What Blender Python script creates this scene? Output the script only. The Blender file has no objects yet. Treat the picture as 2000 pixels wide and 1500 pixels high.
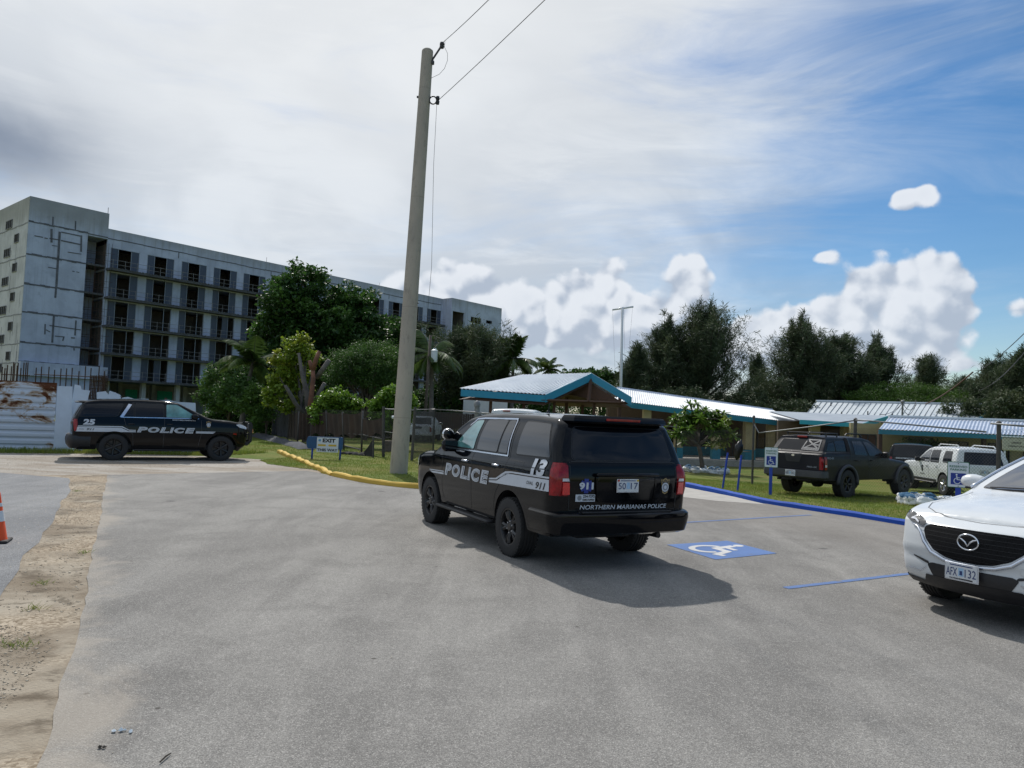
import bpy, bmesh, math, random
import numpy as np
from mathutils import Vector, Matrix
from mathutils.bvhtree import BVHTree

random.seed(7)
RNG = np.random.default_rng(11)
PI = math.pi
scene = bpy.context.scene
COL = scene.collection

# ------------------------------------------------------------------ camera
F_PX, PITCH, ROLL, CAM_H = 1439.0, 0.0458, 0.0418, 1.80     # measured on a 2000 x 1500 frame


def cam_axes():
    cp, sp, cr, sr = math.cos(PITCH), math.sin(PITCH), math.cos(ROLL), math.sin(ROLL)
    right, up, fwd = Vector((1, 0, 0)), Vector((0, -sp, cp)), Vector((0, cp, sp))
    return cr * right + sr * up, -sr * right + cr * up, fwd


CR, CU, CF = cam_axes()
cam_data = bpy.data.cameras.new('camera')
cam_data.sensor_width = 36
cam_data.lens = 36 * F_PX / 2000
cam_data.clip_start = 0.05
cam_data.clip_end = 5000
cam = bpy.data.objects.new('camera', cam_data)
COL.objects.link(cam)
cam.matrix_world = Matrix(((CR.x, CU.x, -CF.x, 0), (CR.y, CU.y, -CF.y, 0), (CR.z, CU.z, -CF.z, CAM_H), (0, 0, 0, 1)))
scene.camera = cam


def view_dir(px, py):
    d = CR * ((px - 1000) / F_PX) - CU * ((py - 750) / F_PX) + CF
    return d


def sstep(t):
    t = min(1.0, max(0.0, t))
    return t * t * (3 - 2 * t)


def gz(x, y):
    """height of the land: the lot is level, the school yard falls away gently to the right"""
    return -0.5 * sstep((y + 0.45 * x - 21) / 20) * sstep((x - 1.0) / 5)


def at(px, py, Y):
    """surveyed point: sight line (px, py) at forward distance Y"""
    d = view_dir(px, py)
    t = Y / d.y
    return Vector((t * d.x, Y, CAM_H + t * d.z))


def gp(px, py):
    """surveyed point on the ground"""
    d = view_dir(px, py)
    z = 0.0
    for _ in range(12):
        t = (z - CAM_H) / d.z
        z = gz(t * d.x, t * d.y)
    return Vector((t * d.x, t * d.y, z))


# ------------------------------------------------------------------ world, sun, exposure
SUN_EL, SUN_AZ = math.radians(47), math.atan2(-0.29, 0.957)      # azimuth from +Y towards +X
sun_dir = Vector((math.sin(SUN_AZ) * math.cos(SUN_EL), math.cos(SUN_AZ) * math.cos(SUN_EL), math.sin(SUN_EL)))
scene.view_settings.view_transform = 'Standard'
scene.view_settings.look = 'None'
scene.view_settings.exposure = 0.0
scene.view_settings.gamma = 1.0
sl = bpy.data.lights.new('sun', 'SUN')
sl.energy = 3.8
sl.angle = math.radians(0.9)
sl.color = (1.0, 0.96, 0.9)
so = bpy.data.objects.new('sun', sl)
COL.objects.link(so)
so.rotation_euler = sun_dir.to_track_quat('Z', 'Y').to_euler()

world = bpy.data.worlds.new('World')
scene.world = world
world.use_nodes = True
WT = world.node_tree
WT.nodes.clear()


def wn(kind, **kw):
    n = WT.nodes.new(kind)
    for k, v in kw.items():
        setattr(n, k, v)
    return n


def link(a, b):
    WT.links.new(a, b)


def wmath(op, a, b=None, c=None, clamp=False):
    n = wn('ShaderNodeMath', operation=op, use_clamp=clamp)
    for i, v in enumerate((a, b, c)):
        if v is None:
            continue
        if isinstance(v, (int, float)):
            n.inputs[i].default_value = v
        else:
            link(v, n.inputs[i])
    return n.outputs[0]


def wrange(v, a, b, c=0.0, d=1.0, smooth=True):
    n = wn('ShaderNodeMapRange')
    n.interpolation_type = 'SMOOTHSTEP' if smooth else 'LINEAR'
    for i, q in enumerate((v, a, b, c, d)):
        if isinstance(q, (int, float)):
            n.inputs[i].default_value = q
        else:
            link(q, n.inputs[i])
    return n.outputs[0]


def wmix(fac, a, b):
    n = wn('ShaderNodeMix', data_type='RGBA')
    for s, v in ((n.inputs['Factor'], fac), (n.inputs[6], a), (n.inputs[7], b)):
        if isinstance(v, (int, float)):
            s.default_value = v
        elif isinstance(v, tuple):
            s.default_value = (*v, 1)
        else:
            link(v, s)
    return n.outputs[2]


sky = wn('ShaderNodeTexSky', sky_type='NISHITA')
sky.sun_disc = False
sky.sun_elevation = SUN_EL
sky.sun_rotation = SUN_AZ
sky.air_density = 1.0
sky.dust_density = 0.6
sky.ozone_density = 1.6
tc = wn('ShaderNodeTexCoord')
sep = wn('ShaderNodeSeparateXYZ')
link(tc.outputs['Generated'], sep.inputs[0])
AZ = wmath('ARCTAN2', sep.outputs[0], sep.outputs[1])
EL = wmath('ARCSINE', sep.outputs[2])
ang = wn('ShaderNodeCombineXYZ')
link(AZ, ang.inputs[0])
link(EL, ang.inputs[1])


def wnoise(vec, scale, detail=6, rough=0.55, dist=0.0, off=(0, 0, 0), scl=(1, 1, 1), rot=0.0):
    m = wn('ShaderNodeMapping')
    m.inputs['Location'].default_value = off
    m.inputs['Scale'].default_value = scl
    m.inputs['Rotation'].default_value = (0, 0, rot)
    link(vec, m.inputs[0])
    n = wn('ShaderNodeTexNoise')
    n.inputs['Scale'].default_value = scale
    n.inputs['Detail'].default_value = detail
    n.inputs['Roughness'].default_value = rough
    n.inputs['Distortion'].default_value = dist
    link(m.outputs[0], n.inputs['Vector'])
    return n.outputs['Fac']


def azel(px, py):
    d = view_dir(px, py).normalized()
    return math.atan2(d.x, d.y), math.asin(d.z)


# heaped clouds near the horizon: (centre px, centre py, half width, half height, weight)
CUMULUS = [(1192, 522, 40, 38, 1), (1140, 580, 62, 42, 1), (1040, 610, 150, 55, 1), (940, 570, 120, 60, .7),
           (1185, 600, 62, 50, 1), (1100, 650, 190, 40, .9), (880, 620, 130, 70, .8),
           (1352, 512, 38, 36, 1), (1345, 570, 52, 44, 1), (1285, 625, 48, 32, 1), (1260, 645, 100, 50, 1),
           (1835, 545, 60, 42, 1), (1760, 535, 95, 36, 1), (1850, 595, 55, 48, 1), (1690, 555, 42, 28, .8),
           (1740, 595, 150, 42, 1), (1640, 625, 110, 38, 1), (1560, 640, 95, 34, 1), (1480, 668, 70, 34, 1),
           (1790, 640, 90, 46, 1), (1770, 700, 90, 40, .9), (1600, 700, 200, 40, .9), (1380, 690, 120, 50, .8),
           (1790, 385, 40, 28, .85), (1748, 403, 50, 18, .75), (1812, 372, 22, 16, .5), (1762, 380, 26, 16, .5), (1612, 503, 34, 15, .8), (1990, 606, 50, 22, .9),
           (1697, 448, 34, 10, .55), (1720, 490, 60, 14, .5), (820, 560, 120, 50, .5), (1900, 712, 60, 12, .4)]


def heap_density(az, el):
    total = None
    for (px, py, rx, ry, w) in CUMULUS:
        a0, e0 = azel(px, py)
        c = math.cos(a0)
        ra, re = rx * .92 / F_PX * c * c, ry * .95 / F_PX * c
        u = wmath('MULTIPLY', wmath('SUBTRACT', az, a0), 1 / ra)
        v = wmath('MULTIPLY', wmath('SUBTRACT', el, e0), 1 / re)
        r2 = wmath('ADD', wmath('MULTIPLY', u, u), wmath('MULTIPLY', v, v))
        g = wmath('MULTIPLY', wmath('EXPONENT', wmath('MULTIPLY', r2, -0.9)), w)
        total = g if total is None else wmath('ADD', total, g)
    return total


DENS = heap_density(AZ, EL)
DENS_UP = heap_density(wmath('SUBTRACT', AZ, 0.012), wmath('ADD', EL, 0.022))


def puffs(off):
    """billowing noise: rounded lumps of three sizes"""
    m = wn('ShaderNodeMapping')
    m.inputs['Location'].default_value = off
    link(ang.outputs[0], m.inputs[0])
    wob = wn('ShaderNodeTexNoise')
    wob.inputs['Scale'].default_value = 22
    wob.inputs['Detail'].default_value = 4
    link(m.outputs[0], wob.inputs['Vector'])
    mv = wn('ShaderNodeMix', data_type='VECTOR')
    mv.inputs['Factor'].default_value = 0.035
    link(m.outputs[0], mv.inputs[4])
    link(wob.outputs['Color'], mv.inputs[5])
    tot = None
    for sc, w in ((15, .56), (38, .44)):
        v = wn('ShaderNodeTexVoronoi', feature='SMOOTH_F1')
        v.inputs['Scale'].default_value = sc
        v.inputs['Smoothness'].default_value = 0.25
        link(mv.outputs[1], v.inputs['Vector'])
        q = wmath('MULTIPLY', wmath('SUBTRACT', 1.0, v.outputs['Distance']), w)
        tot = q if tot is None else wmath('ADD', tot, q)
    return wmath('ADD', wmath('MULTIPLY', tot, 1.5), -0.40)


nz = puffs((0, 0, 0))
nz_up = puffs((-0.008, 0.014, 0))
fine = wnoise(ang.outputs[0], 70, 5, 0.6, 0.2)
full = wmath('ADD', wmath('MINIMUM', DENS, 1.25), wmath('MULTIPLY', wmath('SUBTRACT', nz, 0.5), 1.0))
full = wmath('ADD', full, wmath('MULTIPLY', wmath('SUBTRACT', fine, 0.5), 0.35))
heap_mask = wmath('MULTIPLY', wrange(full, 0.36, 0.72), wrange(DENS, 0.10, 0.42))
lit = wmath('SUBTRACT', wmath('ADD', wmath('MULTIPLY', DENS, .4), wmath('MULTIPLY', nz, 1.6)), wmath('ADD', wmath('MULTIPLY', DENS_UP, .4), wmath('MULTIPLY', nz_up, 1.6)))
lit = wrange(wmath('ADD', lit, wmath('MULTIPLY', wmath('SUBTRACT', fine, 0.5), 0.2)), -0.42, 0.46)
thick = wrange(full, 0.7, 2.6)
heap_col = wmix(lit, (0.44, 0.51, 0.62), (0.80, 0.84, 0.90))
heap_col = wmix(wmath('MULTIPLY', thick, 0.35), heap_col, (0.46, 0.54, 0.65))

# thin high cloud: thick on the left and overhead, streaky on the right
streak = wnoise(ang.outputs[0], 2.6, 9, 0.62, 0.9, off=(3, 1, 0), scl=(0.8, 3.4, 1), rot=-0.42)
streak2 = wnoise(ang.outputs[0], 5.0, 9, 0.62, 0.7, off=(1, 4, 0), scl=(0.7, 3.6, 1), rot=-0.25)
broad = wnoise(ang.outputs[0], 3.6, 5, 0.5, 0.4, off=(7.3, 2.1, 0), scl=(1, 1.5, 1), rot=-0.2)
broad2 = wnoise(ang.outputs[0], 2.1, 4, 0.5, 0.2, off=(1.3, 9.1, 0), scl=(1, 1.8, 1), rot=-0.3)
veil = wmath('ADD', wmath('MULTIPLY', wrange(AZ, -0.05, 0.60, 1.0, 0.16), 1.0), wmath('MULTIPLY', wmath('SUBTRACT', EL, 0.33), 0.9))
veil = wmath('ADD', veil, wmath('MULTIPLY', wmath('SUBTRACT', streak, 0.5), 1.5))
veil = wrange(veil, 0.0, 1.0, 0.08, 0.97)
veil_col = wmix(wrange(broad, 0.40, 0.60), (0.40, 0.485, 0.60), (0.63, 0.71, 0.81))
veil_col = wmix(wmath('MULTIPLY', wrange(streak2, 0.46, 0.68), 0.6), veil_col, (0.74, 0.80, 0.87))
veil_col = wmix(wmath('MULTIPLY', wrange(streak2, 0.46, 0.30), 0.45), veil_col, (0.36, 0.45, 0.58))
veil_col = wmix(wmath('MULTIPLY', wrange(broad2, 0.52, 0.70), 0.6), veil_col, (0.31, 0.39, 0.50))
# brighter towards the sun behind the cloud
sdot = wn('ShaderNodeVectorMath', operation='DOT_PRODUCT')
link(tc.outputs['Generated'], sdot.inputs[0])
sdot.inputs[1].default_value = sun_dir
glow = wrange(sdot.outputs['Value'], 0.62, 1.0)
veil_col = wmix(wmath('MULTIPLY', glow, 0.85), veil_col, (0.88, 0.89, 0.89))
# a grey mass low on the left edge
a0, e0 = azel(20, 270)
du = wmath('MULTIPLY', wmath('SUBTRACT', AZ, a0), 1 / 0.085)
dv = wmath('MULTIPLY', wmath('SUBTRACT', EL, e0), 1 / 0.05)
gm = wmath('EXPONENT', wmath('MULTIPLY', wmath('ADD', wmath('MULTIPLY', du, du), wmath('MULTIPLY', dv, dv)), -1.0))
gm = wmath('MULTIPLY', gm, wrange(broad, 0.20, 0.50, 0.5, 1.0))
veil_col = wmix(wmath('MULTIPLY', gm, 0.9), veil_col, (0.17, 0.215, 0.30))

bg_sky = wn('ShaderNodeBackground')
hsv = wn('ShaderNodeHueSaturation')
hsv.inputs['Saturation'].default_value = 1.5
hsv.inputs['Value'].default_value = 1.0
link(sky.outputs[0], hsv.inputs['Color'])
link(hsv.outputs[0], bg_sky.inputs['Color'])
bg_sky.inputs['Strength'].default_value = 0.10
bg_veil = wn('ShaderNodeBackground')
link(veil_col, bg_veil.inputs['Color'])
bg_veil.inputs['Strength'].default_value = 1.0
bg_heap = wn('ShaderNodeBackground')
link(heap_col, bg_heap.inputs['Color'])
bg_heap.inputs['Strength'].default_value = 1.0
m1 = wn('ShaderNodeMixShader')
link(veil, m1.inputs[0])
link(bg_sky.outputs[0], m1.inputs[1])
link(bg_veil.outputs[0], m1.inputs[2])
m2 = wn('ShaderNodeMixShader')
link(wmath('MULTIPLY', heap_mask, 0.96), m2.inputs[0])
link(m1.outputs[0], m2.inputs[1])
link(bg_heap.outputs[0], m2.inputs[2])
wo = wn('ShaderNodeOutputWorld')
link(m2.outputs[0], wo.inputs['Surface'])
try:
    world.cycles.sampling_method = 'MANUAL'
    world.cycles.sample_map_resolution = 512
except Exception:
    pass
scene.cycles.max_bounces = 6
scene.cycles.transparent_max_bounces = 8

# ------------------------------------------------------------------ object helpers
def tag(o, label=None, cat=None, group=None, kind=None):
    if label:
        o['label'] = label
    if cat:
        o['category'] = cat
    if group:
        o['group'] = group
    if kind:
        o['kind'] = kind
    return o


def thing(name, label, cat, loc=(0, 0, 0), rz=0.0, group=None):
    o = bpy.data.objects.new(name, None)
    COL.objects.link(o)
    o.empty_display_size = 0.2
    o.location = loc
    o.rotation_euler = (0, 0, rz)
    return tag(o, label, cat, group)


def copy_tree(o, parent=None):
    c = o.copy()
    COL.objects.link(c)
    if parent is not None:
        c.parent = parent
    for ch in list(o.children):
        copy_tree(ch, c)
    return c


def mesh_obj(name, verts, faces, mat, parent=None, smooth=False, sharp=None):
    me = bpy.data.meshes.new(name)
    me.from_pydata([tuple(v) for v in verts], [], [tuple(f) for f in faces])
    me.update()
    if mat is not None:
        for m in (mat if isinstance(mat, (list, tuple)) else [mat]):
            me.materials.append(m)
    if smooth:
        me.shade_smooth()
        if sharp:
            me.set_sharp_from_angle(angle=math.radians(sharp))
    o = bpy.data.objects.new(name, me)
    COL.objects.link(o)
    if parent is not None:
        o.parent = parent
    return o


class MB:
    def __init__(self):
        self.v, self.f = [], []

    def add(self, vs, fs):
        n = len(self.v)
        self.v += [tuple(q) for q in vs]
        self.f += [tuple(i + n for i in f) for f in fs]

    def box(self, c, s, rz=0.0, ch=0.0, M=None):
        """box centred on c with full sizes s, optional chamfer of the upright and top edges"""
        x, y, z = s[0] / 2, s[1] / 2, s[2] / 2
        if ch > 0:
            ch = min(ch, x * .9, y * .9, z * .9)
            rings = []
            for (zz, q) in ((-z, ch), (-z + ch, 0), (z - ch, 0), (z, ch)):
                a, b = x - q, y - q
                k = ch if q == 0 else 0
                rings.append([(-a, -b + k, zz), (-a + k, -b, zz), (a - k, -b, zz), (a, -b + k, zz),
                              (a, b - k, zz), (a - k, b, zz), (-a + k, b, zz), (-a, b - k, zz)])
            vs = [p for r in rings for p in r]
            fs = [tuple(range(7, -1, -1)), tuple(range(24, 32))]
            for r in range(3):
                for i in range(8):
                    j = (i + 1) % 8
                    fs.append((r * 8 + i, r * 8 + j, r * 8 + 8 + j, r * 8 + 8 + i))
        else:
            vs = [(-x, -y, -z), (x, -y, -z), (x, y, -z), (-x, y, -z), (-x, -y, z), (x, -y, z), (x, y, z), (-x, y, z)]
            fs = [(0, 3, 2, 1), (4, 5, 6, 7), (0, 1, 5, 4), (1, 2, 6, 5), (2, 3, 7, 6), (3, 0, 4, 7)]
        if M is None:
            cz, sz = math.cos(rz), math.sin(rz)
            vs = [(c[0] + cz * p[0] - sz * p[1], c[1] + sz * p[0] + cz * p[1], c[2] + p[2]) for p in vs]
        else:
            vs = [tuple(M @ Vector(p) + Vector(c)) for p in vs]
        self.add(vs, fs)
        return self

    def tube(self, pts, r, n=8, cap=True):
        pts = [Vector(p) for p in pts]
        rs = r if isinstance(r, (list, tuple)) else [r] * len(pts)
        ref = None
        rings = []
        for i, p in enumerate(pts):
            a = pts[max(0, i - 1)]
            b = pts[min(len(pts) - 1, i + 1)]
            t = (b - a).normalized()
            if ref is None:
                ref = Vector((1, 0, 0)) if abs(t.x) < 0.8 else Vector((0, 1, 0))
            u = (ref - t * ref.dot(t)).normalized()
            w = t.cross(u)
            ref = u
            rings.append([p + (u * math.cos(2 * PI * k / n) + w * math.sin(2 * PI * k / n)) * rs[i] for k in range(n)])
        vs = [q for rg in rings for q in rg]
        fs = []
        for i in range(len(pts) - 1):
            for k in range(n):
                j = (k + 1) % n
                fs.append((i * n + k, i * n + j, (i + 1) * n + j, (i + 1) * n + k))
        if cap:
            fs.append(tuple(range(n - 1, -1, -1)))
            fs.append(tuple(range((len(pts) - 1) * n, len(pts) * n)))
        self.add(vs, fs)
        return self

    def lathe(self, prof, c=(0, 0, 0), axis='z', n=24, a0=0.0, a1=2 * PI):
        """prof: list of (radius, height)"""
        closed = abs(a1 - a0 - 2 * PI) < 1e-6
        m = n if closed else n + 1
        vs = []
        for (r, h) in prof:
            for k in range(m):
                t = a0 + (a1 - a0) * k / n
                p = (r * math.cos(t), r * math.sin(t), h)
                if axis == 'y':
                    p = (p[0], p[2], p[1])
                elif axis == 'x':
                    p = (p[2], p[0], p[1])
                vs.append((c[0] + p[0], c[1] + p[1], c[2] + p[2]))
        fs = []
        for i in range(len(prof) - 1):
            for k in range(m if closed else m - 1):
                j = (k + 1) % m
                fs.append((i * m + k, i * m + j, (i + 1) * m + j, (i + 1) * m + k))
        self.add(vs, fs)
        return self

    def prism(self, poly, d, origin=(0, 0, 0), ux=(1, 0, 0), uy=(0, 0, 1)):
        """extrude a 2-D polygon lying in the plane (ux, uy) by vector d"""
        o, ux, uy, d = Vector(origin), Vector(ux), Vector(uy), Vector(d)
        n = len(poly)
        a = [o + ux * p[0] + uy * p[1] for p in poly]
        vs = a + [p + d for p in a]
        fs = [tuple(range(n)), tuple(range(2 * n - 1, n - 1, -1))]
        for i in range(n):
            j = (i + 1) % n
            fs.append((i, i + n, j + n, j))
        self.add(vs, fs)
        return self

    def poly(self, pts):
        self.add(pts, [tuple(range(len(pts)))])
        return self

    def build(self, name, mat, parent=None, smooth=False, sharp=None, fix=True):
        o = mesh_obj(name, self.v, self.f, mat, parent, False)
        if fix:
            bm = bmesh.new()
            bm.from_mesh(o.data)
            bmesh.ops.recalc_face_normals(bm, faces=bm.faces)
            bm.to_mesh(o.data)
            bm.free()
        if smooth:
            o.data.shade_smooth()
            if sharp:
                o.data.set_sharp_from_angle(angle=math.radians(sharp))
        return o


# ------------------------------------------------------------------ materials
def srgb(r, g, b):
    def f(c):
        c /= 255.0
        return c / 12.92 if c <= 0.04045 else ((c + 0.055) / 1.055) ** 2.4
    return (f(r), f(g), f(b))


class Mat:
    """small node-graph writer"""
    def __init__(self, name):
        self.m = bpy.data.materials.new(name)
        self.m.use_nodes = True
        self.t = self.m.node_tree
        self.b = self.t.nodes['Principled BSDF']
        self.out = self.t.nodes['Material Output']
        self._tc = None

    def n(self, kind, **kw):
        q = self.t.nodes.new(kind)
        for k, v in kw.items():
            setattr(q, k, v)
        return q

    def put(self, sock, v):
        if isinstance(v, (int, float)):
            sock.default_value = v
        elif isinstance(v, tuple):
            sock.default_value = (*v, 1) if len(v) == 3 and sock.type == 'RGBA' else v
        else:
            self.t.links.new(v, sock)

    def co(self, kind='Object'):
        if self._tc is None:
            self._tc = self.n('ShaderNodeTexCoord')
        return self._tc.outputs[kind]

    def geo(self, k='Position'):
        return self.n('ShaderNodeNewGeometry').outputs[k]

    def noise(self, scale, detail=4, rough=0.55, dist=0.0, vec=None, scl=None, off=(0, 0, 0), rot=(0, 0, 0), fac=True):
        v = vec if vec is not None else self.co()
        if scl or off != (0, 0, 0) or rot != (0, 0, 0):
            mp = self.n('ShaderNodeMapping')
            mp.inputs['Scale'].default_value = scl or (1, 1, 1)
            mp.inputs['Location'].default_value = off
            mp.inputs['Rotation'].default_value = rot
            self.t.links.new(v, mp.inputs[0])
            v = mp.outputs[0]
        q = self.n('ShaderNodeTexNoise')
        q.inputs['Scale'].default_value = scale
        q.inputs['Detail'].default_value = detail
        q.inputs['Roughness'].default_value = rough
        q.inputs['Distortion'].default_value = dist
        self.t.links.new(v, q.inputs['Vector'])
        return q.outputs['Fac' if fac else 'Color']

    def vor(self, scale, feature='F1', out='Distance', vec=None, rnd=1.0):
        q = self.n('ShaderNodeTexVoronoi', feature=feature)
        q.inputs['Scale'].default_value = scale
        if 'Randomness' in q.inputs:
            q.inputs['Randomness'].default_value = rnd
        self.t.links.new(vec if vec is not None else self.co(), q.inputs['Vector'])
        return q.outputs[out]

    def rng(self, v, a, b, c=0.0, d=1.0, smooth=False):
        q = self.n('ShaderNodeMapRange')
        if smooth:
            q.interpolation_type = 'SMOOTHSTEP'
        for i, x in enumerate((v, a, b, c, d)):
            self.put(q.inputs[i], x)
        return q.outputs[0]

    def math(self, op, a, b=None, clamp=False):
        q = self.n('ShaderNodeMath', operation=op, use_clamp=clamp)
        self.put(q.inputs[0], a)
        if b is not None:
            self.put(q.inputs[1], b)
        return q.outputs[0]

    def mix(self, fac, a, b, mode='MIX'):
        q = self.n('ShaderNodeMix', data_type='RGBA', blend_type=mode)
        self.put(q.inputs['Factor'], fac)
        self.put(q.inputs[6], a)
        self.put(q.inputs[7], b)
        return q.outputs[2]

    def xyz(self, vec=None):
        q = self.n('ShaderNodeSeparateXYZ')
        self.t.links.new(vec if vec is not None else self.co(), q.inputs[0])
        return q.outputs

    def bump(self, h, strength=0.3, dist=0.02):
        q = self.n('ShaderNodeBump')
        q.inputs['Strength'].default_value = strength
        q.inputs['Distance'].default_value = dist
        self.t.links.new(h, q.inputs['Height'])
        self.t.links.new(q.outputs[0], self.b.inputs['Normal'])
        return self

    def set(self, color=None, rough=None, metal=None, spec=None, coat=None, coat_rough=None, alpha=None, trans=None):
        for k, v in (('Base Color', color), ('Roughness', rough), ('Metallic', metal), ('Specular IOR Level', spec),
                     ('Coat Weight', coat), ('Coat Roughness', coat_rough), ('Alpha', alpha), ('Transmission Weight', trans)):
            if v is not None:
                self.put(self.b.inputs[k], v)
        return self


def simple(name, color, rough=0.6, metal=0.0, var=0.12, scale=6.0, bump=0.0, spec=None, coat=None, bscale=None):
    """plain material with slight natural variation of tone and gloss"""
    m = Mat(name)
    nz_ = m.noise(scale, 5, 0.6)
    dark = tuple(c * (1 - var) for c in color)
    light = tuple(min(1, c * (1 + var)) for c in color)
    m.set(color=m.mix(m.rng(nz_, 0.3, 0.7), dark, light), rough=m.rng(nz_, 0.3, 0.7, max(0.02, rough - 0.06), min(1, rough + 0.08)), metal=metal, spec=spec, coat=coat)
    if coat:
        m.set(coat_rough=0.04)
    if bump:
        m.bump(m.noise(bscale or scale * 8, 4, 0.6), bump, 0.01)
    return m.m


def leaf_mat(name, c1, c2, c3, trans=0.25, rough=0.5):
    """foliage: colour differs from leaf to leaf, light passes through"""
    m = Mat(name)
    g = m.n('ShaderNodeNewGeometry')
    r = g.outputs['Random Per Island']
    big = m.noise(0.5, 3, 0.5, vec=g.outputs['Position'])
    col = m.mix(m.rng(r, 0, 1), c1, c2)
    col = m.mix(m.rng(big, 0.52, 0.68), col, c3)
    m.set(color=col, rough=rough, spec=0.35)
    tr = m.n('ShaderNodeBsdfTranslucent')
    m.t.links.new(m.mix(0.5, col, c2), tr.inputs['Color'])
    ms = m.n('ShaderNodeMixShader')
    ms.inputs[0].default_value = trans
    m.t.links.new(m.b.outputs[0], ms.inputs[1])
    m.t.links.new(tr.outputs[0], ms.inputs[2])
    m.t.links.new(ms.outputs[0], m.out.inputs['Surface'])
    return m.m


M = {}
M['black_paint'] = simple('black_paint', (0.0035, 0.004, 0.0055), 0.05, spec=.26, var=0.1)
M['grey_paint'] = simple('grey_paint', (0.011, 0.0115, 0.016), 0.38, spec=.22, var=0.1)
M['white_paint'] = simple('white_paint', (0.60, 0.625, 0.645), 0.22, spec=.6, var=0.02)
M['white_paint_dusty'] = simple('white_paint_dusty', (0.66, 0.67, 0.67), 0.35, coat=0.4, var=0.05)
M['glass_dark'] = simple('glass_dark', (0.003, 0.0035, 0.006), 0.03, var=0.1, spec=0.45)
M['glass_grey'] = simple('glass_grey', (0.035, 0.037, 0.042), 0.05, coat=1.0, var=0.25, scale=1.5, spec=1.0)
M['glass_film'] = simple('tinted_film_glass', (0.004, 0.0045, 0.007), 0.03, var=0.2, spec=1.0)
M['glass_teal_lit'] = simple('glass_teal_lit', (0.10, 0.26, 0.26), 0.04, coat=1.0, var=0.5, scale=2.6)  # opaque teal stands in for light passing through the front side windows
M['rubber'] = simple('rubber', (0.016, 0.016, 0.017), 0.75, var=0.25, scale=18)
M['trim'] = simple('black_plastic', (0.013, 0.013, 0.015), 0.5, var=0.2, scale=20, bump=0.05)
M['trim_grey'] = simple('grey_plastic', (0.045, 0.046, 0.05), 0.55, var=0.2, scale=20, bump=0.05)
M['rim_black'] = simple('black_steel_rim', (0.012, 0.012, 0.014), 0.32, var=0.2)
M['rim_silver'] = simple('alloy_rim', (0.42, 0.43, 0.45), 0.3, metal=0.9, var=0.1)
M['chrome'] = simple('chrome', (0.72, 0.74, 0.78), 0.12, metal=1.0, var=0.04)
M['chrome_satin'] = simple('satin_trim', (0.62, 0.66, 0.74), 0.22, metal=0.9, var=0.05)
M['lamp_red'] = simple('red_lens', (0.24, 0.004, 0.008), 0.10, spec=.5, var=0.45, scale=14)
M['lamp_clear'] = simple('clear_lens', (0.55, 0.57, 0.62), 0.1, coat=1.0, var=0.3, scale=20)
M['lamp_amber'] = simple('amber_lens', (0.75, 0.22, 0.02), 0.2, coat=1.0, var=0.1)
M['lamp_dark'] = simple('smoked_lens', (0.03, 0.032, 0.036), 0.07, coat=1.0, var=0.5, scale=20)
M['decal_white'] = simple('white_vinyl', (0.52, 0.56, 0.62), 0.35, var=0.04)
M['decal_black'] = simple('black_vinyl', (0.012, 0.012, 0.014), 0.35)
M['decal_blue'] = simple('blue_vinyl', (0.01, 0.03, 0.22), 0.35)
M['decal_gold'] = simple('gold_vinyl', (0.42, 0.30, 0.12), 0.4)
M['decal_grey'] = simple('grey_vinyl', (0.20, 0.22, 0.25), 0.4)
M['plate'] = simple('plate_sheet', (0.58, 0.60, 0.62), 0.4, var=0.05)
M['plate_sky'] = simple('plate_print_blue', (0.32, 0.48, 0.66), 0.4, var=0.1)
M['ink_blue'] = simple('blue_ink', (0.02, 0.04, 0.14), 0.4)
M['ink_red'] = simple('red_ink', (0.45, 0.05, 0.03), 0.4)
M['galv'] = simple('galvanised_steel', (0.20, 0.205, 0.21), 0.55, metal=0.4, var=0.3, scale=9)
M['galv_dark'] = simple('weathered_steel', (0.075, 0.07, 0.066), 0.7, metal=0.2, var=0.35, scale=9)
M['wire'] = simple('fence_wire', (0.04, 0.042, 0.045), 0.6, metal=0.3, var=0.3)
M['rust'] = simple('rust', (0.055, 0.028, 0.02), 0.85, var=0.4, scale=12)
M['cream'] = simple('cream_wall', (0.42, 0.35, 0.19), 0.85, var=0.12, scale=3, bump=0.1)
M['teal_wall'] = simple('teal_wall', (0.025, 0.20, 0.27), 0.7, var=0.12, scale=3, bump=0.08)
M['teal_fascia'] = simple('teal_fascia', (0.015, 0.23, 0.37), 0.45, var=0.08, scale=2)
M['brown_wood'] = simple('brown_timber', (0.075, 0.035, 0.02), 0.7, var=0.25, scale=8)
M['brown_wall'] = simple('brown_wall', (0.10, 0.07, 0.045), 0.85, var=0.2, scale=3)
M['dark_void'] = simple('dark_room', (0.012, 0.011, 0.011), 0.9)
M['bark'] = simple('bark', (0.10, 0.08, 0.065), 0.9, var=0.35, scale=5, bump=0.6, bscale=14)
M['bark_dark'] = simple('dark_bark', (0.035, 0.028, 0.022), 0.9, var=0.3, scale=5, bump=0.4)
M['bark_red'] = simple('peeled_red_bark', (0.17, 0.075, 0.05), 0.85, var=0.35, scale=3, bump=0.6, bscale=12)
M['bark_grey'] = simple('pale_grey_bark', (0.12, 0.108, 0.10), 0.9, var=0.35, scale=4, bump=0.6, bscale=12)
M['blue_post'] = simple('blue_enamel', (0.012, 0.05, 0.36), 0.5, var=0.12)
M['navy_board'] = simple('blue_board', (0.015, 0.075, 0.19), 0.55, var=0.12)
M['sign_white'] = simple('sign_white', (0.60, 0.66, 0.70), 0.5, var=0.04)
M['sign_green'] = simple('sign_green', (0.01, 0.13, 0.06), 0.5)
M['sign_blue'] = simple('sign_blue', (0.006, 0.03, 0.24), 0.5)
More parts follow.
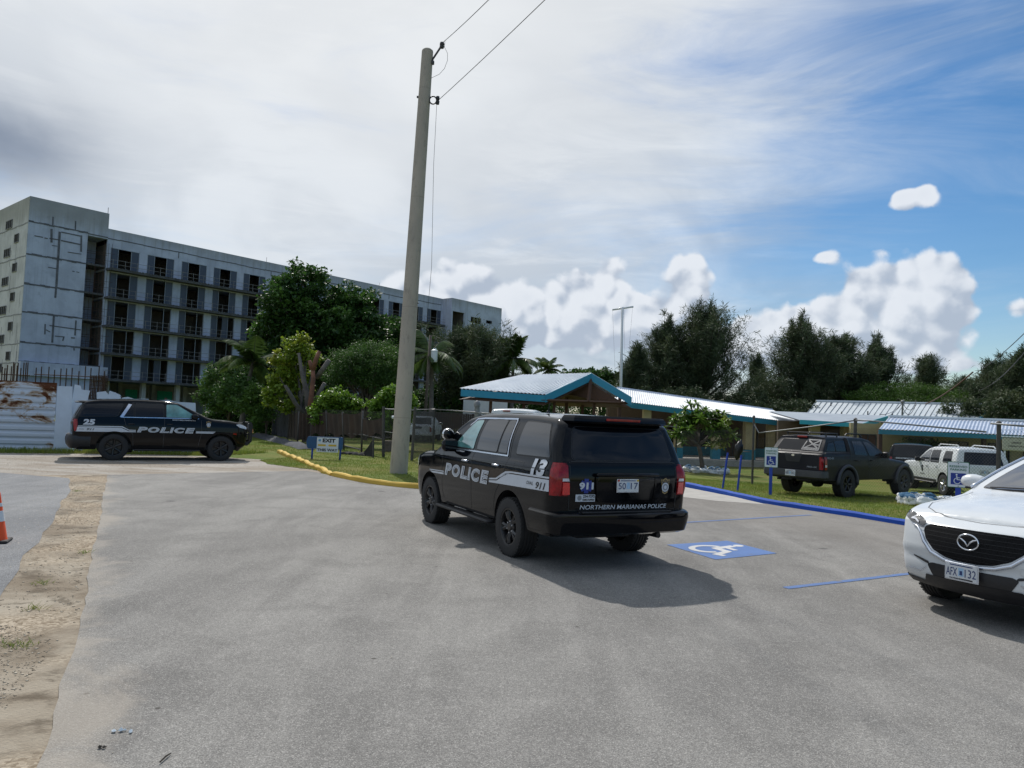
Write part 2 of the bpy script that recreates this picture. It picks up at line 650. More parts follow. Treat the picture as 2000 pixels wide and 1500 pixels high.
M['sign_yellow'] = simple('sign_yellow', (0.60, 0.40, 0.03), 0.55)
M['cone_orange'] = simple('cone_orange', (0.80, 0.09, 0.012), 0.5, var=0.08)
M['cone_white'] = simple('cone_reflective', (0.65, 0.68, 0.70), 0.4)
M['cloth_brown'] = simple('brown_screen_cloth', (0.036, 0.022, 0.016), 0.95, var=0.5, scale=1.6)
M['cloth_dark'] = simple('dark_screen_cloth', (0.012, 0.012, 0.014), 0.95, var=0.3)
M['cloth_grey'] = simple('grey_ground_cloth', (0.05, 0.055, 0.065), 0.95, var=0.5, scale=6, bump=0.4)
M['green_net'] = simple('green_net', (0.02, 0.30, 0.17), 0.8, var=0.3)
M['shutter'] = simple('blue_grey_door_panel', (0.045, 0.056, 0.09), 0.35, var=0.15, scale=1.2)
M['frame_alu'] = simple('aluminium_frame', (0.26, 0.28, 0.32), 0.4, metal=0.4)

# ------------------------------------------------------------------ ground materials
def asphalt(name, base, warm, dusty=None):
    m = Mat(name)
    P = m.geo('Position')
    big = m.noise(0.22, 4, 0.55, 0.6, vec=P)
    mid = m.noise(1.3, 5, 0.6, 0.4, vec=P)
    strk = m.noise(0.5, 5, 0.6, 0.3, vec=P, scl=(2.2, 0.35, 1), rot=(0, 0, 0.42))
    grain = m.noise(95, 2, 0.6, vec=P)
    speck = m.vor(210, vec=P, out='Color')
    sp = m.n('ShaderNodeSeparateColor')
    m.t.links.new(speck, sp.inputs[0])
    lane = m.noise(0.9, 6, 0.62, 0.8, vec=P, scl=(1.3, 0.22, 1), rot=(0, 0, -0.16))
    c = m.mix(m.rng(m.math('ADD', m.math('MULTIPLY', big, .5), m.math('MULTIPLY', lane, .5)), 0.40, 0.60, smooth=True), base, warm)
    c = m.mix(m.rng(strk, 0.50, 0.75, 0, 0.55, smooth=True), c, tuple(q * 1.30 for q in warm))
    c = m.mix(m.rng(mid, 0.42, 0.70, 0, 0.45, smooth=True), c, tuple(q * 0.66 for q in base))
    c = m.mix(m.rng(grain, 0.38, 0.56, 0.5, 0.0), c, tuple(q * 0.30 for q in base))
    g2 = m.noise(38, 3, 0.7, vec=P)
    c = m.mix(m.rng(g2, 0.36, 0.64, 0.25, 0.0), c, tuple(q * 0.35 for q in base))
    c = m.mix(m.rng(g2, 0.56, 0.74, 0.0, 0.32), c, tuple(min(1, q * 1.5) for q in warm))
    c = m.mix(m.rng(sp.outputs[0], 0.80, 1.0, 0, 0.55), c, tuple(min(1, q * 1.9) for q in warm))
    # small dark oil spots
    ov = m.vor(0.55, vec=P)
    wob = m.noise(6, 3, 0.6, vec=P)
    spot = m.rng(m.math('ADD', ov, m.math('MULTIPLY', wob, 0.10)), 0.075, 0.11, 0.7, 0.0)
    c = m.mix(spot, c, (0.05, 0.05, 0.05))
    ov2 = m.vor(1.7, vec=P)
    c = m.mix(m.rng(m.math('ADD', ov2, m.math('MULTIPLY', wob, 0.06)), 0.050, 0.065, 0.75, 0.0), c, (0.035, 0.03, 0.025))
    if dusty:
        x = m.xyz(P)
        # pale sand washed over the edge beside the dirt strip
        edge = m.math('ADD', m.math('ADD', x[0], m.math('MULTIPLY', x[1], 0.535)), -0.15)
        dn = m.math('MULTIPLY', m.math('SUBTRACT', m.noise(0.75, 6, 0.65, 0.6, vec=P), 0.5), 2.2)
        c = m.mix(m.rng(m.math('SUBTRACT', edge, dn), 0.0, -0.5, 0, 0.6, smooth=True), c, dusty)
        # browner, slightly darker bay in front of the blue kerb
        bay = m.math('ADD', m.math('MULTIPLY', x[0], 0.86), m.math('MULTIPLY', m.math('SUBTRACT', x[1], 13.5), 0.51))
        c = m.mix(m.rng(m.math('ADD', bay, m.math('MULTIPLY', mid, 2.0)), 3.0, 6.5, 0, 0.35, smooth=True), c, (0.17, 0.145, 0.12))
    m.set(color=c, rough=0.93, spec=0.3)
    h = m.math('ADD', m.math('MULTIPLY', grain, 0.7), m.math('MULTIPLY', m.noise(38, 3, 0.7, vec=P), 0.6))
    m.bump(h, 0.75, 0.012)
    return m.m


M['asphalt'] = asphalt('asphalt', (0.197, 0.189, 0.178), (0.292, 0.281, 0.262), dusty=(0.36, 0.32, 0.27))
M['asphalt_old'] = asphalt('old_asphalt', (0.19, 0.194, 0.202), (0.28, 0.28, 0.28))


def dirt_mat():
    m = Mat('dirt')
    P = m.geo('Position')
    a = m.noise(0.9, 5, 0.6, 0.5, vec=P)
    b = m.noise(3.5, 5, 0.65, 0.4, vec=P)
    g = m.vor(42, vec=P)
    gc = m.n('ShaderNodeSeparateColor')
    m.t.links.new(m.vor(42, out='Color', vec=P), gc.inputs[0])
    c = m.mix(m.rng(a, 0.36, 0.62, smooth=True), (0.36, 0.315, 0.25), (0.21, 0.17, 0.125))
    c = m.mix(m.rng(b, 0.47, 0.66, 0, 0.7, smooth=True), c, (0.085, 0.066, 0.045))
    stones = m.rng(m.noise(0.6, 3, 0.5, vec=P, off=(4, 2, 0)), 0.46, 0.56, 0, 1)
    sc = m.mix(gc.outputs[0], (0.16, 0.115, 0.07), (0.50, 0.42, 0.32))
    c = m.mix(m.math('MULTIPLY', stones, 0.75), c, sc)
    m.set(color=c, rough=0.95, spec=0.2)
    m.bump(m.math('ADD', m.math('MULTIPLY', g, -0.5), m.noise(70, 3, 0.7, vec=P)), 0.7, 0.012)
    return m.m


def gravel_mat():
    m = Mat('crushed_coral')
    P = m.geo('Position')
    a = m.noise(0.7, 5, 0.6, 0.6, vec=P, scl=(0.6, 1.5, 1))
    b = m.noise(4, 5, 0.7, vec=P)
    gc = m.n('ShaderNodeSeparateColor')
    m.t.links.new(m.vor(30, out='Color', vec=P), gc.inputs[0])
    c = m.mix(m.rng(a, 0.35, 0.62, smooth=True), (0.40, 0.37, 0.33), (0.28, 0.24, 0.195))
    c = m.mix(m.rng(b, 0.55, 0.78, 0, 0.6), c, (0.17, 0.14, 0.11))
    c = m.mix(m.rng(gc.outputs[0], 0.75, 1.0, 0, 0.5), c, (0.16, 0.14, 0.12))
    m.set(color=c, rough=0.95, spec=0.2)
    m.bump(m.noise(22, 4, 0.75, vec=P), 0.8, 0.03)
    return m.m


def lawn_mat():
    m = Mat('lawn_soil')
    P = m.geo('Position')
    a = m.noise(0.35, 4, 0.6, 0.5, vec=P)
    b = m.noise(2.2, 5, 0.65, 0.4, vec=P)
    c2 = m.noise(30, 3, 0.7, vec=P)
    c = m.mix(m.rng(a, 0.38, 0.62, smooth=True), (0.125, 0.175, 0.030), (0.21, 0.20, 0.055))
    c = m.mix(m.rng(b, 0.55, 0.72, 0, 0.75, smooth=True), c, (0.26, 0.205, 0.10))
    c = m.mix(m.rng(c2, 0.35, 0.65, 0.45, 0.0), c, (0.05, 0.07, 0.015))
    m.set(color=c, rough=0.95, spec=0.15)
    m.bump(m.noise(45, 3, 0.8, vec=P), 0.8, 0.04)
    return m.m


M['dirt'], M['gravel'], M['lawn'] = dirt_mat(), gravel_mat(), lawn_mat()
M['concrete_slab'] = simple('concrete_slab', (0.36, 0.34, 0.31), 0.9, var=0.18, scale=2.5, bump=0.2)


# ------------------------------------------------------------------ terrain and paving
def terrain():
    xs = np.unique(np.concatenate([np.linspace(-900, -60, 12), np.arange(-60, 90, 2.0), np.linspace(90, 900, 12)]))
    ys = np.unique(np.concatenate([np.linspace(-60, 0, 6), np.arange(0, 100, 2.0), np.linspace(100, 2500, 18)]))
    vs = [(x, y, gz(x, y) - 0.012) for y in ys for x in xs]
    n = len(xs)
    fs = [(j * n + i, j * n + i + 1, (j + 1) * n + i + 1, (j + 1) * n + i) for j in range(len(ys) - 1) for i in range(n - 1)]
    tag(mesh_obj('ground', vs, fs, M['lawn'], smooth=True), kind='structure')


terrain()


def ragged(pts, step=0.25, amp=0.05, seed=1, keep=()):
    """closed outline with a broken, crumbled edge"""
    r = np.random.default_rng(seed)
    out = []
    n = len(pts)
    for i in range(n):
        a, b = np.array(pts[i][:2], float), np.array(pts[(i + 1) % n][:2], float)
        L = np.linalg.norm(b - a)
        k = max(1, int(L / step))
        nrm = np.array([-(b - a)[1], (b - a)[0]]) / max(L, 1e-6)
        am = 0 if i in keep else amp
        ph = r.uniform(0, 6.28, 3)
        for q in range(k):
            t = q / k
            w = math.sin(t * L * 1.3 + ph[0]) * .6 + math.sin(t * L * 3.7 + ph[1]) * .35 + r.normal() * .35
            out.append(tuple(a + (b - a) * t + nrm * w * am))
    return out


def sheet(name, outline, z, mat, kind='structure'):
    bm = bmesh.new()
    f = bm.faces.new([bm.verts.new((p[0], p[1], z)) for p in outline])
    bmesh.ops.triangulate(bm, faces=[f])
    bmesh.ops.recalc_face_normals(bm, faces=bm.faces)
    me = bpy.data.meshes.new(name)
    bm.to_mesh(me)
    bm.free()
    me.materials.append(mat)
    o = bpy.data.objects.new(name, me)
    COL.objects.link(o)
    if me.polygons and me.polygons[0].normal.z < 0:
        me.flip_normals()
    return tag(o, kind=kind)


YK = [gp(*q).to_2d() for q in [(545, 884), (595, 905), (650, 930), (720, 945), (808, 955)]]
YK = [Vector(p) for p in YK] + [Vector((-0.6, 17.6)), Vector((1.4, 18.0)), Vector((2.6, 19.0))]
BK = [Vector(gp(*q).to_2d()) for q in [(1340, 952), (1420, 967), (1500, 985), (1600, 1000), (1700, 1015), (1762, 1026)]]
BK += [Vector((8.9, 12.7)), Vector((10.6, 9.6)), Vector((12.6, 6.2))]

gravel_out = [(-45, -20), (1.5, -20), (1.5, 0), (-1.5, 4), (-8.5, 17.2), (-5.6, 20.2), (-5.4, 21.6), (-6.2, 22.6), (-7.6, 23.6), (-8.2, 25.3), (-10.2, 26.2),
              (-13.5, 25.6), (-16, 24.2), (-19, 22.9), (-27, 20.0), (-45, 12)]
sheet('gravel_verge', ragged(gravel_out, .3, .16, 3), 0.0, M['gravel'])
dirt_out = [(-9.9, 18.2), (-8.4, 17.4), (-7.4, 15.5), (-3.6, 8.0), (-0.5, 3.0), (0.6, -1), (-3.0, -1.5), (-5, 2.5), (-5.4, 5.0),
            (-7.4, 9.0), (-9.6, 13.5), (-11.2, 17.0)]
sheet('dirt_strip', ragged(dirt_out, .2, .10, 4), 0.004, M['dirt'])
old_out = [(-4.3, 6.3), (-6.0, 9.6), (-8.6, 14.6), (-10.0, 16.9), (-12.5, 17.6), (-17, 16.4), (-40, 8), (-40, -20), (-3.2, -20), (-3.4, 0), (-3.5, 4.6)]
sheet('side_road', ragged(old_out, .4, .035, 5), 0.008, M['asphalt_old'])
lot_out = [(-0.4, 0.3), (-2.22, 3.68), (-3.25, 5.74), (-5.6, 10.2), (-9.0, 16.61), (-9.7, 17.95), (-8.2, 19.4), (-5.86, 21.55), (-5.15, 20.75)]
lot_out += [tuple(p) for p in YK[2:]] + [(3.3, 19.3), (5.0, 17.9), (5.9, 17.6)] + [tuple(p) for p in BK[2:]] + [(14, 2), (16, -20), (1, -20), (0.6, -3)]
sheet('asphalt', ragged(lot_out, .22, .022, 6), 0.012, M['asphalt'])
apron = [(2.4, 19.0), (3.4, 19.2), (5.0, 17.8), (6.1, 17.4), (5.75, 19.3), (5.1, 21.3), (5.2, 22.4), (3.6, 23.5), (1.6, 22.5), (2.0, 20.5)]
sheet('concrete_apron', ragged(apron, .3, .02, 7), 0.016, M['concrete_slab'])
# broken scruffy verge between drive and yellow kerb
M['scruff'] = M['dirt']
verge = [(-8.4, 25.0), (-7.5, 23.4), (-6.1, 22.3), (-5.35, 21.55), (-4.7, 20.6), (-4.9, 20.9), (-6.6, 24.4), (-8.0, 27.0)]
sheet('verge', ragged(verge, .2, .12, 8), 0.010, M['lawn'])


# kerbs: swept profile, painted
def kerb(name, pts, w, h, mat, label, grp, z0=0.0, jitter=0.012, splits=()):
    pts = [Vector((p[0], p[1], 0)) for p in pts]
    dense = []
    for i in range(len(pts) - 1):
        k = max(2, int((pts[i + 1] - pts[i]).length / 0.3))
        for q in range(k):
            dense.append(pts[i].lerp(pts[i + 1], q / k))
    dense.append(pts[-1])
    for _ in range(3):
        dense = [dense[0]] + [(dense[i - 1] + dense[i] * 2 + dense[i + 1]) / 4 for i in range(1, len(dense) - 1)] + [dense[-1]]
    r = random.Random(5)
    mb = MB()
    rings = []
    for i, p in enumerate(dense):
        t = (dense[min(i + 1, len(dense) - 1)] - dense[max(i - 1, 0)]).normalized()
        nn = Vector((-t.y, t.x, 0))
        hh = h + r.uniform(-jitter, jitter)
        prof = [(-w / 2 - .01, -.03), (-w / 2, hh - .03), (-w / 2 + .03, hh), (w / 2 - .03, hh + r.uniform(-.004, .004)), (w / 2, hh - .03), (w / 2 + .01, -.03)]
        rings.append([p + nn * a + Vector((0, 0, z0 + b)) for a, b in prof])
    n = 6
    mb.v = [tuple(q) for rg in rings for q in rg]
    mb.f = [(i * n + k, i * n + k + 1, (i + 1) * n + k + 1, (i + 1) * n + k) for i in range(len(rings) - 1) for k in range(n - 1)]
    mb.f += [tuple(range(n)), tuple(range((len(rings) - 1) * n + n - 1, (len(rings) - 1) * n - 1, -1))]
    o = mb.build(name, mat, smooth=True, sharp=35)
    return tag(o, label, 'kerb')


def paint_mat(name, col, worn, under):
    m = Mat(name)
    P = m.geo('Position')
    a = m.noise(5, 6, 0.7, 0.4, vec=P)
    b = m.noise(60, 3, 0.6, vec=P)
    c = m.mix(m.rng(m.noise(1.2, 3, vec=P), .3, .7), col, tuple(q * .8 for q in col))
    c = m.mix(m.rng(a, worn, worn + .08), c, under)
    c = m.mix(m.rng(b, .3, .6, .35, 0), c, tuple(q * .5 for q in col))
    m.set(color=c, rough=0.75, spec=0.3)
    m.bump(b, 0.4, 0.01)
    return m.m


M['kerb_yellow'] = paint_mat('yellow_kerb_paint', (0.62, 0.41, 0.07), .60, (0.30, 0.24, 0.13))
M['kerb_blue'] = paint_mat('blue_kerb_paint', (0.015, 0.085, 0.46), .70, (0.12, 0.13, 0.16))
M['line_blue'] = paint_mat('blue_line_paint', (0.11, 0.19, 0.40), .575, (0.15, 0.15, 0.17))
M['square_blue'] = paint_mat('blue_square_paint', (0.095, 0.185, 0.42), .60, (0.11, 0.14, 0.22))
M['symbol_white'] = paint_mat('white_symbol_paint', (0.62, 0.62, 0.62), .62, (0.28, 0.32, 0.40))
kerb('kerb', YK[:3], .17, .11, M['kerb_yellow'], 'short broken yellow kerb blocks at the far end by the drive', None, jitter=.03)
kerb('kerb', [YK[2].lerp(YK[3], .05)] + YK[3:], .15, .13, M['kerb_yellow'], 'long curved yellow painted kerb below the concrete pole', None)
kerb('kerb', BK, .14, .12, M['kerb_blue'], 'long bright blue painted kerb in front of the reserved bays', None, jitter=.006)


# painted bay lines and the wheelchair square
def strip(name, a, b, w, z, mat, label):
    a, b = Vector(a), Vector(b)
    t = (b - a).normalized()
    nn = Vector((-t.y, t.x))
    out = [a + nn * w / 2, a - nn * w / 2, b - nn * w / 2, b + nn * w / 2]
    o = sheet(name, ragged([tuple(p) for p in out], .06, .004, 9), z, mat, kind=None)
    return tag(o, label, 'painted line', 'blue bay lines painted on the asphalt')


l1a, l1b = gp(1330, 1022.5), gp(1584, 1007)
l2a, l2b = gp(1534, 1151), gp(1790, 1121)
strip('bay_line', (l1a - (l1b - l1a) * .25).to_2d(), l1b.to_2d(), .075, .0165, M['line_blue'], 'far blue bay line ending near the blue kerb behind the wheelchair square')
strip('bay_line', l2a.to_2d(), (l2b + (l2b - l2a) * .5).to_2d(), .09, .0165, M['line_blue'], 'near blue bay line running under the bumper of the white crossover')
sqL, sqT, sqR, sqB = [gp(*q).to_2d() for q in [(1302, 1066), (1420, 1058), (1518, 1083), (1397, 1095)]]
sq = sheet('wheelchair_square', ragged([tuple(sqL), tuple(sqT), tuple(sqR), tuple(sqB)], .05, .006, 10), .0165, M['square_blue'], kind=None)
tag(sq, 'blue painted square with white wheelchair symbol on the asphalt', 'pavement marking')


def isa_polys(w=0.14):
    """wheelchair symbol in a unit box (x 0..1, y 0..1), list of convex polygons"""
    P = []

    def seg(a, b, ww):
        a, b = Vector(a), Vector(b)
        t = (b - a).normalized() * ww / 2
        nn = Vector((-t.y, t.x))
        P.append([a - t * .6 + nn, a - t * .6 - nn, b + t * .6 - nn, b + t * .6 + nn])
    # head
    P.append([Vector((.36 + .085 * math.cos(k * PI / 8), .90 + .085 * math.sin(k * PI / 8))) for k in range(16)])
    seg((.37, .76), (.42, .42), w * 1.0)
    seg((.40, .61), (.64, .61), w * .62)
    seg((.42, .42), (.70, .42), w * .85)
    seg((.70, .42), (.82, .14), w * .85)
    seg((.80, .12), (.93, .16), w * .7)
    # wheel arc
    c, r = Vector((.42, .30)), .27
    a0, a1, k = math.radians(112), math.radians(345), 22
    for i in range(k):
        t0, t1 = a0 + (a1 - a0) * i / k, a0 + (a1 - a0) * (i + 1) / k + .01
        P.append([c + Vector((math.cos(t), math.sin(t))) * rr for t, rr in ((t0, r - w * .36), (t1, r - w * .36), (t1, r + w * .36), (t0, r + w * .36))])
    return P


mb = MB()
upv = (((sqT + sqR) / 2) - ((sqL + sqB) / 2))
rtv = (((sqR + sqB) / 2) - ((sqL + sqT) / 2))
o0 = sqL.lerp(sqB, 0.10) + upv * .10
for i, pl in enumerate(isa_polys()):
    mb.poly([(*(Vector(o0) + rtv * p.x * .82 + upv * (p.y * .86)), .0188 + .00004 * i) for p in pl])
mb.build('symbol', M['symbol_white'], sq)


# ------------------------------------------------------------------ numpy quick meshes
def fast_mesh(name, V, Fc, mat, parent=None):
    """V (n,3) float array, Fc (m,k) index array with constant k"""
    me = bpy.data.meshes.new(name)
    V = np.ascontiguousarray(V, dtype=np.float32)
    Fc = np.ascontiguousarray(Fc, dtype=np.int32)
    me.vertices.add(len(V))
    me.vertices.foreach_set('co', V.ravel())
    m, k = Fc.shape
    me.loops.add(m * k)
    me.loops.foreach_set('vertex_index', Fc.ravel())
    me.polygons.add(m)
    me.polygons.foreach_set('loop_start', np.arange(0, m * k, k, dtype=np.int32))
    me.polygons.foreach_set('loop_total', np.full(m, k, dtype=np.int32))
    me.update(calc_edges=True)
    me.materials.append(mat)
    o = bpy.data.objects.new(name, me)
    COL.objects.link(o)
    if parent is not None:
        o.parent = parent
    return o


def in_poly(x, y, poly):
    poly = np.array([(p[0], p[1]) for p in poly])
    inside = np.zeros(len(x), bool)
    j = len(poly) - 1
    for i in range(len(poly)):
        xi, yi, xj, yj = *poly[i], *poly[j]
        c = ((yi > y) != (yj > y)) & (x < (xj - xi) * (y - yi) / (yj - yi + 1e-12) + xi)
        inside ^= c
        j = i
    return inside


def grass(name, outline, n, h0, h1, mat, seed=1, w=0.006, holes=(), thin=0.0):
    r = np.random.default_rng(seed)
    P = np.array([(p[0], p[1]) for p in outline])
    lo, hi = P.min(0), P.max(0)
    x = r.uniform(lo[0], hi[0], n)
    y = r.uniform(lo[1], hi[1], n)
    k = in_poly(x, y, outline)
    for hh in holes:
        k &= ~in_poly(x, y, hh)
    if thin:
        f = np.sin(x * 1.7 + np.sin(y * 1.1) * 2) * np.sin(y * 1.9 + np.sin(x * .9) * 2)
        k &= (f + r.normal(0, .4, n)) > -1 + thin
    x, y = x[k], y[k]
    n = len(x)
    z = np.array([gz(a, b) for a, b in zip(x, y)])
    a = r.uniform(0, 2 * PI, n)
    h = r.uniform(h0, h1, n)
    ww = w * r.uniform(.7, 1.6, n)
    lx, ly = np.cos(a) * h * r.uniform(.1, .7, n), np.sin(a) * h * r.uniform(.1, .7, n)
    V = np.empty((n, 3, 3))
    V[:, 0] = np.stack([x - np.sin(a) * ww, y + np.cos(a) * ww, z], 1)
    V[:, 1] = np.stack([x + np.sin(a) * ww, y - np.cos(a) * ww, z], 1)
    V[:, 2] = np.stack([x + lx, y + ly, z + h], 1)
    o = fast_mesh(name, V.reshape(-1, 3), np.arange(3 * n).reshape(-1, 3), mat)
    return tag(o, kind='stuff')


M['grass'] = leaf_mat('grass_blades', (0.12, 0.19, 0.022), (0.21, 0.26, 0.042), (0.29, 0.25, 0.075), 0.3, 0.55)
lawnR = [tuple(p + Vector((.06, .1))) for p in BK[:7]] + [(14.0, 12.5), (16, 22), (12, 28), (5.0, 30), (4.2, 24), (5.2, 22.4)]
lawnL = [(-9.4, 30.4)] + [tuple(p + Vector((.02, .12))) for p in YK[:6]] + [(1.6, 19.5), (1.4, 30), (-6, 36), (-14, 40), (-11.5, 31)]
for nm, poly, n, sd in (('right_lawn', lawnR, 90000, 1), ('left_lawn', lawnL, 110000, 2)):
    tag(grass(nm, poly, n, .018, .06, M['grass'], sd, thin=.35), 'short patchy lawn grass ' + ('beside the blue kerb' if sd == 1 else 'beside the yellow kerb'), 'grass')
tag(grass('verge_grass', verge, 16000, .02, .07, M['grass'], 3, thin=.3), 'scruffy tufts of grass at the drive end of the yellow kerb', 'grass')
wallg = [(-19.5, 22.2), (-16, 23.6), (-13.2, 25.2), (-10.4, 26.4), (-9.6, 29.6), (-15.0, 27.2), (-19.5, 24.8)]
tag(grass('wall_grass', wallg, 40000, .04, .20, M['grass'], 4, w=.01), 'longer green grass at the foot of the white metal fence', 'grass')
# odd tufts on the dirt strip
tf = []
r_ = random.Random(3)
for (px, py) in [(80, 1140), (65, 1190), (15, 1262), (45, 1262), (165, 1080), (150, 960)]:
    p = gp(px, py)
    tf.append([(p.x + .13 * math.cos(t), p.y + .13 * math.sin(t)) for t in np.linspace(0, 6.2, 8)])
V_, n_ = [], 0
for pl in tf:
    c = np.mean(np.array(pl), 0)
    for _ in range(26):
        a = r_.uniform(0, 6.28)
        rr = r_.uniform(0, .10)
        x, y = c[0] + rr * math.cos(a), c[1] + rr * math.sin(a)
        h = r_.uniform(.02, .08)
        b = r_.uniform(0, 6.28)
        V_ += [(x - .003, y, .004), (x + .003, y + .003, .004), (x + math.cos(b) * h, y + math.sin(b) * h, .004 + h * .7)]
tag(fast_mesh('grass_tufts', np.array(V_), np.arange(len(V_)).reshape(-1, 3), M['grass']), 'small grass tufts growing in the dirt strip', 'grass', kind='stuff')


# loose stones on the dirt strip and verge
def stones(name, outline, n, s0, s1, mat, seed, label, z=0.006):
    r = np.random.default_rng(seed)
    P = np.array(outline)
    lo, hi = P.min(0), P.max(0)
    x, y = r.uniform(lo[0], hi[0], n), r.uniform(lo[1], hi[1], n)
    k = in_poly(x, y, outline)
    x, y = x[k], y[k]
    n = len(x)
    s = s0 + (s1 - s0) * r.power(0.35, n)
    base = np.array([(1, 0, 0), (0, 1, 0), (-1, 0, 0), (0, -1, 0), (0, 0, .40), (0, 0, -.3)], float)
    V = base[None] * s[:, None, None] * r.uniform(.6, 1.3, (n, 6, 3))
    a = r.uniform(0, 6.28, n)
    ca, sa = np.cos(a)[:, None], np.sin(a)[:, None]
    V = np.stack([V[..., 0] * ca - V[..., 1] * sa, V[..., 0] * sa + V[..., 1] * ca, V[..., 2]], -1)
    V += np.stack([x, y, np.full(n, z)], 1)[:, None]
    f = np.array([(0, 1, 4), (1, 2, 4), (2, 3, 4), (3, 0, 4), (1, 0, 5), (2, 1, 5), (3, 2, 5), (0, 3, 5)])
    Fc = (f[None] + (np.arange(n) * 6)[:, None, None]).reshape(-1, 3)
    return tag(fast_mesh(name, V.reshape(-1, 3), Fc, mat), label, 'gravel', kind='stuff')


m = Mat('pebbles')
m.set(color=m.mix(m.geo('Random Per Island'), (0.26, 0.20, 0.14), (0.60, 0.53, 0.42)), rough=.9)
M['pebble'] = m.m
stones('pebbles', [(-2.5, 3.4), (-3.3, 5.6), (-4.9, 6.4), (-3.8, 3.0)], 9000, .004, .013, M['pebble'], 1, 'loose brown stones on the near dirt strip')
stones('pebbles', [(-3.4, 6.0), (-5.5, 9.8), (-8.4, 15.8), (-10.3, 16.4), (-6.6, 9.8), (-4.6, 6.5)], 12000, .005, .017, M['pebble'], 2, 'loose brown stones on the far dirt strip')
stones('pebbles', [(-20, 18), (-8.5, 17.8), (-6.0, 21.4), (-8.6, 24.8), (-14, 24.6), (-22, 20)], 2600, .006, .018, M['pebble'], 5, 'coarse pale stones on the gravel verge')
stones('pebbles', [(-2.2, 3.7), (-8.8, 16.8), (5, 17), (9, 9), (5, 2.4), (-1, 2.4)], 260, .003, .012, M['pebble'], 6, 'scattered grit and leaf bits on the asphalt', z=.016)
for k, (px, py, s, lab) in enumerate([(240, 1436, .020, 'pale crumbled stone lying on the near asphalt'), (199, 1467, .016, 'small dark clod on the near asphalt below the pale crumbled stone')]):
    c = gp(px, py)
    mb = MB()
    rr = random.Random(k)
    for q in range(5):
        o_ = Vector((rr.uniform(-.05, .05) * (1 if k == 0 else .3), rr.uniform(-.03, .03) * (1 if k == 0 else .3), 0))
        sz = s * rr.uniform(.4, 1)
        vs = [Vector((x, y, z)) * sz * rr.uniform(.6, 1.1) + c + o_ + Vector((0, 0, .016 + sz * .3)) for x, y, z in
              [(1, 0, 0), (.3, .9, 0), (-.8, .5, 0), (-.8, -.6, 0), (.3, -.9, 0), (0, 0, .8), (0, 0, -.5)]]
        mb.add(vs, [(0, 1, 5), (1, 2, 5), (2, 3, 5), (3, 4, 5), (4, 0, 5), (1, 0, 6), (2, 1, 6), (3, 2, 6), (4, 3, 6), (0, 4, 6)])
    tag(mb.build('stone', M['sign_white'] if k == 0 else M['bark_dark']), lab, 'stone')
pa, pb = gp(312, 1497), gp(333, 1479)
mb = MB()
mb.tube([pa + Vector((0, 0, .022)), pa.lerp(pb, .5) + Vector((0, .004, .026)), pb + Vector((0, 0, .02))], [.004, .005, .003], 6)
tag(mb.build('twig', M['bark_dark']), 'thin dark twig lying on the asphalt at the bottom edge', 'twig')

# ------------------------------------------------------------------ unfinished concrete block on the left
def concrete_mat(name, base, dark, stain=(0.23, 0.22, 0.18)):
    m = Mat(name)
    P = m.co()
    a = m.noise(0.35, 5, 0.6, 0.3, vec=P)
    b = m.noise(1.6, 6, 0.65, 0.3, vec=P)
    v = m.noise(1.0, 5, 0.6, vec=P, scl=(2.2, 2.2, 0.18))
    x = m.xyz(P)
    c = m.mix(m.rng(a, .35, .65, smooth=True), base, dark)
    c = m.mix(m.rng(v, .50, .78, 0, .55, smooth=True), c, tuple(q * .62 for q in dark))
    c = m.mix(m.rng(b, .54, .76, 0, .5, smooth=True), c, tuple(q * .70 for q in dark))
    top = m.rng(m.math('ADD', x[2], m.math('MULTIPLY', v, 3.0)), 22.0, 24.6, 0, .55, smooth=True)
    c = m.mix(top, c, stain)
    m.set(color=c, rough=.92, spec=.2)
    m.bump(m.noise(9, 4, .7, vec=P), .35, .03)
    return m.m


M['concrete'] = concrete_mat('bare_concrete', (0.47, 0.52, 0.65), (0.37, 0.41, 0.52))
M['concrete_side'] = concrete_mat('board_marked_concrete', (0.58, 0.58, 0.58), (0.46, 0.46, 0.46))
M['slab_dark'] = simple('dark_grey_slab', (0.085, 0.088, 0.098), .95, var=.4, scale=1.5)  # one dark grey for balcony slabs and stair floors
M['joint'] = simple('filled_joint', (0.11, 0.115, 0.135), .95, var=.35, scale=2)
M['joint_pale'] = simple('pale_joint', (0.24, 0.24, 0.25), .95, var=.3, scale=2)
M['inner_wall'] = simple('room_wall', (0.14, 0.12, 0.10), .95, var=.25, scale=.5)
AB = 0.8705
bc = at(59.5, 382.6, 81.0)
BLD = thing('apartment_building', 'long unfinished grey concrete apartment block with open floors and steel rebar', 'building', (bc.x, bc.y, 0), AB)
TH = bc.z
# tower: solid block with stair opening cut from its right part
mb = MB()
mb.box((3.05, 6.5, 10.55), (6.1, 13, 21.1))
mb.box((7.2, 8.2, 10.55), (2.2, 9.6, 21.1))
mb.box((4.15, 6.5, (21.1 + TH) / 2), (8.3, 13, TH - 21.1))
tower = mb.build('tower', M['concrete'], BLD)
mb = MB()
for z, hh in ((21.38, .17), (17.73, .20), (14.4, .20), (11.28, .19), (7.89, .17), (5.78, .12)):
    k = 12
    for i in range(k):
        s0, s1 = 6.1 * i / k, 6.1 * (i + 1) / k
        w0 = .025 * math.sin(i * 2.1 + z)
        mb.box(((s0 + s1) / 2, -.012, z + w0), (s1 - s0 + .002, .03, hh * (1 + .25 * math.sin(i * 1.7 + z))))
    mb.build('joint', M['joint'], tower)
    mb = MB()
mb.box((7.2, -.012, 21.3), (2.2, .03, .13))
mb.build('joint', M['joint'], tower)
mb = MB()


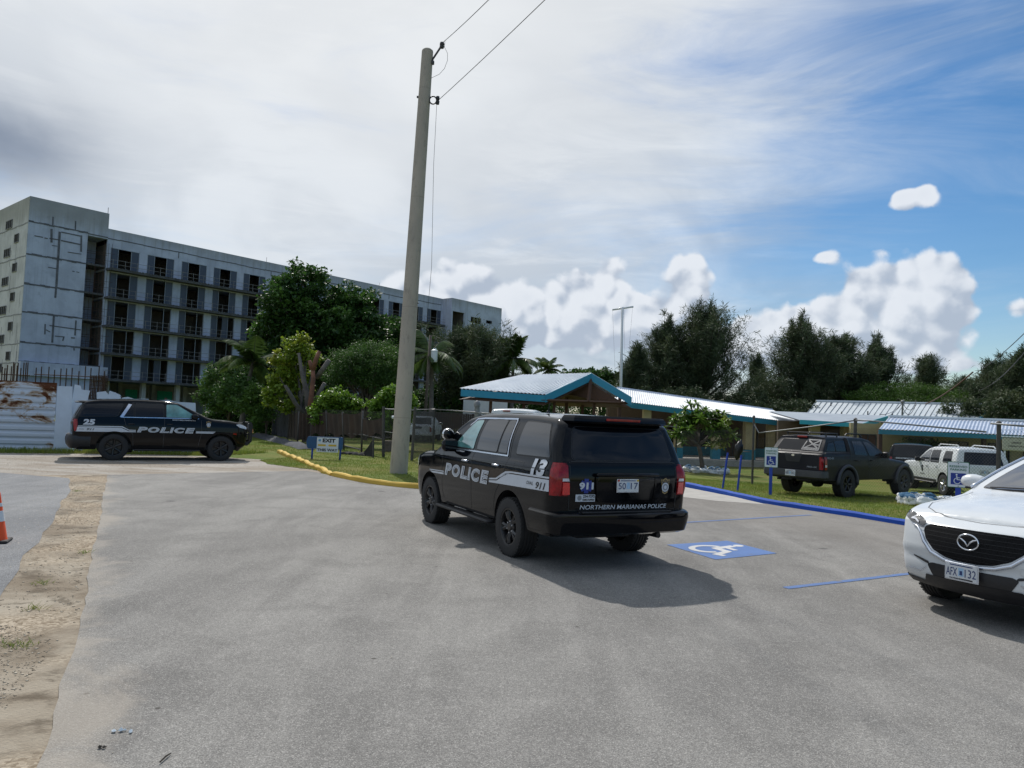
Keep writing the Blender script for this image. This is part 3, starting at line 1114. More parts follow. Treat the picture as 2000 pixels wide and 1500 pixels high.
def tj(px, py):
    d_ = view_dir(px, py)
    nx, ny = -math.sin(AB), math.cos(AB)
    t = (nx * bc.x + ny * bc.y) / (nx * d_.x + ny * d_.y)
    p = Vector((t * d_.x, t * d_.y, CAM_H + t * d_.z))
    return ((p.x - bc.x) * math.cos(AB) + (p.y - bc.y) * math.sin(AB), p.z)


z1 = lambda x, y: tj(x / 7.143, 370 + y / 7.143)
z2 = lambda x, y: tj(x / 7.143, 560 + y / 7.143)
for a, b, w in [(z1(740, 380), z1(735, 520), .10), (z1(1055, 440), z1(1050, 575), .10), (z1(718, 550), z1(718, 740), .16), (z1(833, 590), z1(812, 960), .17),
                (z1(1135, 640), z1(1130, 870), .13), (z1(690, 682), z1(830, 705), .09), (z1(850, 712), z1(1130, 770), .11), (z1(480, 645), z1(600, 668), .08),
                (z1(620, 676), z1(665, 686), .09), (z1(725, 780), z1(800, 792), .06), (z1(945, 874), z1(1135, 902), .07), (z1(855, 595), z1(1120, 650), .10),
                (z1(808, 985), z1(785, 1360), .17), (z1(670, 1085), z1(790, 1105), .07), (z1(1008, 1140), z1(1040, 1146), .07), (z1(1065, 1150), z1(1105, 1158), .06),
                (z2(782, 20), z2(770, 155), .15), (z2(752, 385), z2(728, 780), .15), (z2(1060, 470), z2(1045, 680), .12), (z2(690, 540), z2(1125, 602), .09),
                (z2(630, 520), z2(625, 665), .10), (z2(640, 600), z2(700, 632), .08), (z2(765, 688), z2(900, 700), .08), (z2(890, 700), z2(875, 755), .10),
                (z2(990, 712), z2(1045, 716), .10), (z2(1030, 855), z2(1035, 890), .12)]:
    L = math.hypot(b[0] - a[0], b[1] - a[1])
    th = math.atan2(b[1] - a[1], b[0] - a[0])
    mb.box(((a[0] + b[0]) / 2, -.014, (a[1] + b[1]) / 2), (L, .03, w * 1.35), M=Matrix.Rotation(-th, 3, 'Y'))
mb.build('patch_marks', M['joint'], tower)
# left return face: pale board-marked skin, joints, windows
mb = MB()
mb.box((-.02, 6.5, TH / 2), (.04, 12.98, TH - .06))
skin = mb.build('side_face', M['concrete_side'], BLD)
mb = MB()
for z in (21.2, 17.5, 14.1, 11.0, 7.7, 5.6):
    for i in range(13):
        mb.box((-.05, i + .5, z + .03 * math.sin(i * 1.9 + z)), (.03, 1.002, .12))
mb.build('joints', M['joint_pale'], skin)
mb = MB()
rj = random.Random(4)
for i in range(46):
    y = rj.uniform(.4, 12.6)
    z = rj.uniform(2, 19)
    mb.box((-.047, y, z), (.02, rj.uniform(.03, .07), rj.uniform(.6, 3.0)))
mb.build('streaks', M['joint_pale'], skin)
k = 0
for (y0, y1, zt) in ((5.4, 7.5, 22.3), (2.75, 4.1, 20.3)):
    for f in range(7):
        z = zt - f * 3.36
        if z < 1.5:
            continue
        m_ = MB()
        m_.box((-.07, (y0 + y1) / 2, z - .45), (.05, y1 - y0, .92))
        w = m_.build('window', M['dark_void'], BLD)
        m_ = MB()
        nmul = 3 if y1 - y0 > 1.8 else 1
        for q in range(nmul + 1):
            m_.box((-.11, y0 + (y1 - y0) * q / nmul, z - .45), (.05, .05, .96))
        m_.box((-.11, (y0 + y1) / 2, z + .02), (.06, y1 - y0 + .1, .06))
        m_.box((-.11, (y0 + y1) / 2, z - .93), (.06, y1 - y0 + .1, .06))
        m_.build('frame', M['joint_pale'], w)
# stair opening: floors, back wall and dark doors
for z in (5.8, 7.9, 11.2, 14.4, 17.8):
    mb = MB()
    mb.box((7.2, 1.7, z), (2.16, 3.3, .22))
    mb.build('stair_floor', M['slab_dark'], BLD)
for z in (6.0, 8.0, 11.3, 14.5, 17.9):
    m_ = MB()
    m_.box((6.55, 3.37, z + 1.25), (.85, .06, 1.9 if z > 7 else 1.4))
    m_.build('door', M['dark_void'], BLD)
mb = MB()
for z in (18.2, 19.1, 15, 15.7, 11.6, 12.4, 8.4, 9.2):
    mb.tube([(6.15, .1, z), (8.2, -.5, z - .05)], .02, 5)
    mb.tube([(6.15, .6, z + .3), (8.9, -.7, z + .22)], .02, 5)
for q in range(9):
    mb.tube([(6.3 + q * .3, .1 - (q % 3) * .25, 5.9), (6.32 + q * .3, .1 - (q % 3) * .25, 20.6 if q > 4 else 18)], .018, 5)
mb.build('scaffold', M['rust'], BLD)
# step at the tower foot
mb = MB()
mb.box((4.5, -.35, 5.0), (9.0, .7, 1.5))
mb.box((4.4, -.1, 2.1), (8.8, .3, 4.28))
mb.build('podium', M['concrete'], BLD)

# main front: piers, spandrels, parapet, rooms
S0, S1 = 8.3, 66.0
FL = [4.45, 7.55, 10.8, 14.2, 17.6]
HEAD = [7.25, 10.45, 13.85, 17.25, 20.2]
BW, BP = 3.38, 4.33
NB = 13
mb = MB()
mb.box(((S0 + S1) / 2, .15, (20.2 + 22.4) / 2), (S1 - S0, .3, 2.2))
for f in range(5):
    z0, z1_ = FL[f], (FL[f + 1] if f < 4 else 20.2)
    if f < 4:
        mb.box(((S0 + S1) / 2, .15, (HEAD[f] + FL[f + 1] - .0) / 2), (S1 - S0, .3, FL[f + 1] - HEAD[f]))
    mb.box((S0 + .2, .15, (z0 + HEAD[f]) / 2), (.4, .3, HEAD[f] - z0))
    for k in range(NB):
        a, b = 8.7 + BP * k + BW, 8.7 + BP * (k + 1)
        mb.box(((a + b) / 2, .15, (z0 + HEAD[f]) / 2), (b - a, .3, HEAD[f] - z0))
front = mb.build('front_wall', M['concrete'], BLD)
mb = MB()
for i in range(40):
    s0, s1 = S0 + (S1 - 2 - S0) * i / 40, S0 + (S1 - 2 - S0) * (i + 1) / 40
    mb.box(((s0 + s1) / 2, -.008, 21.22 + .035 * math.sin(i * 1.3) + .03 * math.sin(i * .37)), (s1 - s0, .02, .12))
for s in (16.9, 30.2, 41.0, 52.0):
    mb.box((s, -.009, 20.85), (.1, .02, .75))
mb.build('joint', M['joint'], front)
mb = MB()
mb.box(((S0 + S1) / 2, 12.5, 11.2), (S1 - S0, .3, 22.3))
mb.box((S1, 6.4, 11.2), (.3, 12, 22.3))
mb.box(((S0 + S1) / 2, 6.5, 22.2), (S1 - S0, 12.6, .2))
for f in range(5):
    mb.box(((S0 + S1) / 2, 6.3, FL[f] - .12), (S1 - S0, 12.2, .22))
mb.build('rear_wall', M['concrete'], BLD)
mb = MB()
for f in range(5):
    mb.box(((S0 + S1) / 2, 4.2, FL[f] + 1.55), (S1 - S0, .15, 2.9))
    for k in range(NB + 1):
        mb.box((8.5 + BP * k, 2.2, FL[f] + 1.55), (.15, 3.8, 2.9))
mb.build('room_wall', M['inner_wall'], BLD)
# door-windows
rw = random.Random(12)
for f in range(5):
    for k in range(NB):
        if f < 4 and k > 6:
            continue
        a = 8.7 + BP * k
        z0, zt = FL[f] + .02, HEAD[f]
        m_ = MB()
        for s in (a + .04, a + .9, a + BW - .95, a + BW - .04):
            m_.box((s, .05, (z0 + zt) / 2), (.06, .09, zt - z0))
        m_.box((a + BW / 2, .05, zt - .03), (BW, .09, .06))
        w = m_.build('window', M['frame_alu'], BLD)
        spans = [(a + .07, a + .87), (a + BW - .92, a + BW - .07)]
        if rw.random() < .35 and f < 4:
            spans = [(a + .07, a + .87)]
        if rw.random() < .2 and f < 3:
            spans = [(a + .07, a + .87), (a + BW - 1.75, a + BW - .92)]
        for (p, q) in spans:
            m_ = MB()
            m_.box(((p + q) / 2, .06, (z0 + zt) / 2 - .02), (q - p, .03, zt - z0 - .08))
            m_.build('panel', M['shutter'], w)
# balconies
for f in range(5):
    m_ = MB()
    m_.box((S0 + (64.0 - S0) / 2, -.66, FL[f] - .14), (64.0 - S0, 1.3, .26))
    for q in range(140):
        s = S0 + .2 + q * .398
        m_.box((s, -1.33, FL[f] - .03 + rw.uniform(-.03, .03)), (.22, .10, .10))
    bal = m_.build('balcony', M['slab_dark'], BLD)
    m_ = MB()
    for zz in (.45, .95):
        m_.tube([(S0, -1.22, FL[f] + zz), (64.0, -1.22, FL[f] + zz)], .022, 4)
    for q in range(40):
        m_.tube([(S0 + .3 + q * 1.4, -1.22, FL[f]), (S0 + .3 + q * 1.4, -1.22, FL[f] + 1.05)], .025, 4)
    m_.build('railing', M['galv'], bal)
# ground floor
mb = MB()
for s in np.arange(9.6, 64, 4.33):
    mb.box((s, 1.0, 2.1), (.5, .6, 4.3))
    mb.box((s, 8.0, 2.1), (.5, .6, 4.3))
mb.box(((S0 + S1) / 2, 11.0, 2.1), (S1 - S0, .2, 4.2))
mb.build('column', M['concrete_side'], BLD)
for a, b in ((9.9, 11.4), (13.9, 15.4), (18.0, 20.0)):
    m_ = MB()
    m_.box(((a + b) / 2, 6.0, 2.7), (b - a, .05, 1.4))
    m_.build('netting', M['green_net'], BLD)
# right end block, standing forward of the front
OFF = -2.4


def tj2(px, py):
    d_ = view_dir(px, py)
    nx, ny = -math.sin(AB), math.cos(AB)
    t = (nx * bc.x + ny * bc.y + OFF) / (nx * d_.x + ny * d_.y)
    p = Vector((t * d_.x, t * d_.y, CAM_H + t * d_.z))
    return ((p.x - bc.x) * math.cos(AB) + (p.y - bc.y) * math.sin(AB), p.z)


z4 = lambda x, y: tj2(720 + x / 5.882, 500 + y / 5.882)
(sa, zt), (sb, zb_) = z4(960, 480), z4(1530, 605)
(oa, oz), (ob, _) = z4(968, 630), z4(1100, 655)
mb = MB()
# front wall around the openings
w7a, w7t = z4(1175, 695)
w7b, _ = z4(1295, 715)
w8a, w8t = z4(1350, 735)
w8b, w8b_ = z4(1418, 785)
W7B = w7t - 1.1
mb.box((oa / 2 + sa / 2, OFF + .15, oz / 2), (oa - sa, .3, oz))
mb.box(((sa + sb) / 2, OFF + .15, (oz + zt) / 2), (sb - sa, .3, zt - oz))
mb.box(((ob + w7a) / 2, OFF + .15, oz / 2), (w7a - ob, .3, oz))
mb.box(((w7a + w7b) / 2, OFF + .15, (w7t + oz) / 2), (w7b - w7a, .3, oz - w7t))
mb.box(((w7a + w7b) / 2, OFF + .15, W7B / 2), (w7b - w7a, .3, W7B))
mb.box(((w7b + w8a) / 2, OFF + .15, oz / 2), (w8a - w7b, .3, oz))
mb.box(((w8a + w8b) / 2, OFF + .15, (w8t + oz) / 2), (w8b - w8a, .3, oz - w8t))
mb.box(((w8a + w8b) / 2, OFF + .15, w8b_ / 2), (w8b - w8a, .3, w8b_))
mb.box(((w8b + sb) / 2, OFF + .15, oz / 2), (sb - w8b, .3, oz))
mb.box((sa + .15, OFF + 2.0, zt / 2), (.3, 3.4, zt - .01))
mb.box((sb - .15, OFF + 7.5, zt / 2), (.3, 14.4, zt - .01))
mb.box(((sa + sb) / 2, OFF + 7.5, zt - .7), (sb - sa - .7, 14.4, .2))
mb.build('end_block', M['concrete'], BLD)
mb = MB()
mb.box(((sa + sb) / 2, OFF + 4.0, zt / 2 - .6), (sb - sa - .7, .2, zt - 1.6))
mb.box((ob + .1, OFF + 2.2, zt / 2 - .6), (.15, 3.3, zt - 1.6))
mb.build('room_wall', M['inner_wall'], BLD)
for (p, q, t_, b_) in ((w7a, w7b, w7t, W7B), (w8a, w8b, w8t, w8b_)):
    m_ = MB()
    nm = 3 if q - p > 2 else 1
    for i in range(nm + 1):
        m_.box((p + .03 + (q - p - .06) * i / nm, OFF + .1, (t_ + b_) / 2), (.06, .1, t_ - b_))
    m_.build('window', M['frame_alu'], BLD)
# starter bars on top of the tower and parapet
mb = MB()
mb.tube([(8.2, .2, TH - .1), (8.2, .2, TH + .75)], .03, 5)
for s, h in ((29.5, .7), (38, .9), (38.5, .5), (50, .5), (56.0, .4)):
    mb.tube([(s, .2, 22.3), (s, .2, 22.4 + h)], .025, 5)
mb.build('starter_bar', M['rust'], BLD)

# rebar standing in front of the tower
for (px0, px1, cnt, py0, py1, Y, lab) in ((5, 55, 13, 706, 752, 60, 'dense clump of thin upright rebar rods above the rusty metal fence'),
                                     (70, 205, 12, 714, 756, 62, 'sparse row of thin upright rebar rods in front of the tower foot')):
    mb = MB()
    rr = random.Random(int(px0))
    for q in range(cnt):
        px = px0 + (px1 - px0) * q / (cnt - 1) + rr.uniform(-2, 2)
        p = at(px, py0 + rr.uniform(0, 14), Y)
        mb.tube([(p.x, p.y, 0), (p.x - .02, p.y, p.z)], .045, 5)
    a, b = at(px0 - 3, 731, Y), at(px1 + 3, 731 + (px1 - px0) * .045, Y)
    mb.tube([a, b], .04, 5)
    tag(mb.build('rebar_rods', M['rust']), lab, 'rebar')
for (px, w, lab) in ((186, 12, 'rust brown rebar column cage left of the gap in the white fence'), (203, 10, 'rust brown rebar column cage beside the first one behind the white fence')):
    mb = MB()
    Y = 58
    p = at(px, 734, Y)
    hw = w / 2 / F_PX * Y
    for a in np.linspace(-hw, hw, 5):
        for b in (-hw, 0, hw):
            mb.tube([(p.x + a, p.y + b, 0), (p.x + a, p.y + b, p.z + .15 * abs(a))], .035, 5)
    for z in np.arange(.2, p.z, .28):
        for s_ in (-1, 1):
            mb.tube([(p.x - hw, p.y + s_ * hw, z), (p.x + hw, p.y + s_ * hw, z)], .02, 4)
    mb.build('rods', M['rust'])
    o = bpy.data.objects[-1] if False else COL.objects[-1]
    o.name = 'rebar_cage'
    tag(o, lab, 'rebar')


# ------------------------------------------------------------------ white metal site fence on the left
def rusty_mat():
    m = Mat('rusty_white_sheet')
    P = m.co()
    x = m.xyz(P)
    a = m.noise(1.1, 6, .65, .8, vec=P, scl=(1, 1, 2.2))
    b = m.noise(9, 5, .7, vec=P, scl=(1, 1, 2))
    seam = m.math('SUBTRACT', 1.0, m.rng(m.math('ABSOLUTE', m.math('SINE', m.math('MULTIPLY', x[2], 13.4))), 0.0, .5))
    t = m.math('ADD', m.math('MULTIPLY', a, 1.0), m.math('MULTIPLY', seam, .045))
    hgt = m.rng(x[2], .6, 2.2, -.10, .10)
    t = m.math('ADD', t, hgt)
    t = m.math('ADD', t, m.math('MULTIPLY', m.math('SUBTRACT', b, .5), .16))
    c = m.mix(m.rng(t, .50, .60, smooth=True), (0.52, 0.58, 0.66), (0.34, 0.25, 0.17))
    c = m.mix(m.rng(t, .58, .64, smooth=True), c, (0.10, 0.035, 0.015))
    m.set(color=c, rough=m.rng(t, .5, .62, .45, .9), spec=.3)
    return m.m


M['rusty_sheet'] = rusty_mat()
M['white_wall'] = simple('whitewashed_board', (0.56, 0.64, 0.74), .7, var=.08, scale=2, bump=.1)
WP0, WD = Vector((-16.94, 24.63, 0)), Vector((.90, .436, 0)).normalized()


def wall_s(px, py):
    """distance along and height on the site fence line for a sight line"""
    d_ = view_dir(px, py)
    nx, ny = -WD.y, WD.x
    t = (nx * WP0.x + ny * WP0.y) / (nx * d_.x + ny * d_.y)
    p = Vector((t * d_.x, t * d_.y, CAM_H + t * d_.z))
    return (p - WP0).dot(WD), p.z


sf = thing('site_fence', 'white and rust corrugated metal sheets with jagged white boards behind the police SUV numbered 25', 'fence', WP0, math.atan2(WD.y, WD.x))
# corrugated sheets, ribs running along
s_r, z_r = wall_s(112, 748)
s_l = -7.0
mb = MB()


def corr(mb, s0, s1, z0, z1, y, amp=.022, pitch=.235):
    nz_ = int((z1 - z0) / .02)
    zs = np.linspace(z0, z1, nz_)
    ns = 2
    vs, fs = [], []
    for i, z in enumerate(zs):
        q = (z / pitch) % 1.0
        d_ = amp * (1 if q < .62 else -1) * min(1, min(abs(q - .62), q if q < .62 else 1 - q) * 12)
        for k in range(ns):
            vs.append((s0 + (s1 - s0) * k / (ns - 1), y - d_, z))
    for i in range(len(zs) - 1):
        fs.append((2 * i, 2 * i + 1, 2 * i + 3, 2 * i + 2))
    mb.add(vs, fs)


for (a, b, z0, z1, y) in ((s_l, s_r - 1.9, 1.0, z_r + .06, 0), (s_r - 2.0, s_r, .98, z_r + .0, -.05), (s_l, s_r - 2.4, .02, 1.05, -.06), (s_r - 2.5, s_r + .12, .03, 1.03, -.03)):
    m_ = MB()
    corr(m_, a, b, z0, z1, y)
    o = m_.build('metal_sheet', M['rusty_sheet'], sf, smooth=True, sharp=40)
# broken boards
def board(pts, y, th=.04):
    poly = [wall_s(*p) for p in pts]
    poly = [(s, max(z, 0)) for s, z in poly]
    m_ = MB()
    m_.prism(poly, (0, th, 0), (0, y, 0))
    m_.build('board', M['white_wall'], sf)


board([(104, 884), (113, 754), (142, 755), (139, 884)], -.10)
board([(127, 884), (140, 790), (146, 751), (157, 753), (159, 761), (176, 763), (170, 784), (150, 800), (132, 884)], -.03)
board([(140, 884), (150, 800), (166, 786), (168, 884)], .04)
board([(160, 884), (189, 884), (189, 766), (206, 764), (212, 771), (214, 763), (226, 767), (236, 772), (236, 884)], .03)
board([(236, 884), (237, 777), (250, 775), (262, 779), (290, 779), (292, 782), (330, 781), (345, 785), (382, 787), (384, 884)], .0)
mb = MB()
for s in np.arange(-6.5, 5, 1.9):
    mb.box((s, .12, 1.0), (.08, .08, 2.0))
mb.build('post', M['rust'], sf)

# ------------------------------------------------------------------ school buildings on the right
def corrugated(name, quad, mat, parent, pitch=.2, amp=.03, axis=0, smooth=True):
    """quad a,b (eave) c,d (ridge): ribs run from eave to ridge"""
    a, b, c, d = [Vector(q) for q in quad]
    n = max(4, int((b - a).length / pitch * 6))
    nn = (b - a).cross(d - a).normalized()
    if nn.z < 0:
        nn = -nn
    vs, fs = [], []
    for i in range(n + 1):
        t = i / n
        h = amp * math.sin(2 * PI * t * (b - a).length / pitch)
        vs.append(a.lerp(b, t) + nn * h)
        vs.append(d.lerp(c, t) + nn * h)
    fs = [(2 * i, 2 * i + 2, 2 * i + 3, 2 * i + 1) for i in range(n)]
    return mesh_obj(name, vs, fs, mat, parent, smooth)


def roof_mat(name, c1, c2, rough=.45, metal=.1):
    m = Mat(name)
    P = m.co()
    a = m.noise(.8, 5, .6, .3, vec=P)
    b = m.noise(5, 5, .7, vec=P)
    c = m.mix(m.rng(a, .35, .65), c1, c2)
    c = m.mix(m.rng(b, .55, .8, 0, .4), c, tuple(q * .6 for q in c2))
    m.set(color=c, rough=rough, metal=metal)
    return m.m


M['roof_white'] = roof_mat('white_corrugated_roof', (0.90, 0.91, 0.92), (0.78, 0.80, 0.82), .30)
M['roof_grey'] = roof_mat('grey_flat_roof', (0.33, 0.37, 0.41), (0.25, 0.29, 0.34), .6)
M['roof_alu'] = roof_mat('corrugated_steel_roof', (0.60, 0.64, 0.72), (0.45, 0.50, 0.60), .35, .4)
M['roof_seam'] = roof_mat('standing_seam_roof', (0.60, 0.64, 0.66), (0.52, 0.56, 0.58), .5)


def board3(mb, a, b, h, th, up=Vector((0, 0, 1)), drop=0.0):
    """vertical fascia board hanging below the line a-b"""
    a, b = Vector(a), Vector(b)
    t = (b - a).normalized()
    nn = t.cross(up).normalized() * th
    z = Vector((0, 0, 1))
    vs = [a - z * drop, b - z * drop, b - z * (drop + h), a - z * (drop + h)]
    mb.add(vs + [v + nn for v in vs], [(0, 1, 2, 3), (7, 6, 5, 4), (0, 4, 5, 1), (1, 5, 6, 2), (2, 6, 7, 3), (3, 7, 4, 0)])


# pavilion
E2, E1, R1, R2, E3 = at(896.5, 758.5, 37.0), at(1065, 770.5, 38.0), at(1155, 728.6, 39.5), at(1021, 732, 41.0), at(1234, 776, 38.6)
E4 = R2 + (R2 - (E2 + Vector((0, 0, 0)))) * .9
E4.z = E3.z
E4 = Vector((E3.x - (E1.x - E2.x) * .8, E3.y + 5.0, E3.z))
pav = thing('pavilion', 'open gabled pavilion with white corrugated roof and turquoise fascia', 'pavilion', (0, 0, 0))
corrugated('roof', (E2, E1, R1, R2), M['roof_white'], pav, .20, .028)
corrugated('roof', (E3, E4, R2, R1), M['roof_white'], pav, .20, .028)
mb = MB()
board3(mb, E2 + Vector((0.1, 0, -.05)), E1 + Vector((0, 0, -.05)), .34, .05)
ap = R1 + Vector((0, -.02, 0))
for p, q in ((E1, ap), (ap, E3)):
    board3(mb, p + Vector((0, -.03, 0)), q + Vector((0, -.03, 0)), .42, .05)
mb.build('fascia', M['teal_fascia'], pav)
mb = MB()
for q4 in ((E2, E1, R1), (E2, R1, R2), (E3, E4, R2), (E3, R2, R1)):
    mb.poly([q + Vector((0, 0, -.55)) for q in q4])
mb.build('ceiling', M['brown_wood'], pav, fix=False)
mb = MB()
inset = [E1.lerp(E3, .12) + Vector((0, 1.0, 0)), E1.lerp(E3, .90) + Vector((0, 1.2, 0)), E2.lerp(E1, .18) + Vector((.8, 1.0, 0)), E2.lerp(E1, .62) + Vector((.6, 1.0, 0)),
         E4.lerp(E3, .25) + Vector((-.6, -1.5, 0)), E4.lerp(E3, .65) + Vector((-.6, -.6, 0)), E1.lerp(E3, .5) + Vector((0, 3.2, 0))]
for p in inset:
    m_ = MB()
    g = gz(p.x, p.y)
    m_.box((p.x, p.y, (p.z + 1.9 + .1) / 2), (.16, .16, p.z - 1.9 + .3))
    post = m_.build('post', M['brown_wood'], pav)
    m_ = MB()
    m_.box((p.x, p.y, (g + 2.0) / 2), (.42, .42, 2.0 - g), ch=.03)
    m_.build('pier', M['cream'], post)
mb = MB()
for t in np.linspace(.05, .95, 6):
    a = E1.lerp(E2, t)
    b = R1.lerp(R2, t)
    c = E3.lerp(E4, t)
    mb.tube([a + Vector((0, 0, -.12)), b + Vector((0, 0, -.14))], .06, 4)
    mb.tube([b + Vector((0, 0, -.14)), c + Vector((0, 0, -.12))], .06, 4)
    mb.tube([a + Vector((0, 0, -.3)), c + Vector((0, 0, -.3))], .07, 4)
mb.tube([E1.lerp(E3, .5) + Vector((0, .1, -.3)), R1 + Vector((0, .1, -.15))], .09, 4)
mb.build('truss', M['brown_wood'], pav)

# covered walkway wing
w_up0, w_up1 = at(1205, 757.5, 46), at(1508, 800.8, 51)
w_lo0, w_lo1 = at(1200, 781.5, 41.5), at(1565, 826.3, 46)
wing = thing('walkway_wing', 'long covered walkway with white roof falling to the right and cream columns with turquoise bases', 'building', (0, 0, 0))
corrugated('roof', (w_lo0, w_lo1, w_up1, w_up0), M['roof_white'], wing, .16, .02)
mb = MB()
board3(mb, w_lo0 + Vector((0, 0, -.03)), w_lo1 + Vector((0, 0, -.03)), .30, .05)
mb.build('fascia', M['teal_wall'], wing)
ridgecap = MB()
ridgecap.tube([w_up0, w_up1], .09, 6)
ridgecap.build('ridge_cap', M['roof_alu'], wing)


def column(parent, x, y, ztop, w=.5, base_h=.95):
    g = gz(x, y)
    m_ = MB()
    m_.box((x, y, (g + base_h + ztop) / 2), (w, w, ztop - g - base_h), ch=.02)
    c_ = m_.build('column', M['cream'], parent)
    m_ = MB()
    m_.box((x, y, g + base_h / 2), (w + .04, w + .04, base_h), ch=.02)
    m_.build('base', M['teal_wall'], c_)


for px, Y in ((1325, 42), (1398, 44.5), (1463, 45.0), (1505, 45.6), (1545, 45.8), (1262, 41.6)):
    t = (px - 1200) / 365
    e = w_lo0.lerp(w_lo1, max(0, min(1, t)))
    p = at(px, 850, e.y + .7)
    column(wing, p.x, p.y, e.z - .2, .62 if px in (1463,) else .46)
# back wall of the wing: brown above, turquoise dado, doors and windows
wb0, wb1 = Vector((w_up0.x - .5, w_up0.y + .6, 0)), Vector((w_up1.x + 1.5, w_up1.y + .6, 0))
wd = (wb1 - wb0).normalized()
wang = math.atan2(wd.y, wd.x)
L = (wb1 - wb0).length


def wall_run(parent, p0, ang, L, z0, z1, mat, th=.2, name='wall', dado=None):
    m_ = MB()
    c, s = math.cos(ang), math.sin(ang)
    m_.box((p0.x + c * L / 2, p0.y + s * L / 2, (z0 + z1) / 2), (L, th, z1 - z0), rz=ang)
    o = m_.build(name, mat, parent)
    if dado:
        m_ = MB()
        m_.box((p0.x + c * L / 2 + s * .02, p0.y + s * L / 2 - c * .02, (z0 + dado) / 2 + z0 / 2), (L - .02, th, dado), rz=ang)
        m_.build('dado', M['teal_wall'], o)
    return o


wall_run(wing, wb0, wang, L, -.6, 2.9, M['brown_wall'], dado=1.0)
for t, w, z0, z1 in ((.18, 1.0, -.5, 1.7), (.35, 1.3, .5, 1.6), (.52, 1.3, .5, 1.6), (.66, 1.0, -.5, 1.7), (.80, 1.3, .5, 1.6), (.93, .9, .5, 1.5)):
    p = wb0 + wd * L * t
    m_ = MB()
    m_.box((p.x + wd.y * .13, p.y - wd.x * .13, (z0 + z1) / 2), (w, .06, z1 - z0), rz=wang)
    o = m_.build('window' if z0 > 0 else 'door', M['glass_dark'] if z0 > 0 else M['brown_wood'], wing)
    m_ = MB()
    for q in (-w / 2, 0, w / 2):
        m_.box((p.x + wd.x * q + wd.y * .17, p.y + wd.y * q - wd.x * .17, (z0 + z1) / 2), (.05, .05, z1 - z0 + .05), rz=wang)
    m_.build('frame', M['trim_grey'], o)
m_ = MB()
mid0, mid1 = w_lo0 + Vector((-1, -.2, 0)), w_lo1 + Vector((3, -.2, 0))
dv = (mid1 - mid0)
m_.box(((mid0.x + mid1.x) / 2, (mid0.y + mid1.y) / 2 + 2.4, -.33), (dv.length, 5.6, .34), rz=math.atan2(dv.y, dv.x))
tag(m_.build('walkway_floor', M['concrete_slab']), kind='structure')

# low hip-roofed classroom in the middle right
q_e0, q_e1, q_r1, q_r0 = at(1562, 820.4, 41), at(1684, 827.5, 41), at(1736, 812, 47.5), at(1500, 802.6, 47.5)
cls = thing('classroom_block', 'low classroom with flat grey-blue roof and bright turquoise fascia behind the dark pickup', 'building', (0, 0, 0))
mb = MB()
mb.poly([q_e0, q_e1, q_r1, q_r0])
mb.poly([q_e1, q_r1, q_r1 + Vector((0, 0, -.06)), q_e1 + Vector((0, 0, -.06))])
mb.poly([q_e0 + Vector((0, 0, -.06)), q_e1 + Vector((0, 0, -.06)), q_r1 + Vector((0, 0, -.06)), q_r0 + Vector((0, 0, -.06))])
mb.build('roof', M['roof_grey'], cls)
mb = MB()
board3(mb, q_e0 + Vector((0, 0, .02)), q_e1 + Vector((0, 0, .02)), .24, .05)
board3(mb, q_e1 + Vector((.0, 0, .02)), q_r1 + Vector((.0, 0, .02)), .26, .05)
mb.build('fascia', simple('bright_turquoise', (0.03, 0.34, 0.42), .5, var=.06), cls)
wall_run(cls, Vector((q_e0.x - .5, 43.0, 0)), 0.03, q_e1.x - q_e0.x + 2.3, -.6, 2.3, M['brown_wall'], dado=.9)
wall_run(cls, Vector((q_e1.x + 1.7, 43.0, 0)), 1.3, 5, -.6, 2.3, M['cream'])
for px in (1652, 1590, 1700):
    p = at(px, 860, 42.3)
    column(cls, p.x, p.y, 2.15, .5, .8)
for px, w in ((1612, 1.6), (1675, 1.1)):
    p = at(px, 850, 42.8)
    m_ = MB()
    m_.box((p.x, 42.86, 1.15), (w, .06, 1.0))
    m_.build('window', M['glass_dark'], cls)

# corrugated lean-to on the far right
r_e0, r_e1 = at(1716.5, 838, 37), at(2075, 853.5, 37)
r_r1, r_r0 = at(2075, 826.4, 42.5), at(1736, 815, 42.5)
lean = thing('lean_to', 'cream classroom under a bright corrugated steel roof behind the white SUVs', 'building', (0, 0, 0))
corrugated('roof', (r_e0, r_e1, r_r1, r_r0), M['roof_alu'], lean, .19, .020)
mb = MB()
board3(mb, r_e0 + Vector((0, .03, -.03)), r_e1 + Vector((0, .03, -.03)), .22, .05)
mb.build('fascia', M['teal_wall'], lean)
mb = MB()
mb.tube([r_r0 + Vector((0, 0, .05)), r_r1 + Vector((0, 0, .05))], .10, 6)
mb.build('ridge_cap', M['roof_seam'], lean)
wall_run(lean, Vector((r_e0.x + .2, 40.6, 0)), 0.0, 13, -.6, 2.3, M['cream'], dado=.8)
for x, w, z0, z1, nm in ((19.6, .9, -.4, 1.7, 'door'), (22.5, 1.3, .3, 1.65, 'window'), (24.6, 1.0, .3, 1.5, 'window'), (26.8, 1.1, .3, 1.5, 'window'), (28.6, .8, -.4, 1.6, 'door')):
    m_ = MB()
    m_.box((x, 40.47, (z0 + z1) / 2), (w, .06, z1 - z0))
    o = m_.build(nm, M['glass_dark'] if nm == 'window' else M['brown_wood'], lean)
    m_ = MB()
    for q in (-w / 2, 0, w / 2):
        m_.box((x + q, 40.42, (z0 + z1) / 2), (.05, .05, z1 - z0 + .04))
    m_.box((x, 40.42, z1), (w + .05, .052, .05))
    m_.build('frame', M['trim_grey'], o)
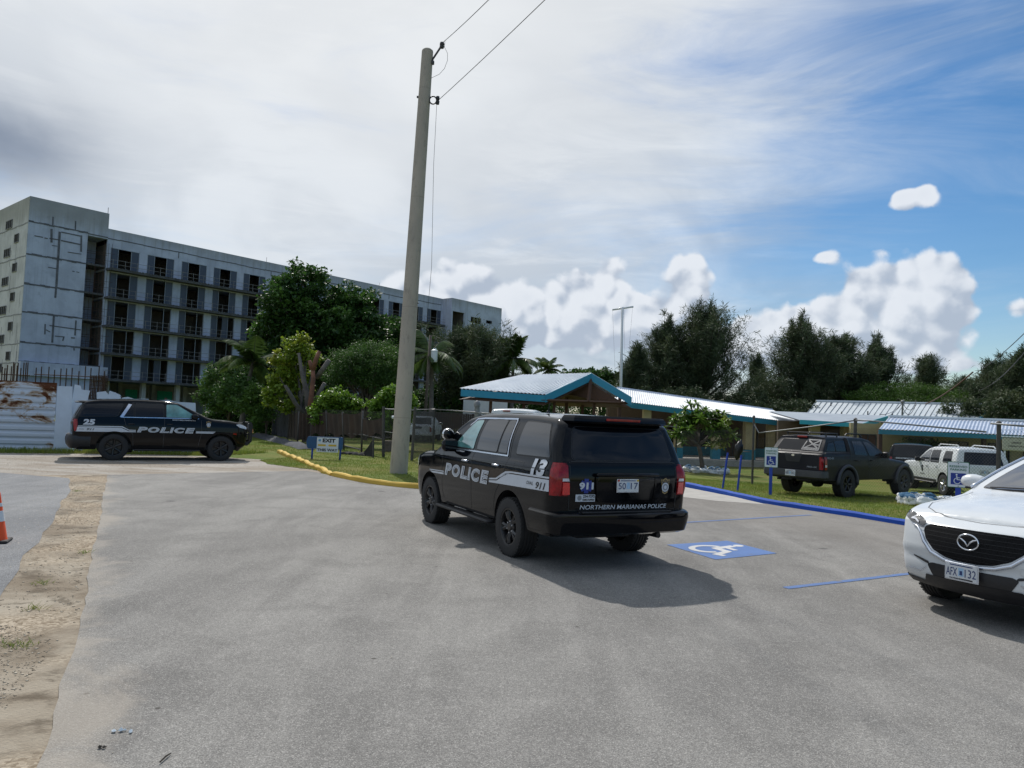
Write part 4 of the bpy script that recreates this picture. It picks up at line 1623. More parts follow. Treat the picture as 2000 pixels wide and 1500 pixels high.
for px in (1718, 1921, 1950):
    p = at(px, 880, 37.6)
    m_ = MB()
    m_.box((p.x, p.y, .9), (.18, .18, 2.2))
    m_.build('post', M['brown_wood'], lean)

# hall with standing-seam roof further back
s_r0, s_r1, s_e1, s_e0 = at(1594, 784.7, 64), at(1928, 791.6, 64), at(1911, 822, 57), at(1573, 812, 57)
hall = thing('school_hall', 'larger hall with pale standing seam metal roof behind the low roofs', 'building', (0, 0, 0))
mb = MB()
mb.poly([s_e0, s_e1, s_r1, s_r0])
mb.poly([s_e0 + Vector((0, 0, -.1)), s_e1 + Vector((0, 0, -.1)), s_r1 + Vector((0, 0, -.1)), s_r0 + Vector((0, 0, -.1))])
mb.build('roof', M['roof_seam'], hall)
mb = MB()
nseam = 31
for i in range(nseam + 1):
    t = i / nseam
    mb.tube([s_e0.lerp(s_e1, t) + Vector((0, 0, .03)), s_r0.lerp(s_r1, t) + Vector((0, 0, .03))], .035, 4)
mb.build('seam', simple('dark_seam_metal', (0.22, 0.25, 0.28), .5), hall)  # ribs a darker grey than the roof sheet
mb = MB()
mb.tube([s_r0 + Vector((0, 0, .05)), s_r1 + Vector((0, 0, .05))], .13, 6)
mb.build('ridge_cap', M['roof_seam'], hall)
mb = MB()
bk1 = s_r1 + Vector((1.3, 6.0, -1.6))
mb.poly([s_e1, s_r1, bk1])
mb.build('gable', M['teal_wall'], hall)
mb = MB()
mb.tube([s_e1 + Vector((.05, -.02, 0)), s_r1 + Vector((.05, -.02, 0))], .12, 4)
mb.tube([s_r1 + Vector((.1, 0, 0)), bk1 + Vector((.1, 0, 0))], .16, 4)
mb.build('barge_board', M['teal_fascia'], hall)
wall_run(hall, Vector((s_e0.x + .5, 58.0, 0)), 0.0, s_e1.x - s_e0.x - 1, -.6, 2.6, M['cream'])
for px, py in ((1623, 789), (1644, 807), (1695, 806), (1743, 811), (1887, 791)):
    m_ = MB()
    Y = 62 if py < 800 else 57.5
    p = at(px, py, Y)
    m_.tube([p + Vector((0, 0, -.35)), p + Vector((0, 0, .12))], .05, 6)
    m_.build('vent_pipe', M['trim_grey'], hall)
# small cream box house at the far right of the hall
p = at(1953, 822, 62)
m_ = MB()
m_.box((p.x, p.y, .9), (2.9, 4, 3.3))
b_ = thing('small_house', 'small cream flat roofed block just right of the standing seam roof', 'building', (0, 0, 0))
m_.build('wall', M['cream'], b_)
m_ = MB()
m_.box((p.x, p.y, 2.62), (3.2, 4.3, .12))
m_.build('roof', M['brown_wall'], b_)
# white house behind the pavilion
p0, p1 = at(908, 779, 60), at(975, 779, 60)
m_ = MB()
wh = thing('white_house', 'white wall of a low house seen below the left eave of the pavilion', 'building', (0, 0, 0))
m_.box(((p0.x + p1.x) / 2 + .3, 60, 1.6), (p1.x - p0.x + .8, .3, 3.2))
m_.build('wall', M['white_paint_dusty'], wh)
p0, p1 = at(800, 804, 55), at(1000, 812, 55)
bf = thing('timber_fence', 'dark brown plank fence behind the white pickup and the gate', 'fence', (0, 0, 0))
mb = MB()
n_ = 46
for i in range(n_):
    q = p0.lerp(p1, i / n_)
    mb.box((q.x + .08, 55 + .02 * (i % 2), (q.z + .03 * math.sin(i * 2.3)) / 2), ((p1.x - p0.x) / n_ - .015, .03, q.z + .03 * math.sin(i * 2.3)))
mb.build('planks', simple('brown_plank', (.055, .028, .018), .9, var=.4, scale=.8), bf)

# ------------------------------------------------------------------ vehicle kit
def interp(pts, x):
    xs = [p[0] for p in pts]
    ys = [p[1] for p in pts]
    return float(np.interp(x, xs, ys))


def smooth_interp(pts, x, w):
    return sum(interp(pts, x + w * k / 3) * c for k, c in zip(range(-3, 4), (1, 2, 3, 4, 3, 2, 1))) / 16


class Car:
    """vehicle in its own frame: x forward from the rear axle, y to the left, z up"""

    def __init__(s, name, label, pose, group=None, z0=None, cat='car'):
        x, y, a = pose
        s.root = thing(name, label, cat, (x, y, gz(x, y) if z0 is None else z0), a, group)

    def body(s, top, side, belt, tumble, hw, sill, arches, ra, rear, front, rc=((0, .10),), camber=((0, .03),), plan_r=.28, plan_c=.14,
             plan_f=.45, plan_fc=.22, bulge_r=.05, bulge_f=.10, rk=.55, fk=.45, mat=None, smooth_w=.05, step=.05, name='body', sharp=38, wfun=None):
        x0, x1 = top[0][0], top[-1][0]
        st = set(np.round(np.arange(x0, x1, step), 4)) | {x0, x1, x0 + .02, x1 - .02, x0 + .06, x1 - .06}
        for xa in arches:
            for t in np.linspace(0, PI, 19):
                st.add(round(xa + ra * math.cos(t), 4))
        st = sorted(q for q in st if x0 <= q <= x1)
        X = [st[0]]
        for q in st[1:]:
            if q - X[-1] > .008:
                X.append(q)
        if x1 - X[-1] > 1e-6:
            X.append(x1)
        X = np.array(X)
        s.x0, s.x1 = x0, x1

        def W(xx, z):
            zb = interp(belt, xx)
            if z <= zb:
                w = hw * interp(side, z)
            else:
                tt, dz = interp(tumble, xx), z - zb
                w = hw * interp(side, zb) - dz * tt * (.35 + 1.3 * dz)
            d = xx - x0
            if d < plan_r:
                q = 1 - d / plan_r
                w -= plan_c * (1 - math.sqrt(max(0, 1 - q ** 2.2)))
            d = x1 - xx
            if d < plan_f:
                q = 1 - d / plan_f
                w -= plan_fc * (1 - math.sqrt(max(0, 1 - q ** 2.0)))
            if wfun:
                w += wfun(xx, z)
            return w

        def shear(xx, z):
            r = max(0, 1 - (xx - x0) / rk) ** 1.6
            f = max(0, 1 - (x1 - xx) / fk) ** 1.6
            return r * interp(rear, z) + f * interp(front, z)

        n1, n2, n3, n4 = 15, 9, 7, 8
        nr = n1 + n2 + n3 + n4 + 1
        V = []
        for xx in X:
            zt = smooth_interp(top, xx, smooth_w) if x0 + .1 < xx < x1 - .05 else interp(top, xx)
            cam_, r_ = interp(camber, xx), interp(rc, xx)
            zc = zt - cam_ - r_
            zb = sill
            for xa in arches:
                if abs(xx - xa) < ra - 1e-4:
                    zb = max(zb, s.zh + math.sqrt(ra * ra - (xx - xa) ** 2) * 1.0)
            zm = min(interp(belt, xx), zc - .02)
            row = []
            for i in range(n1):
                z = zb + (zm - zb) * i / n1
                row.append((W(xx, z), z))
            for i in range(n2):
                z = zm + (zc - zm) * i / n2
                row.append((W(xx, z), z))
            wc = W(xx, zc)
            ry = r_ * 1.15
            for i in range(n3):
                t = PI / 2 * i / n3
                row.append((wc - ry * (1 - math.cos(t)), zc + r_ * math.sin(t)))
            y0, ze = wc - ry, zc + r_
            for i in range(n4 + 1):
                y = y0 * (1 - i / n4)
                row.append((y, ze + cam_ * (1 - (y / y0) ** 2)))
            V.append([(xx + shear(xx, z), y, z) for y, z in row])
        V = np.array(V)
        nx = len(X)
        verts = V.reshape(-1, 3).tolist()
        faces = []
        for i in range(nx - 1):
            for j in range(nr - 1):
                faces.append((i * nr + j, (i + 1) * nr + j, (i + 1) * nr + j + 1, i * nr + j + 1))
        # end caps
        K = n4
        for end, sgn, bul in ((0, -1, bulge_r), (nx - 1, 1, bulge_f)):
            jc = n1 + n2 + n3
            prev = None
            for j in range(jc + 1):
                x_, y_, z_ = V[end, j]
                if j == jc:
                    idx = [end * nr + jc + k for k in range(K + 1)]
                else:
                    idx = [end * nr + j]
                    for k in range(1, K + 1):
                        yy = y_ * (1 - k / K)
                        idx.append(len(verts))
                        ease = 1.0 if j < jc - n3 else 1 - (j - (jc - n3)) / n3
                        verts.append([x_ + sgn * bul * (1 - (yy / y_) ** 2) * ease, yy, z_])
                if prev:
                    for k in range(K):
                        faces.append((prev[k], prev[k + 1], idx[k + 1], idx[k]))
                prev = idx
        n = len(verts)
        verts += [[a, -b, c] for a, b, c in verts]
        faces += [tuple(i + n for i in reversed(f)) for f in faces]
        bm = bmesh.new()
        bv = [bm.verts.new(v) for v in verts]
        for f in faces:
            try:
                bm.faces.new([bv[i] for i in f])
            except ValueError:
                pass
        bmesh.ops.remove_doubles(bm, verts=bm.verts, dist=.0012)
        bmesh.ops.recalc_face_normals(bm, faces=bm.faces)
        s.bvh = BVHTree.FromBMesh(bm)
        me = bpy.data.meshes.new(name)
        bm.to_mesh(me)
        bm.free()
        me.materials.append(mat)
        me.shade_smooth()
        me.set_sharp_from_angle(angle=math.radians(sharp))
        o = bpy.data.objects.new(name, me)
        COL.objects.link(o)
        o.parent = s.root
        s.W = W
        s.bodyo = o
        # floor and wheel wells
        mb = MB()
        mb.box(((x0 + x1) / 2, 0, sill + .10), (x1 - x0 - .5, hw * 1.72, .16))
        for xa in arches:
            for sg in (-1, 1):
                mb.lathe([(ra + .012, sg * (hw * .985 - .02)), (ra + .012, sg * (hw - .42)), (.01, sg * (hw - .42))], (xa, 0, s.zh), 'y', 18, 0 if True else 0, PI)
        mb.build('underbody', M['trim'], s.root, fix=False)
        return o

    # -------- projecting flat artwork on to the body
    def project(s, polys, view, name, mat, parent=None, off=.004, grid=.06, thick=False, tight=None):
        """polys: list of 2-D outlines. view 'L','R' (x,z), 'B' rear (y,z), 'F' front (y,z), 'T' top (x,y)"""
        bm = bmesh.new()
        for pl in polys:
            vs = [bm.verts.new((p[0], p[1], 0)) for p in pl]
            try:
                bm.faces.new(vs)
            except ValueError:
                pass
        s._proj(bm, view, off, grid)
        return s._emit(bm, name, mat, parent)

    def _proj(s, bm, view, off, grid):
        bmesh.ops.triangulate(bm, faces=[f for f in bm.faces if len(f.verts) > 4])
        if bm.verts:
            for ax in (0, 1):
                lo = min(v.co[ax] for v in bm.verts)
                hi = max(v.co[ax] for v in bm.verts)
                k = int((hi - lo) / grid)
                for q in range(1, k + 1):
                    c = lo + (hi - lo) * q / (k + 1)
                    co, no = [0, 0, 0], [0, 0, 0]
                    co[ax], no[ax] = c, 1
                    bmesh.ops.bisect_plane(bm, geom=bm.verts[:] + bm.edges[:] + bm.faces[:], plane_co=co, plane_no=no, dist=1e-5)
        for v in bm.verts:
            a, b = v.co.x, v.co.y
            if view == 'L':
                o, d = Vector((a, 4, b)), Vector((0, -1, 0))
            elif view == 'R':
                o, d = Vector((a, -4, b)), Vector((0, 1, 0))
            elif view == 'B':
                o, d = Vector((-6, a, b)), Vector((1, 0, 0))
            elif view == 'F':
                o, d = Vector((9, a, b)), Vector((-1, 0, 0))
            else:
                o, d = Vector((a, b, 6)), Vector((0, 0, -1))
            h, nrm, _, _ = s.bvh.ray_cast(o, d)
            if h is None:
                h, nrm, _, _ = s.bvh.find_nearest(o + d * 3)
            if nrm.dot(d) > 0:
                nrm = -nrm
            v.co = h + nrm * off - d * (off * .3)

    def _emit(s, bm, name, mat, parent):
        bmesh.ops.remove_doubles(bm, verts=bm.verts, dist=.0004)
        me = bpy.data.meshes.new(name)
        bm.to_mesh(me)
        bm.free()
        me.materials.append(mat)
        me.shade_smooth()
        o = bpy.data.objects.new(name, me)
        COL.objects.link(o)
        o.parent = parent or s.root
        return o

    def line(s, pts, view, w, name, mat, parent=None, off=.003, closed=False):
        polys = []
        pts = [Vector(p) for p in pts]
        if closed:
            pts.append(pts[0])
        for i in range(len(pts) - 1):
            a, b = pts[i], pts[i + 1]
            t = (b - a)
            if t.length < 1e-6:
                continue
            t.normalize()
            nn = Vector((-t.y, t.x)) * w / 2
            e = t * w * .2
            polys.append([a + nn - e, a - nn - e, b - nn + e, b + nn + e])
        return s.project(polys, view, name, mat, parent, off, .08)

    def text(s, body, view, cx, cz, w, h, mat, parent=None, off=.006, shear=0.0, bold=0.0, name='lettering', flip=False, rot=0.0):
        bm = text_bm(body, w, h, shear, bold)
        c_, s_ = math.cos(rot), math.sin(rot)
        for v in bm.verts:
            x, y = v.co.x * (-1 if flip else 1), v.co.y
            v.co = Vector((cx + x * c_ - y * s_, cz + x * s_ + y * c_, 0))
        s._proj(bm, view, off, .09)
        return s._emit(bm, name, mat, parent)

    def wheels(s, xs, track, r, w, rim_r, mat_rim, style='steel', n_lug=6):
        """y of tyre centre = track/2"""
        s_ = MB()
        sw = w / 2
        prof = [(rim_r, -sw * .82), (rim_r + .02, -sw * .95), (r - .045, -sw), (r - .018, -sw * .93), (r - .004, -sw * .72)]
        k = 5
        for i in range(k):
            a = -sw * .68 + sw * 1.36 * i / (k - 1)
            prof += [(r - .002, a - sw * .10), (r, a), (r - .002, a + sw * .10)]
            if i < k - 1:
                prof += [(r - .011, a + sw * .13), (r - .011, a + sw * .20)]
        prof += [(r - .004, sw * .74), (r - .018, sw * .93), (r - .045, sw), (rim_r + .02, sw * .95), (rim_r, sw * .82)]
        s_.lathe(prof, axis='y', n=40)
        # tread blocks: shallow shoulder lugs
        for q in range(44):
            t = 2 * PI * q / 44
            for sg in (-1, 1):
                c = (math.cos(t) * (r - .008), sg * sw * .80, math.sin(t) * (r - .008))
                s_.box(c, (.016, sw * .30, .026), M=Matrix.Rotation(-t, 3, 'Y'))
        tyre = s_.build('wheel', M['rubber'], None, smooth=True, sharp=35)
        m = MB()
        R = rim_r
        m.lathe([(R + .004, sw * .86), (R + .010, sw * .90), (R - .004, sw * .88), (R - .018, sw * .66), (R - .03, sw * .1), (R - .03, -sw * .7)], axis='y', n=36)
        m.lathe([(.001, sw * .1), (R - .03, sw * .1)], axis='y', n=24)
        hub = .055
        if style == 'steel':
            ns = 5
            for q in range(ns):
                t = 2 * PI * q / ns + .3
                for dt in (-.17, .17):
                    c1, c2 = Vector((math.cos(t) * .07, sw * .50, math.sin(t) * .07)), Vector((math.cos(t + dt) * (R - .02), sw * .62, math.sin(t + dt) * (R - .02)))
                    m.tube([c1, c1.lerp(c2, .5) + Vector((0, sw * .10, 0)), c2], [.030, .026, .030], 6)
            m.lathe([(.10, sw * .50), (.095, sw * .62), (.06, sw * .66), (.045, sw * .80), (.0, sw * .82)], axis='y', n=18)
        else:
            ns = 6
            for q in range(ns):
                t = 2 * PI * q / ns
                c1, c2 = Vector((math.cos(t) * .04, sw * .58, math.sin(t) * .04)), Vector((math.cos(t) * (R - .015), sw * .70, math.sin(t) * (R - .015)))
                m.tube([c1, c1.lerp(c2, .5) + Vector((0, sw * .03, 0)), c2], [.040, .030, .042], 6)
            m.lathe([(.085, sw * .52), (.08, sw * .66), (.03, sw * .72), (.0, sw * .73)], axis='y', n=18)
        rim = m.build('rim', mat_rim, tyre, smooth=True, sharp=30)
        lug = MB()
        for q in range(n_lug):
            t = 2 * PI * q / n_lug
            lug.lathe([(.012, sw * .60), (.011, sw * .76), (.0, sw * .77)], (math.cos(t) * .075, 0, math.sin(t) * .075), 'y', 6)
        lugs = lug.build('lug_nuts', M['chrome_satin'], tyre, smooth=False)
        out = []
        for i, x in enumerate(xs):
            for sg in (1, -1):
                if i == 0 and sg == 1:
                    o = tyre
                else:
                    o = tyre.copy()
                    COL.objects.link(o)
                    for ch in (rim, lugs):
                        c = ch.copy()
                        COL.objects.link(c)
                        c.parent = o
                o.parent = s.root
                o.location = (x, sg * track / 2, r)
                o.rotation_euler = (0, random.uniform(0, 1.2), 0 if sg == 1 else PI)
                out.append(o)
        return out

    def corner_lens(s, sg, z0, z1, name, mat, parent=None, C=(-.95, .80), a0=180, a1=113, off=.018, lean=0.0):
        """one continuous lens wrapped round a rear corner"""
        na, nz_ = 14, 10
        vs, fs = [], []
        for j in range(nz_ + 1):
            z = z0 + (z1 - z0) * j / nz_
            for i in range(na + 1):
                a = math.radians(a0 + (a1 - a0) * i / na)
                d = Vector((math.cos(a), math.sin(a) * sg, 0))
                h, nn, _, _ = s.bvh.ray_cast(Vector((C[0], sg * C[1], z)), d)
                if h is None:
                    h, nn, _, _ = s.bvh.find_nearest(Vector((C[0], sg * C[1], z)) + d * .3)
                e = off * min(1, 3 * min(i, na - i) / na + .1) * min(1, 4 * min(j, nz_ - j) / nz_ + .1)
                vs.append(h + d * e)
        for j in range(nz_):
            for i in range(na):
                k = j * (na + 1) + i
                fs.append((k, k + 1, k + na + 2, k + na + 1))
        return mesh_obj(name, vs, fs, mat, parent or s.root, smooth=True)


def text_bm(body, w, h, shear=0.0, bold=0.0, spacing=1.0):
    cu = bpy.data.curves.new('t', 'FONT')
    cu.body = body
    cu.align_x = 'LEFT'
    cu.shear = shear
    cu.offset = bold
    cu.space_character = spacing
    cu.resolution_u = 4
    o = bpy.data.objects.new('t', cu)
    COL.objects.link(o)
    dg = bpy.context.evaluated_depsgraph_get()
    dg.update()
    me = bpy.data.meshes.new_from_object(o.evaluated_get(dg))
    bpy.data.objects.remove(o)
    bpy.data.curves.remove(cu)
    bm = bmesh.new()
    bm.from_mesh(me)
    bpy.data.meshes.remove(me)
    bmesh.ops.remove_doubles(bm, verts=bm.verts, dist=1e-5)
    xs = [v.co.x for v in bm.verts]
    ys = [v.co.y for v in bm.verts]
    x0, x1, y0, y1 = min(xs), max(xs), min(ys), max(ys)
    for v in bm.verts:
        v.co.x = ((v.co.x - x0) / (x1 - x0) - .5) * w
        v.co.y = ((v.co.y - y0) / (y1 - y0) - .5) * h
        v.co.z = 0
    return bm


def flat_text(body, w, h, origin, ux, uy, mat, parent, off=.003, shear=0.0, bold=0.0, name='lettering'):
    """lettering on a flat face"""
    bm = text_bm(body, w, h, shear, bold)
    o_, ux, uy = Vector(origin), Vector(ux).normalized(), Vector(uy).normalized()
    nn = ux.cross(uy)
    for v in bm.verts:
        v.co = o_ + ux * v.co.x + uy * v.co.y + nn * off
    me = bpy.data.meshes.new(name)
    bm.to_mesh(me)
    bm.free()
    me.materials.append(mat)
    o = bpy.data.objects.new(name, me)
    COL.objects.link(o)
    o.parent = parent
    return o


def rpoly(pts, r=.04, k=4):
    """round the corners of a polygon"""
    pts = [Vector(p) for p in pts]
    rs = r if isinstance(r, (list, tuple)) else [r] * len(pts)
    out = []
    n = len(pts)
    for i in range(n):
        p, a, b = pts[i], pts[i - 1], pts[(i + 1) % n]
        q = min(rs[i], (a - p).length * .45, (b - p).length * .45)
        p0, p1 = p + (a - p).normalized() * q, p + (b - p).normalized() * q
        for j in range(k + 1):
            t = j / k
            out.append(p0 * (1 - t) ** 2 + p * 2 * t * (1 - t) + p1 * t * t)
    return out


def grow(pts, d):
    c = sum((Vector(p) for p in pts), Vector((0, 0))) / len(pts)
    out = []
    n = len(pts)
    P = [Vector(p) for p in pts]
    area = sum(P[i].x * P[(i + 1) % n].y - P[(i + 1) % n].x * P[i].y for i in range(n))
    sg = -1 if area > 0 else 1
    for i in range(n):
        a, b = P[i] - P[i - 1], P[(i + 1) % n] - P[i]
        if a.length < 1e-6:
            a = b
        if b.length < 1e-6:
            b = a
        na, nb = Vector((-a.y, a.x)).normalized(), Vector((-b.y, b.x)).normalized()
        m = (na + nb)
        m = m.normalized() if m.length > 1e-6 else na
        out.append(P[i] + m * d * sg / max(.5, m.dot(na)))
    return out


def plate(car, x, y, z, facing, chars, tilt=0.0, w=.305, h=.152, frame=True):
    """number plate; facing -1 rear, +1 front"""
    nx = facing
    m_ = MB()
    m_.box((x, y, z), (.012, w + .016, h + .016), ch=.004)
    fr = m_.build('number_plate', M['chrome_satin'] if frame else M['trim'], car.root)
    m_ = MB()
    m_.box((x + nx * .008, y, z), (.004, w - .012, h - .012))
    m_.build('plate_face', M['plate'], fr)
    ux, uy = (0, -facing * -1, 0), (0, 0, 1)
    ux = (0, 1, 0) if facing > 0 else (0, -1, 0)
    m_ = MB()
    m_.box((x + nx * .0108, y, z + .002), (.001, .050, .078), ch=0)
    m_.build('plate_print', M['plate_sky'], fr)
    m_ = MB()
    m_.box((x + nx * .0118, y, z - .006), (.001, .026, .040), ch=0)
    m_.build('plate_print', M['ink_blue'] if facing > 0 else M['plate_sky'], fr)
    a, b = chars
    flat_text(a, w * .34, h * .50, (x + nx * .0105, y + (-w * .29 if facing > 0 else w * .29), z - .002), ux, uy, M['ink_blue'], fr)
    flat_text(b, w * .34, h * .50, (x + nx * .0105, y + (w * .29 if facing > 0 else -w * .29), z - .002), ux, uy, M['ink_blue'], fr)
    m_ = MB()
    m_.box((x + nx * .0106, y, z + h * .40), (.001, w * .7, .010))
    m_.build('plate_print', M['ink_blue'], fr)
    return fr


def police_letters(car, view, x_start, x_end, z0, z1, flip, parent=None):
    """the word POLICE with an inline, letters in a bold slanted face; x runs along the reading direction"""
    cx, cz, w, h = (x_start + x_end) / 2, (z0 + z1) / 2, abs(x_end - x_start), z1 - z0
    n = 6
    cell = w / (n - .35)
    for i, ch in enumerate('POLICE'):
        pass
    widths = dict(P=1.0, O=1.08, L=.92, I=.46, C=1.02, E=.98)
    tot = sum(widths[c] for c in 'POLICE')
    x = 0
    first = None
    sgn = 1 if x_end > x_start else -1
    for ch in 'POLICE':
        cw = widths[ch] / tot * w
        lx = x_start + sgn * (x + cw / 2)
        for mat, q, bold, off in ((M['decal_white'], 1.0, .065, .005), (M['decal_black'], .83, .010, .0064), (M['decal_white'], .79, -.012, .0078)):
            o = car.text(ch, view, lx, cz, cw * .97 * q, h * q, mat, first or parent, off, shear=.18, bold=bold, name='lettering', flip=flip)
            if first is None:
                first = o
        x += cw
    return first


def sweep(path, prof, z0=0.0, closed_prof=True):
    """sweep a profile (outward, up) along a plan path; outward is to the right of travel"""
    mb = MB()
    P = [Vector((p[0], p[1])) for p in path]
    n = len(prof)
    rings = []
    for i, p in enumerate(P):
        t = (P[min(i + 1, len(P) - 1)] - P[max(i - 1, 0)]).normalized()
        nn = Vector((t.y, -t.x))
        sc = path[i][2] if len(path[i]) > 2 else 1.0
        rings.append([(p.x + nn.x * a * sc, p.y + nn.y * a * sc, z0 + b) for a, b in prof])
    mb.v = [q for r in rings for q in r]
    m = n if closed_prof else n - 1
    for i in range(len(rings) - 1):
        for k in range(m):
            j = (k + 1) % n
            mb.f.append((i * n + k, i * n + j, (i + 1) * n + j, (i + 1) * n + k))
    if closed_prof:
        mb.f += [tuple(range(n)), tuple(range(len(rings) * n - 1, (len(rings) - 1) * n - 1, -1))]
    return mb


def ubend(xe, yw, xs, r=.22, k=7, bulge=.05):
    """plan path round a car end: from the left flank round to the right; xe end, xs start on flank"""
    sg = 1 if xe > xs else -1
    out = [(xs, yw)]
    for i in range(k + 1):
        t = PI / 2 * i / k
        out.append((xe - sg * r * (1 - math.sin(t)), yw - r * (1 - math.cos(t))))
    yy = np.linspace(yw - r, -(yw - r), 9)[1:-1]
    for y in yy:
        out.append((xe + sg * bulge * (1 - (y / (yw - r)) ** 2), y))
    for i in range(k + 1):
        t = PI / 2 * (1 - i / k)
        out.append((xe - sg * r * (1 - math.sin(t)), -(yw - r * (1 - math.cos(t)))))
    out.append((xs, -yw))
    if sg > 0:
        out.reverse()
        # outward must stay on the right of travel
    return out if sg < 0 else out


def mirror_shell(car, x, y, z, sg, mat, size=(.13, .24, .17)):
    m_ = MB()
    m_.box((x, y + sg * size[1] * .5, z), size, ch=.045)
    o = m_.build('wing_mirror', mat, car.root, smooth=True, sharp=50)
    m_ = MB()
    m_.box((x - size[0] * .5 - .002, y + sg * size[1] * .52, z + .005), (.006, size[1] * .78, size[2] * .72), ch=.002)
    m_.build('mirror_glass', M['glass_dark'], o)
    m_ = MB()
    m_.tube([(x, y + sg * .04, z - .03), (x + .03, y - sg * .10, z - .07)], .03, 6)
    m_.build('bracket', M['trim'], o)
    return o


def handles(car, view, spots, mat):
    sg = 1 if view == 'L' else -1
    for (x, z) in spots:
        h, n, _, _ = car.bvh.ray_cast(Vector((x, sg * 4, z)), Vector((0, -sg, 0)))
        m_ = MB()
        m_.tube([(x - .09, h.y + sg * .002, z), (x - .075, h.y + sg * .035, z + .002), (x + .075, h.y + sg * .035, z + .002), (x + .09, h.y + sg * .002, z)], .014, 8)
        m_.build('door_handle', mat, car.root, smooth=True)


def windows(car, view, polys, glass, names=None, trim=.018, r=.05, trim_mat=None):
    for i, pl in enumerate(polys):
        g = glass[i] if isinstance(glass, (list, tuple)) else glass
        rp = rpoly(pl, r)
        f = car.project([grow(rp, trim)], view, 'window_surround', trim_mat or M['trim'], None, .002)
        w = car.project([rp], view, 'window', g, None, .005)
        f.parent = w


BADGE = [(-.5, .42), (-.30, .38), (0, .50), (.30, .38), (.5, .42), (.42, .05), (.30, -.45), (0, -.55), (-.30, -.45), (-.42, .05)]


def police_badge(car, view, cx, cz, h, flip=False):
    o = car.project([[(cx + p[0] * h * .72, cz + p[1] * h) for p in BADGE]], view, 'badge', M['decal_gold'], None, .005)
    car.project([[(cx + p[0] * h * .62, cz + p[1] * h * .88) for p in BADGE]], view, 'badge_field', M['decal_black'], o, .0062)
    ring = lambda r: [(cx + r * h * math.cos(t), cz - .10 * h + r * h * math.sin(t)) for t in np.linspace(0, 2 * PI, 21)[:-1]]
    car.project([ring(.30)], view, 'badge_seal', M['decal_white'], o, .0072)
    car.project([ring(.22)], view, 'badge_seal', M['decal_grey'], o, .0082)
    car.project([ring(.12)], view, 'badge_seal', M['decal_white'], o, .009)
    car.text('POLICE', view, cx, cz + .30 * h, h * .42, h * .10, M['decal_gold'], o, .0082, flip=flip)


# ------------------------------------------------------------------ black police SUV, number 13
c = Car('police_suv', 'near black police SUV numbered 13 seen from behind with licence plate 50 17', (.914, 10.0785, 2.0318), 'black police SUVs', cat='police car')
c.zh = .385
c.body(top=[(-1.10, 1.79), (-.85, 1.855), (-.2, 1.885), (.8, 1.895), (1.5, 1.87), (1.85, 1.81), (2.72, 1.31), (2.85, 1.255), (3.3, 1.225), (3.72, 1.16), (3.86, 1.09)],
       side=[(.35, .95), (.5, .975), (.7, .995), (.92, 1.0), (1.16, 1.0), (1.22, .985), (1.3, .945)], belt=[(-2, 1.29), (4, 1.27)], tumble=[(-1, .36), (2.7, .40)], hw=1.0, sill=.42,
       arches=(0, 2.946), ra=.475, rear=[(.4, .10), (.5, -.02), (.72, -.02), (.80, -.03), (1.1, -.045), (1.30, -.02), (1.34, .01), (1.8, .17)],
       front=[(.4, -.10), (.6, .02), (.95, .03), (1.15, -.06)], rc=((-2, .085), (2, .085), (3, .11)), camber=((-2, .035), (4, .035)), mat=M['black_paint'], plan_r=.20, plan_c=.10)
R_ = c.root
c.wheels((0, 2.946), 1.74, .385, .27, .228, M['rim_black'], 'steel')
Lw = [[(2.05, 1.325), (1.57, 1.735), (1.31, 1.75), (1.31, 1.325)], [(1.19, 1.325), (1.19, 1.75), (.52, 1.765), (.52, 1.325)],
      [(.47, 1.325), (.47, 1.765), (.27, 1.765), (.21, 1.325)], [(-.07, 1.335), (-.03, 1.76), (-.70, 1.745), (-.95, 1.345)]]
windows(c, 'L', Lw, [M['glass_teal_lit'], M['glass_film'], M['glass_film'], M['glass_film']], r=[.03, .06, .05, .03])
windows(c, 'R', Lw, M['glass_dark'], r=[.03, .06, .05, .03])
windows(c, 'T', [[(2.66, -.72), (1.90, -.60), (1.90, .60), (2.66, .72), (2.74, 0)]], M['glass_grey'])
rg = [(-.74, 1.335), (-.66, 1.72), (.66, 1.72), (.74, 1.335)]
windows(c, 'B', [rg], M['glass_dark'], r=.06, trim=.012)
# bright surround of the side glass
for v in 'LR':
    c.line([(2.14, 1.292), (1.31, 1.292), (.16, 1.295), (.20, 1.50), (.245, 1.787), (1.30, 1.777), (1.56, 1.762), (1.72, 1.66)], v, .020, 'window_trim', M['chrome_satin'], off=.007)
    c.line([(2.38, 1.24), (2.42, .95), (2.40, .60), (2.33, .50)], v, .009, 'door_seam', M['trim'])
    c.line([(1.25, 1.76), (1.25, .47)], v, .009, 'door_seam', M['trim'])
    c.line([(.17, 1.74), (.10, 1.30), (.16, 1.12), (.30, .92), (.42, .80), (.48, .62), (.48, .48)], v, .009, 'door_seam', M['trim'])
    c.line([(-.35, 1.245), (-.10, 1.245), (-.10, 1.06), (-.35, 1.06)], v, .004, 'fuel_flap_seam', M['trim_grey'], closed=True)
    c.line([(3.4, 1.10), (2.3, 1.175), (-.98, 1.20)], v, .010, 'shoulder_crease', M['black_paint'], off=.010)
    handles(c, v, [(1.46, 1.14), (.40, 1.155)], M['chrome_satin'])
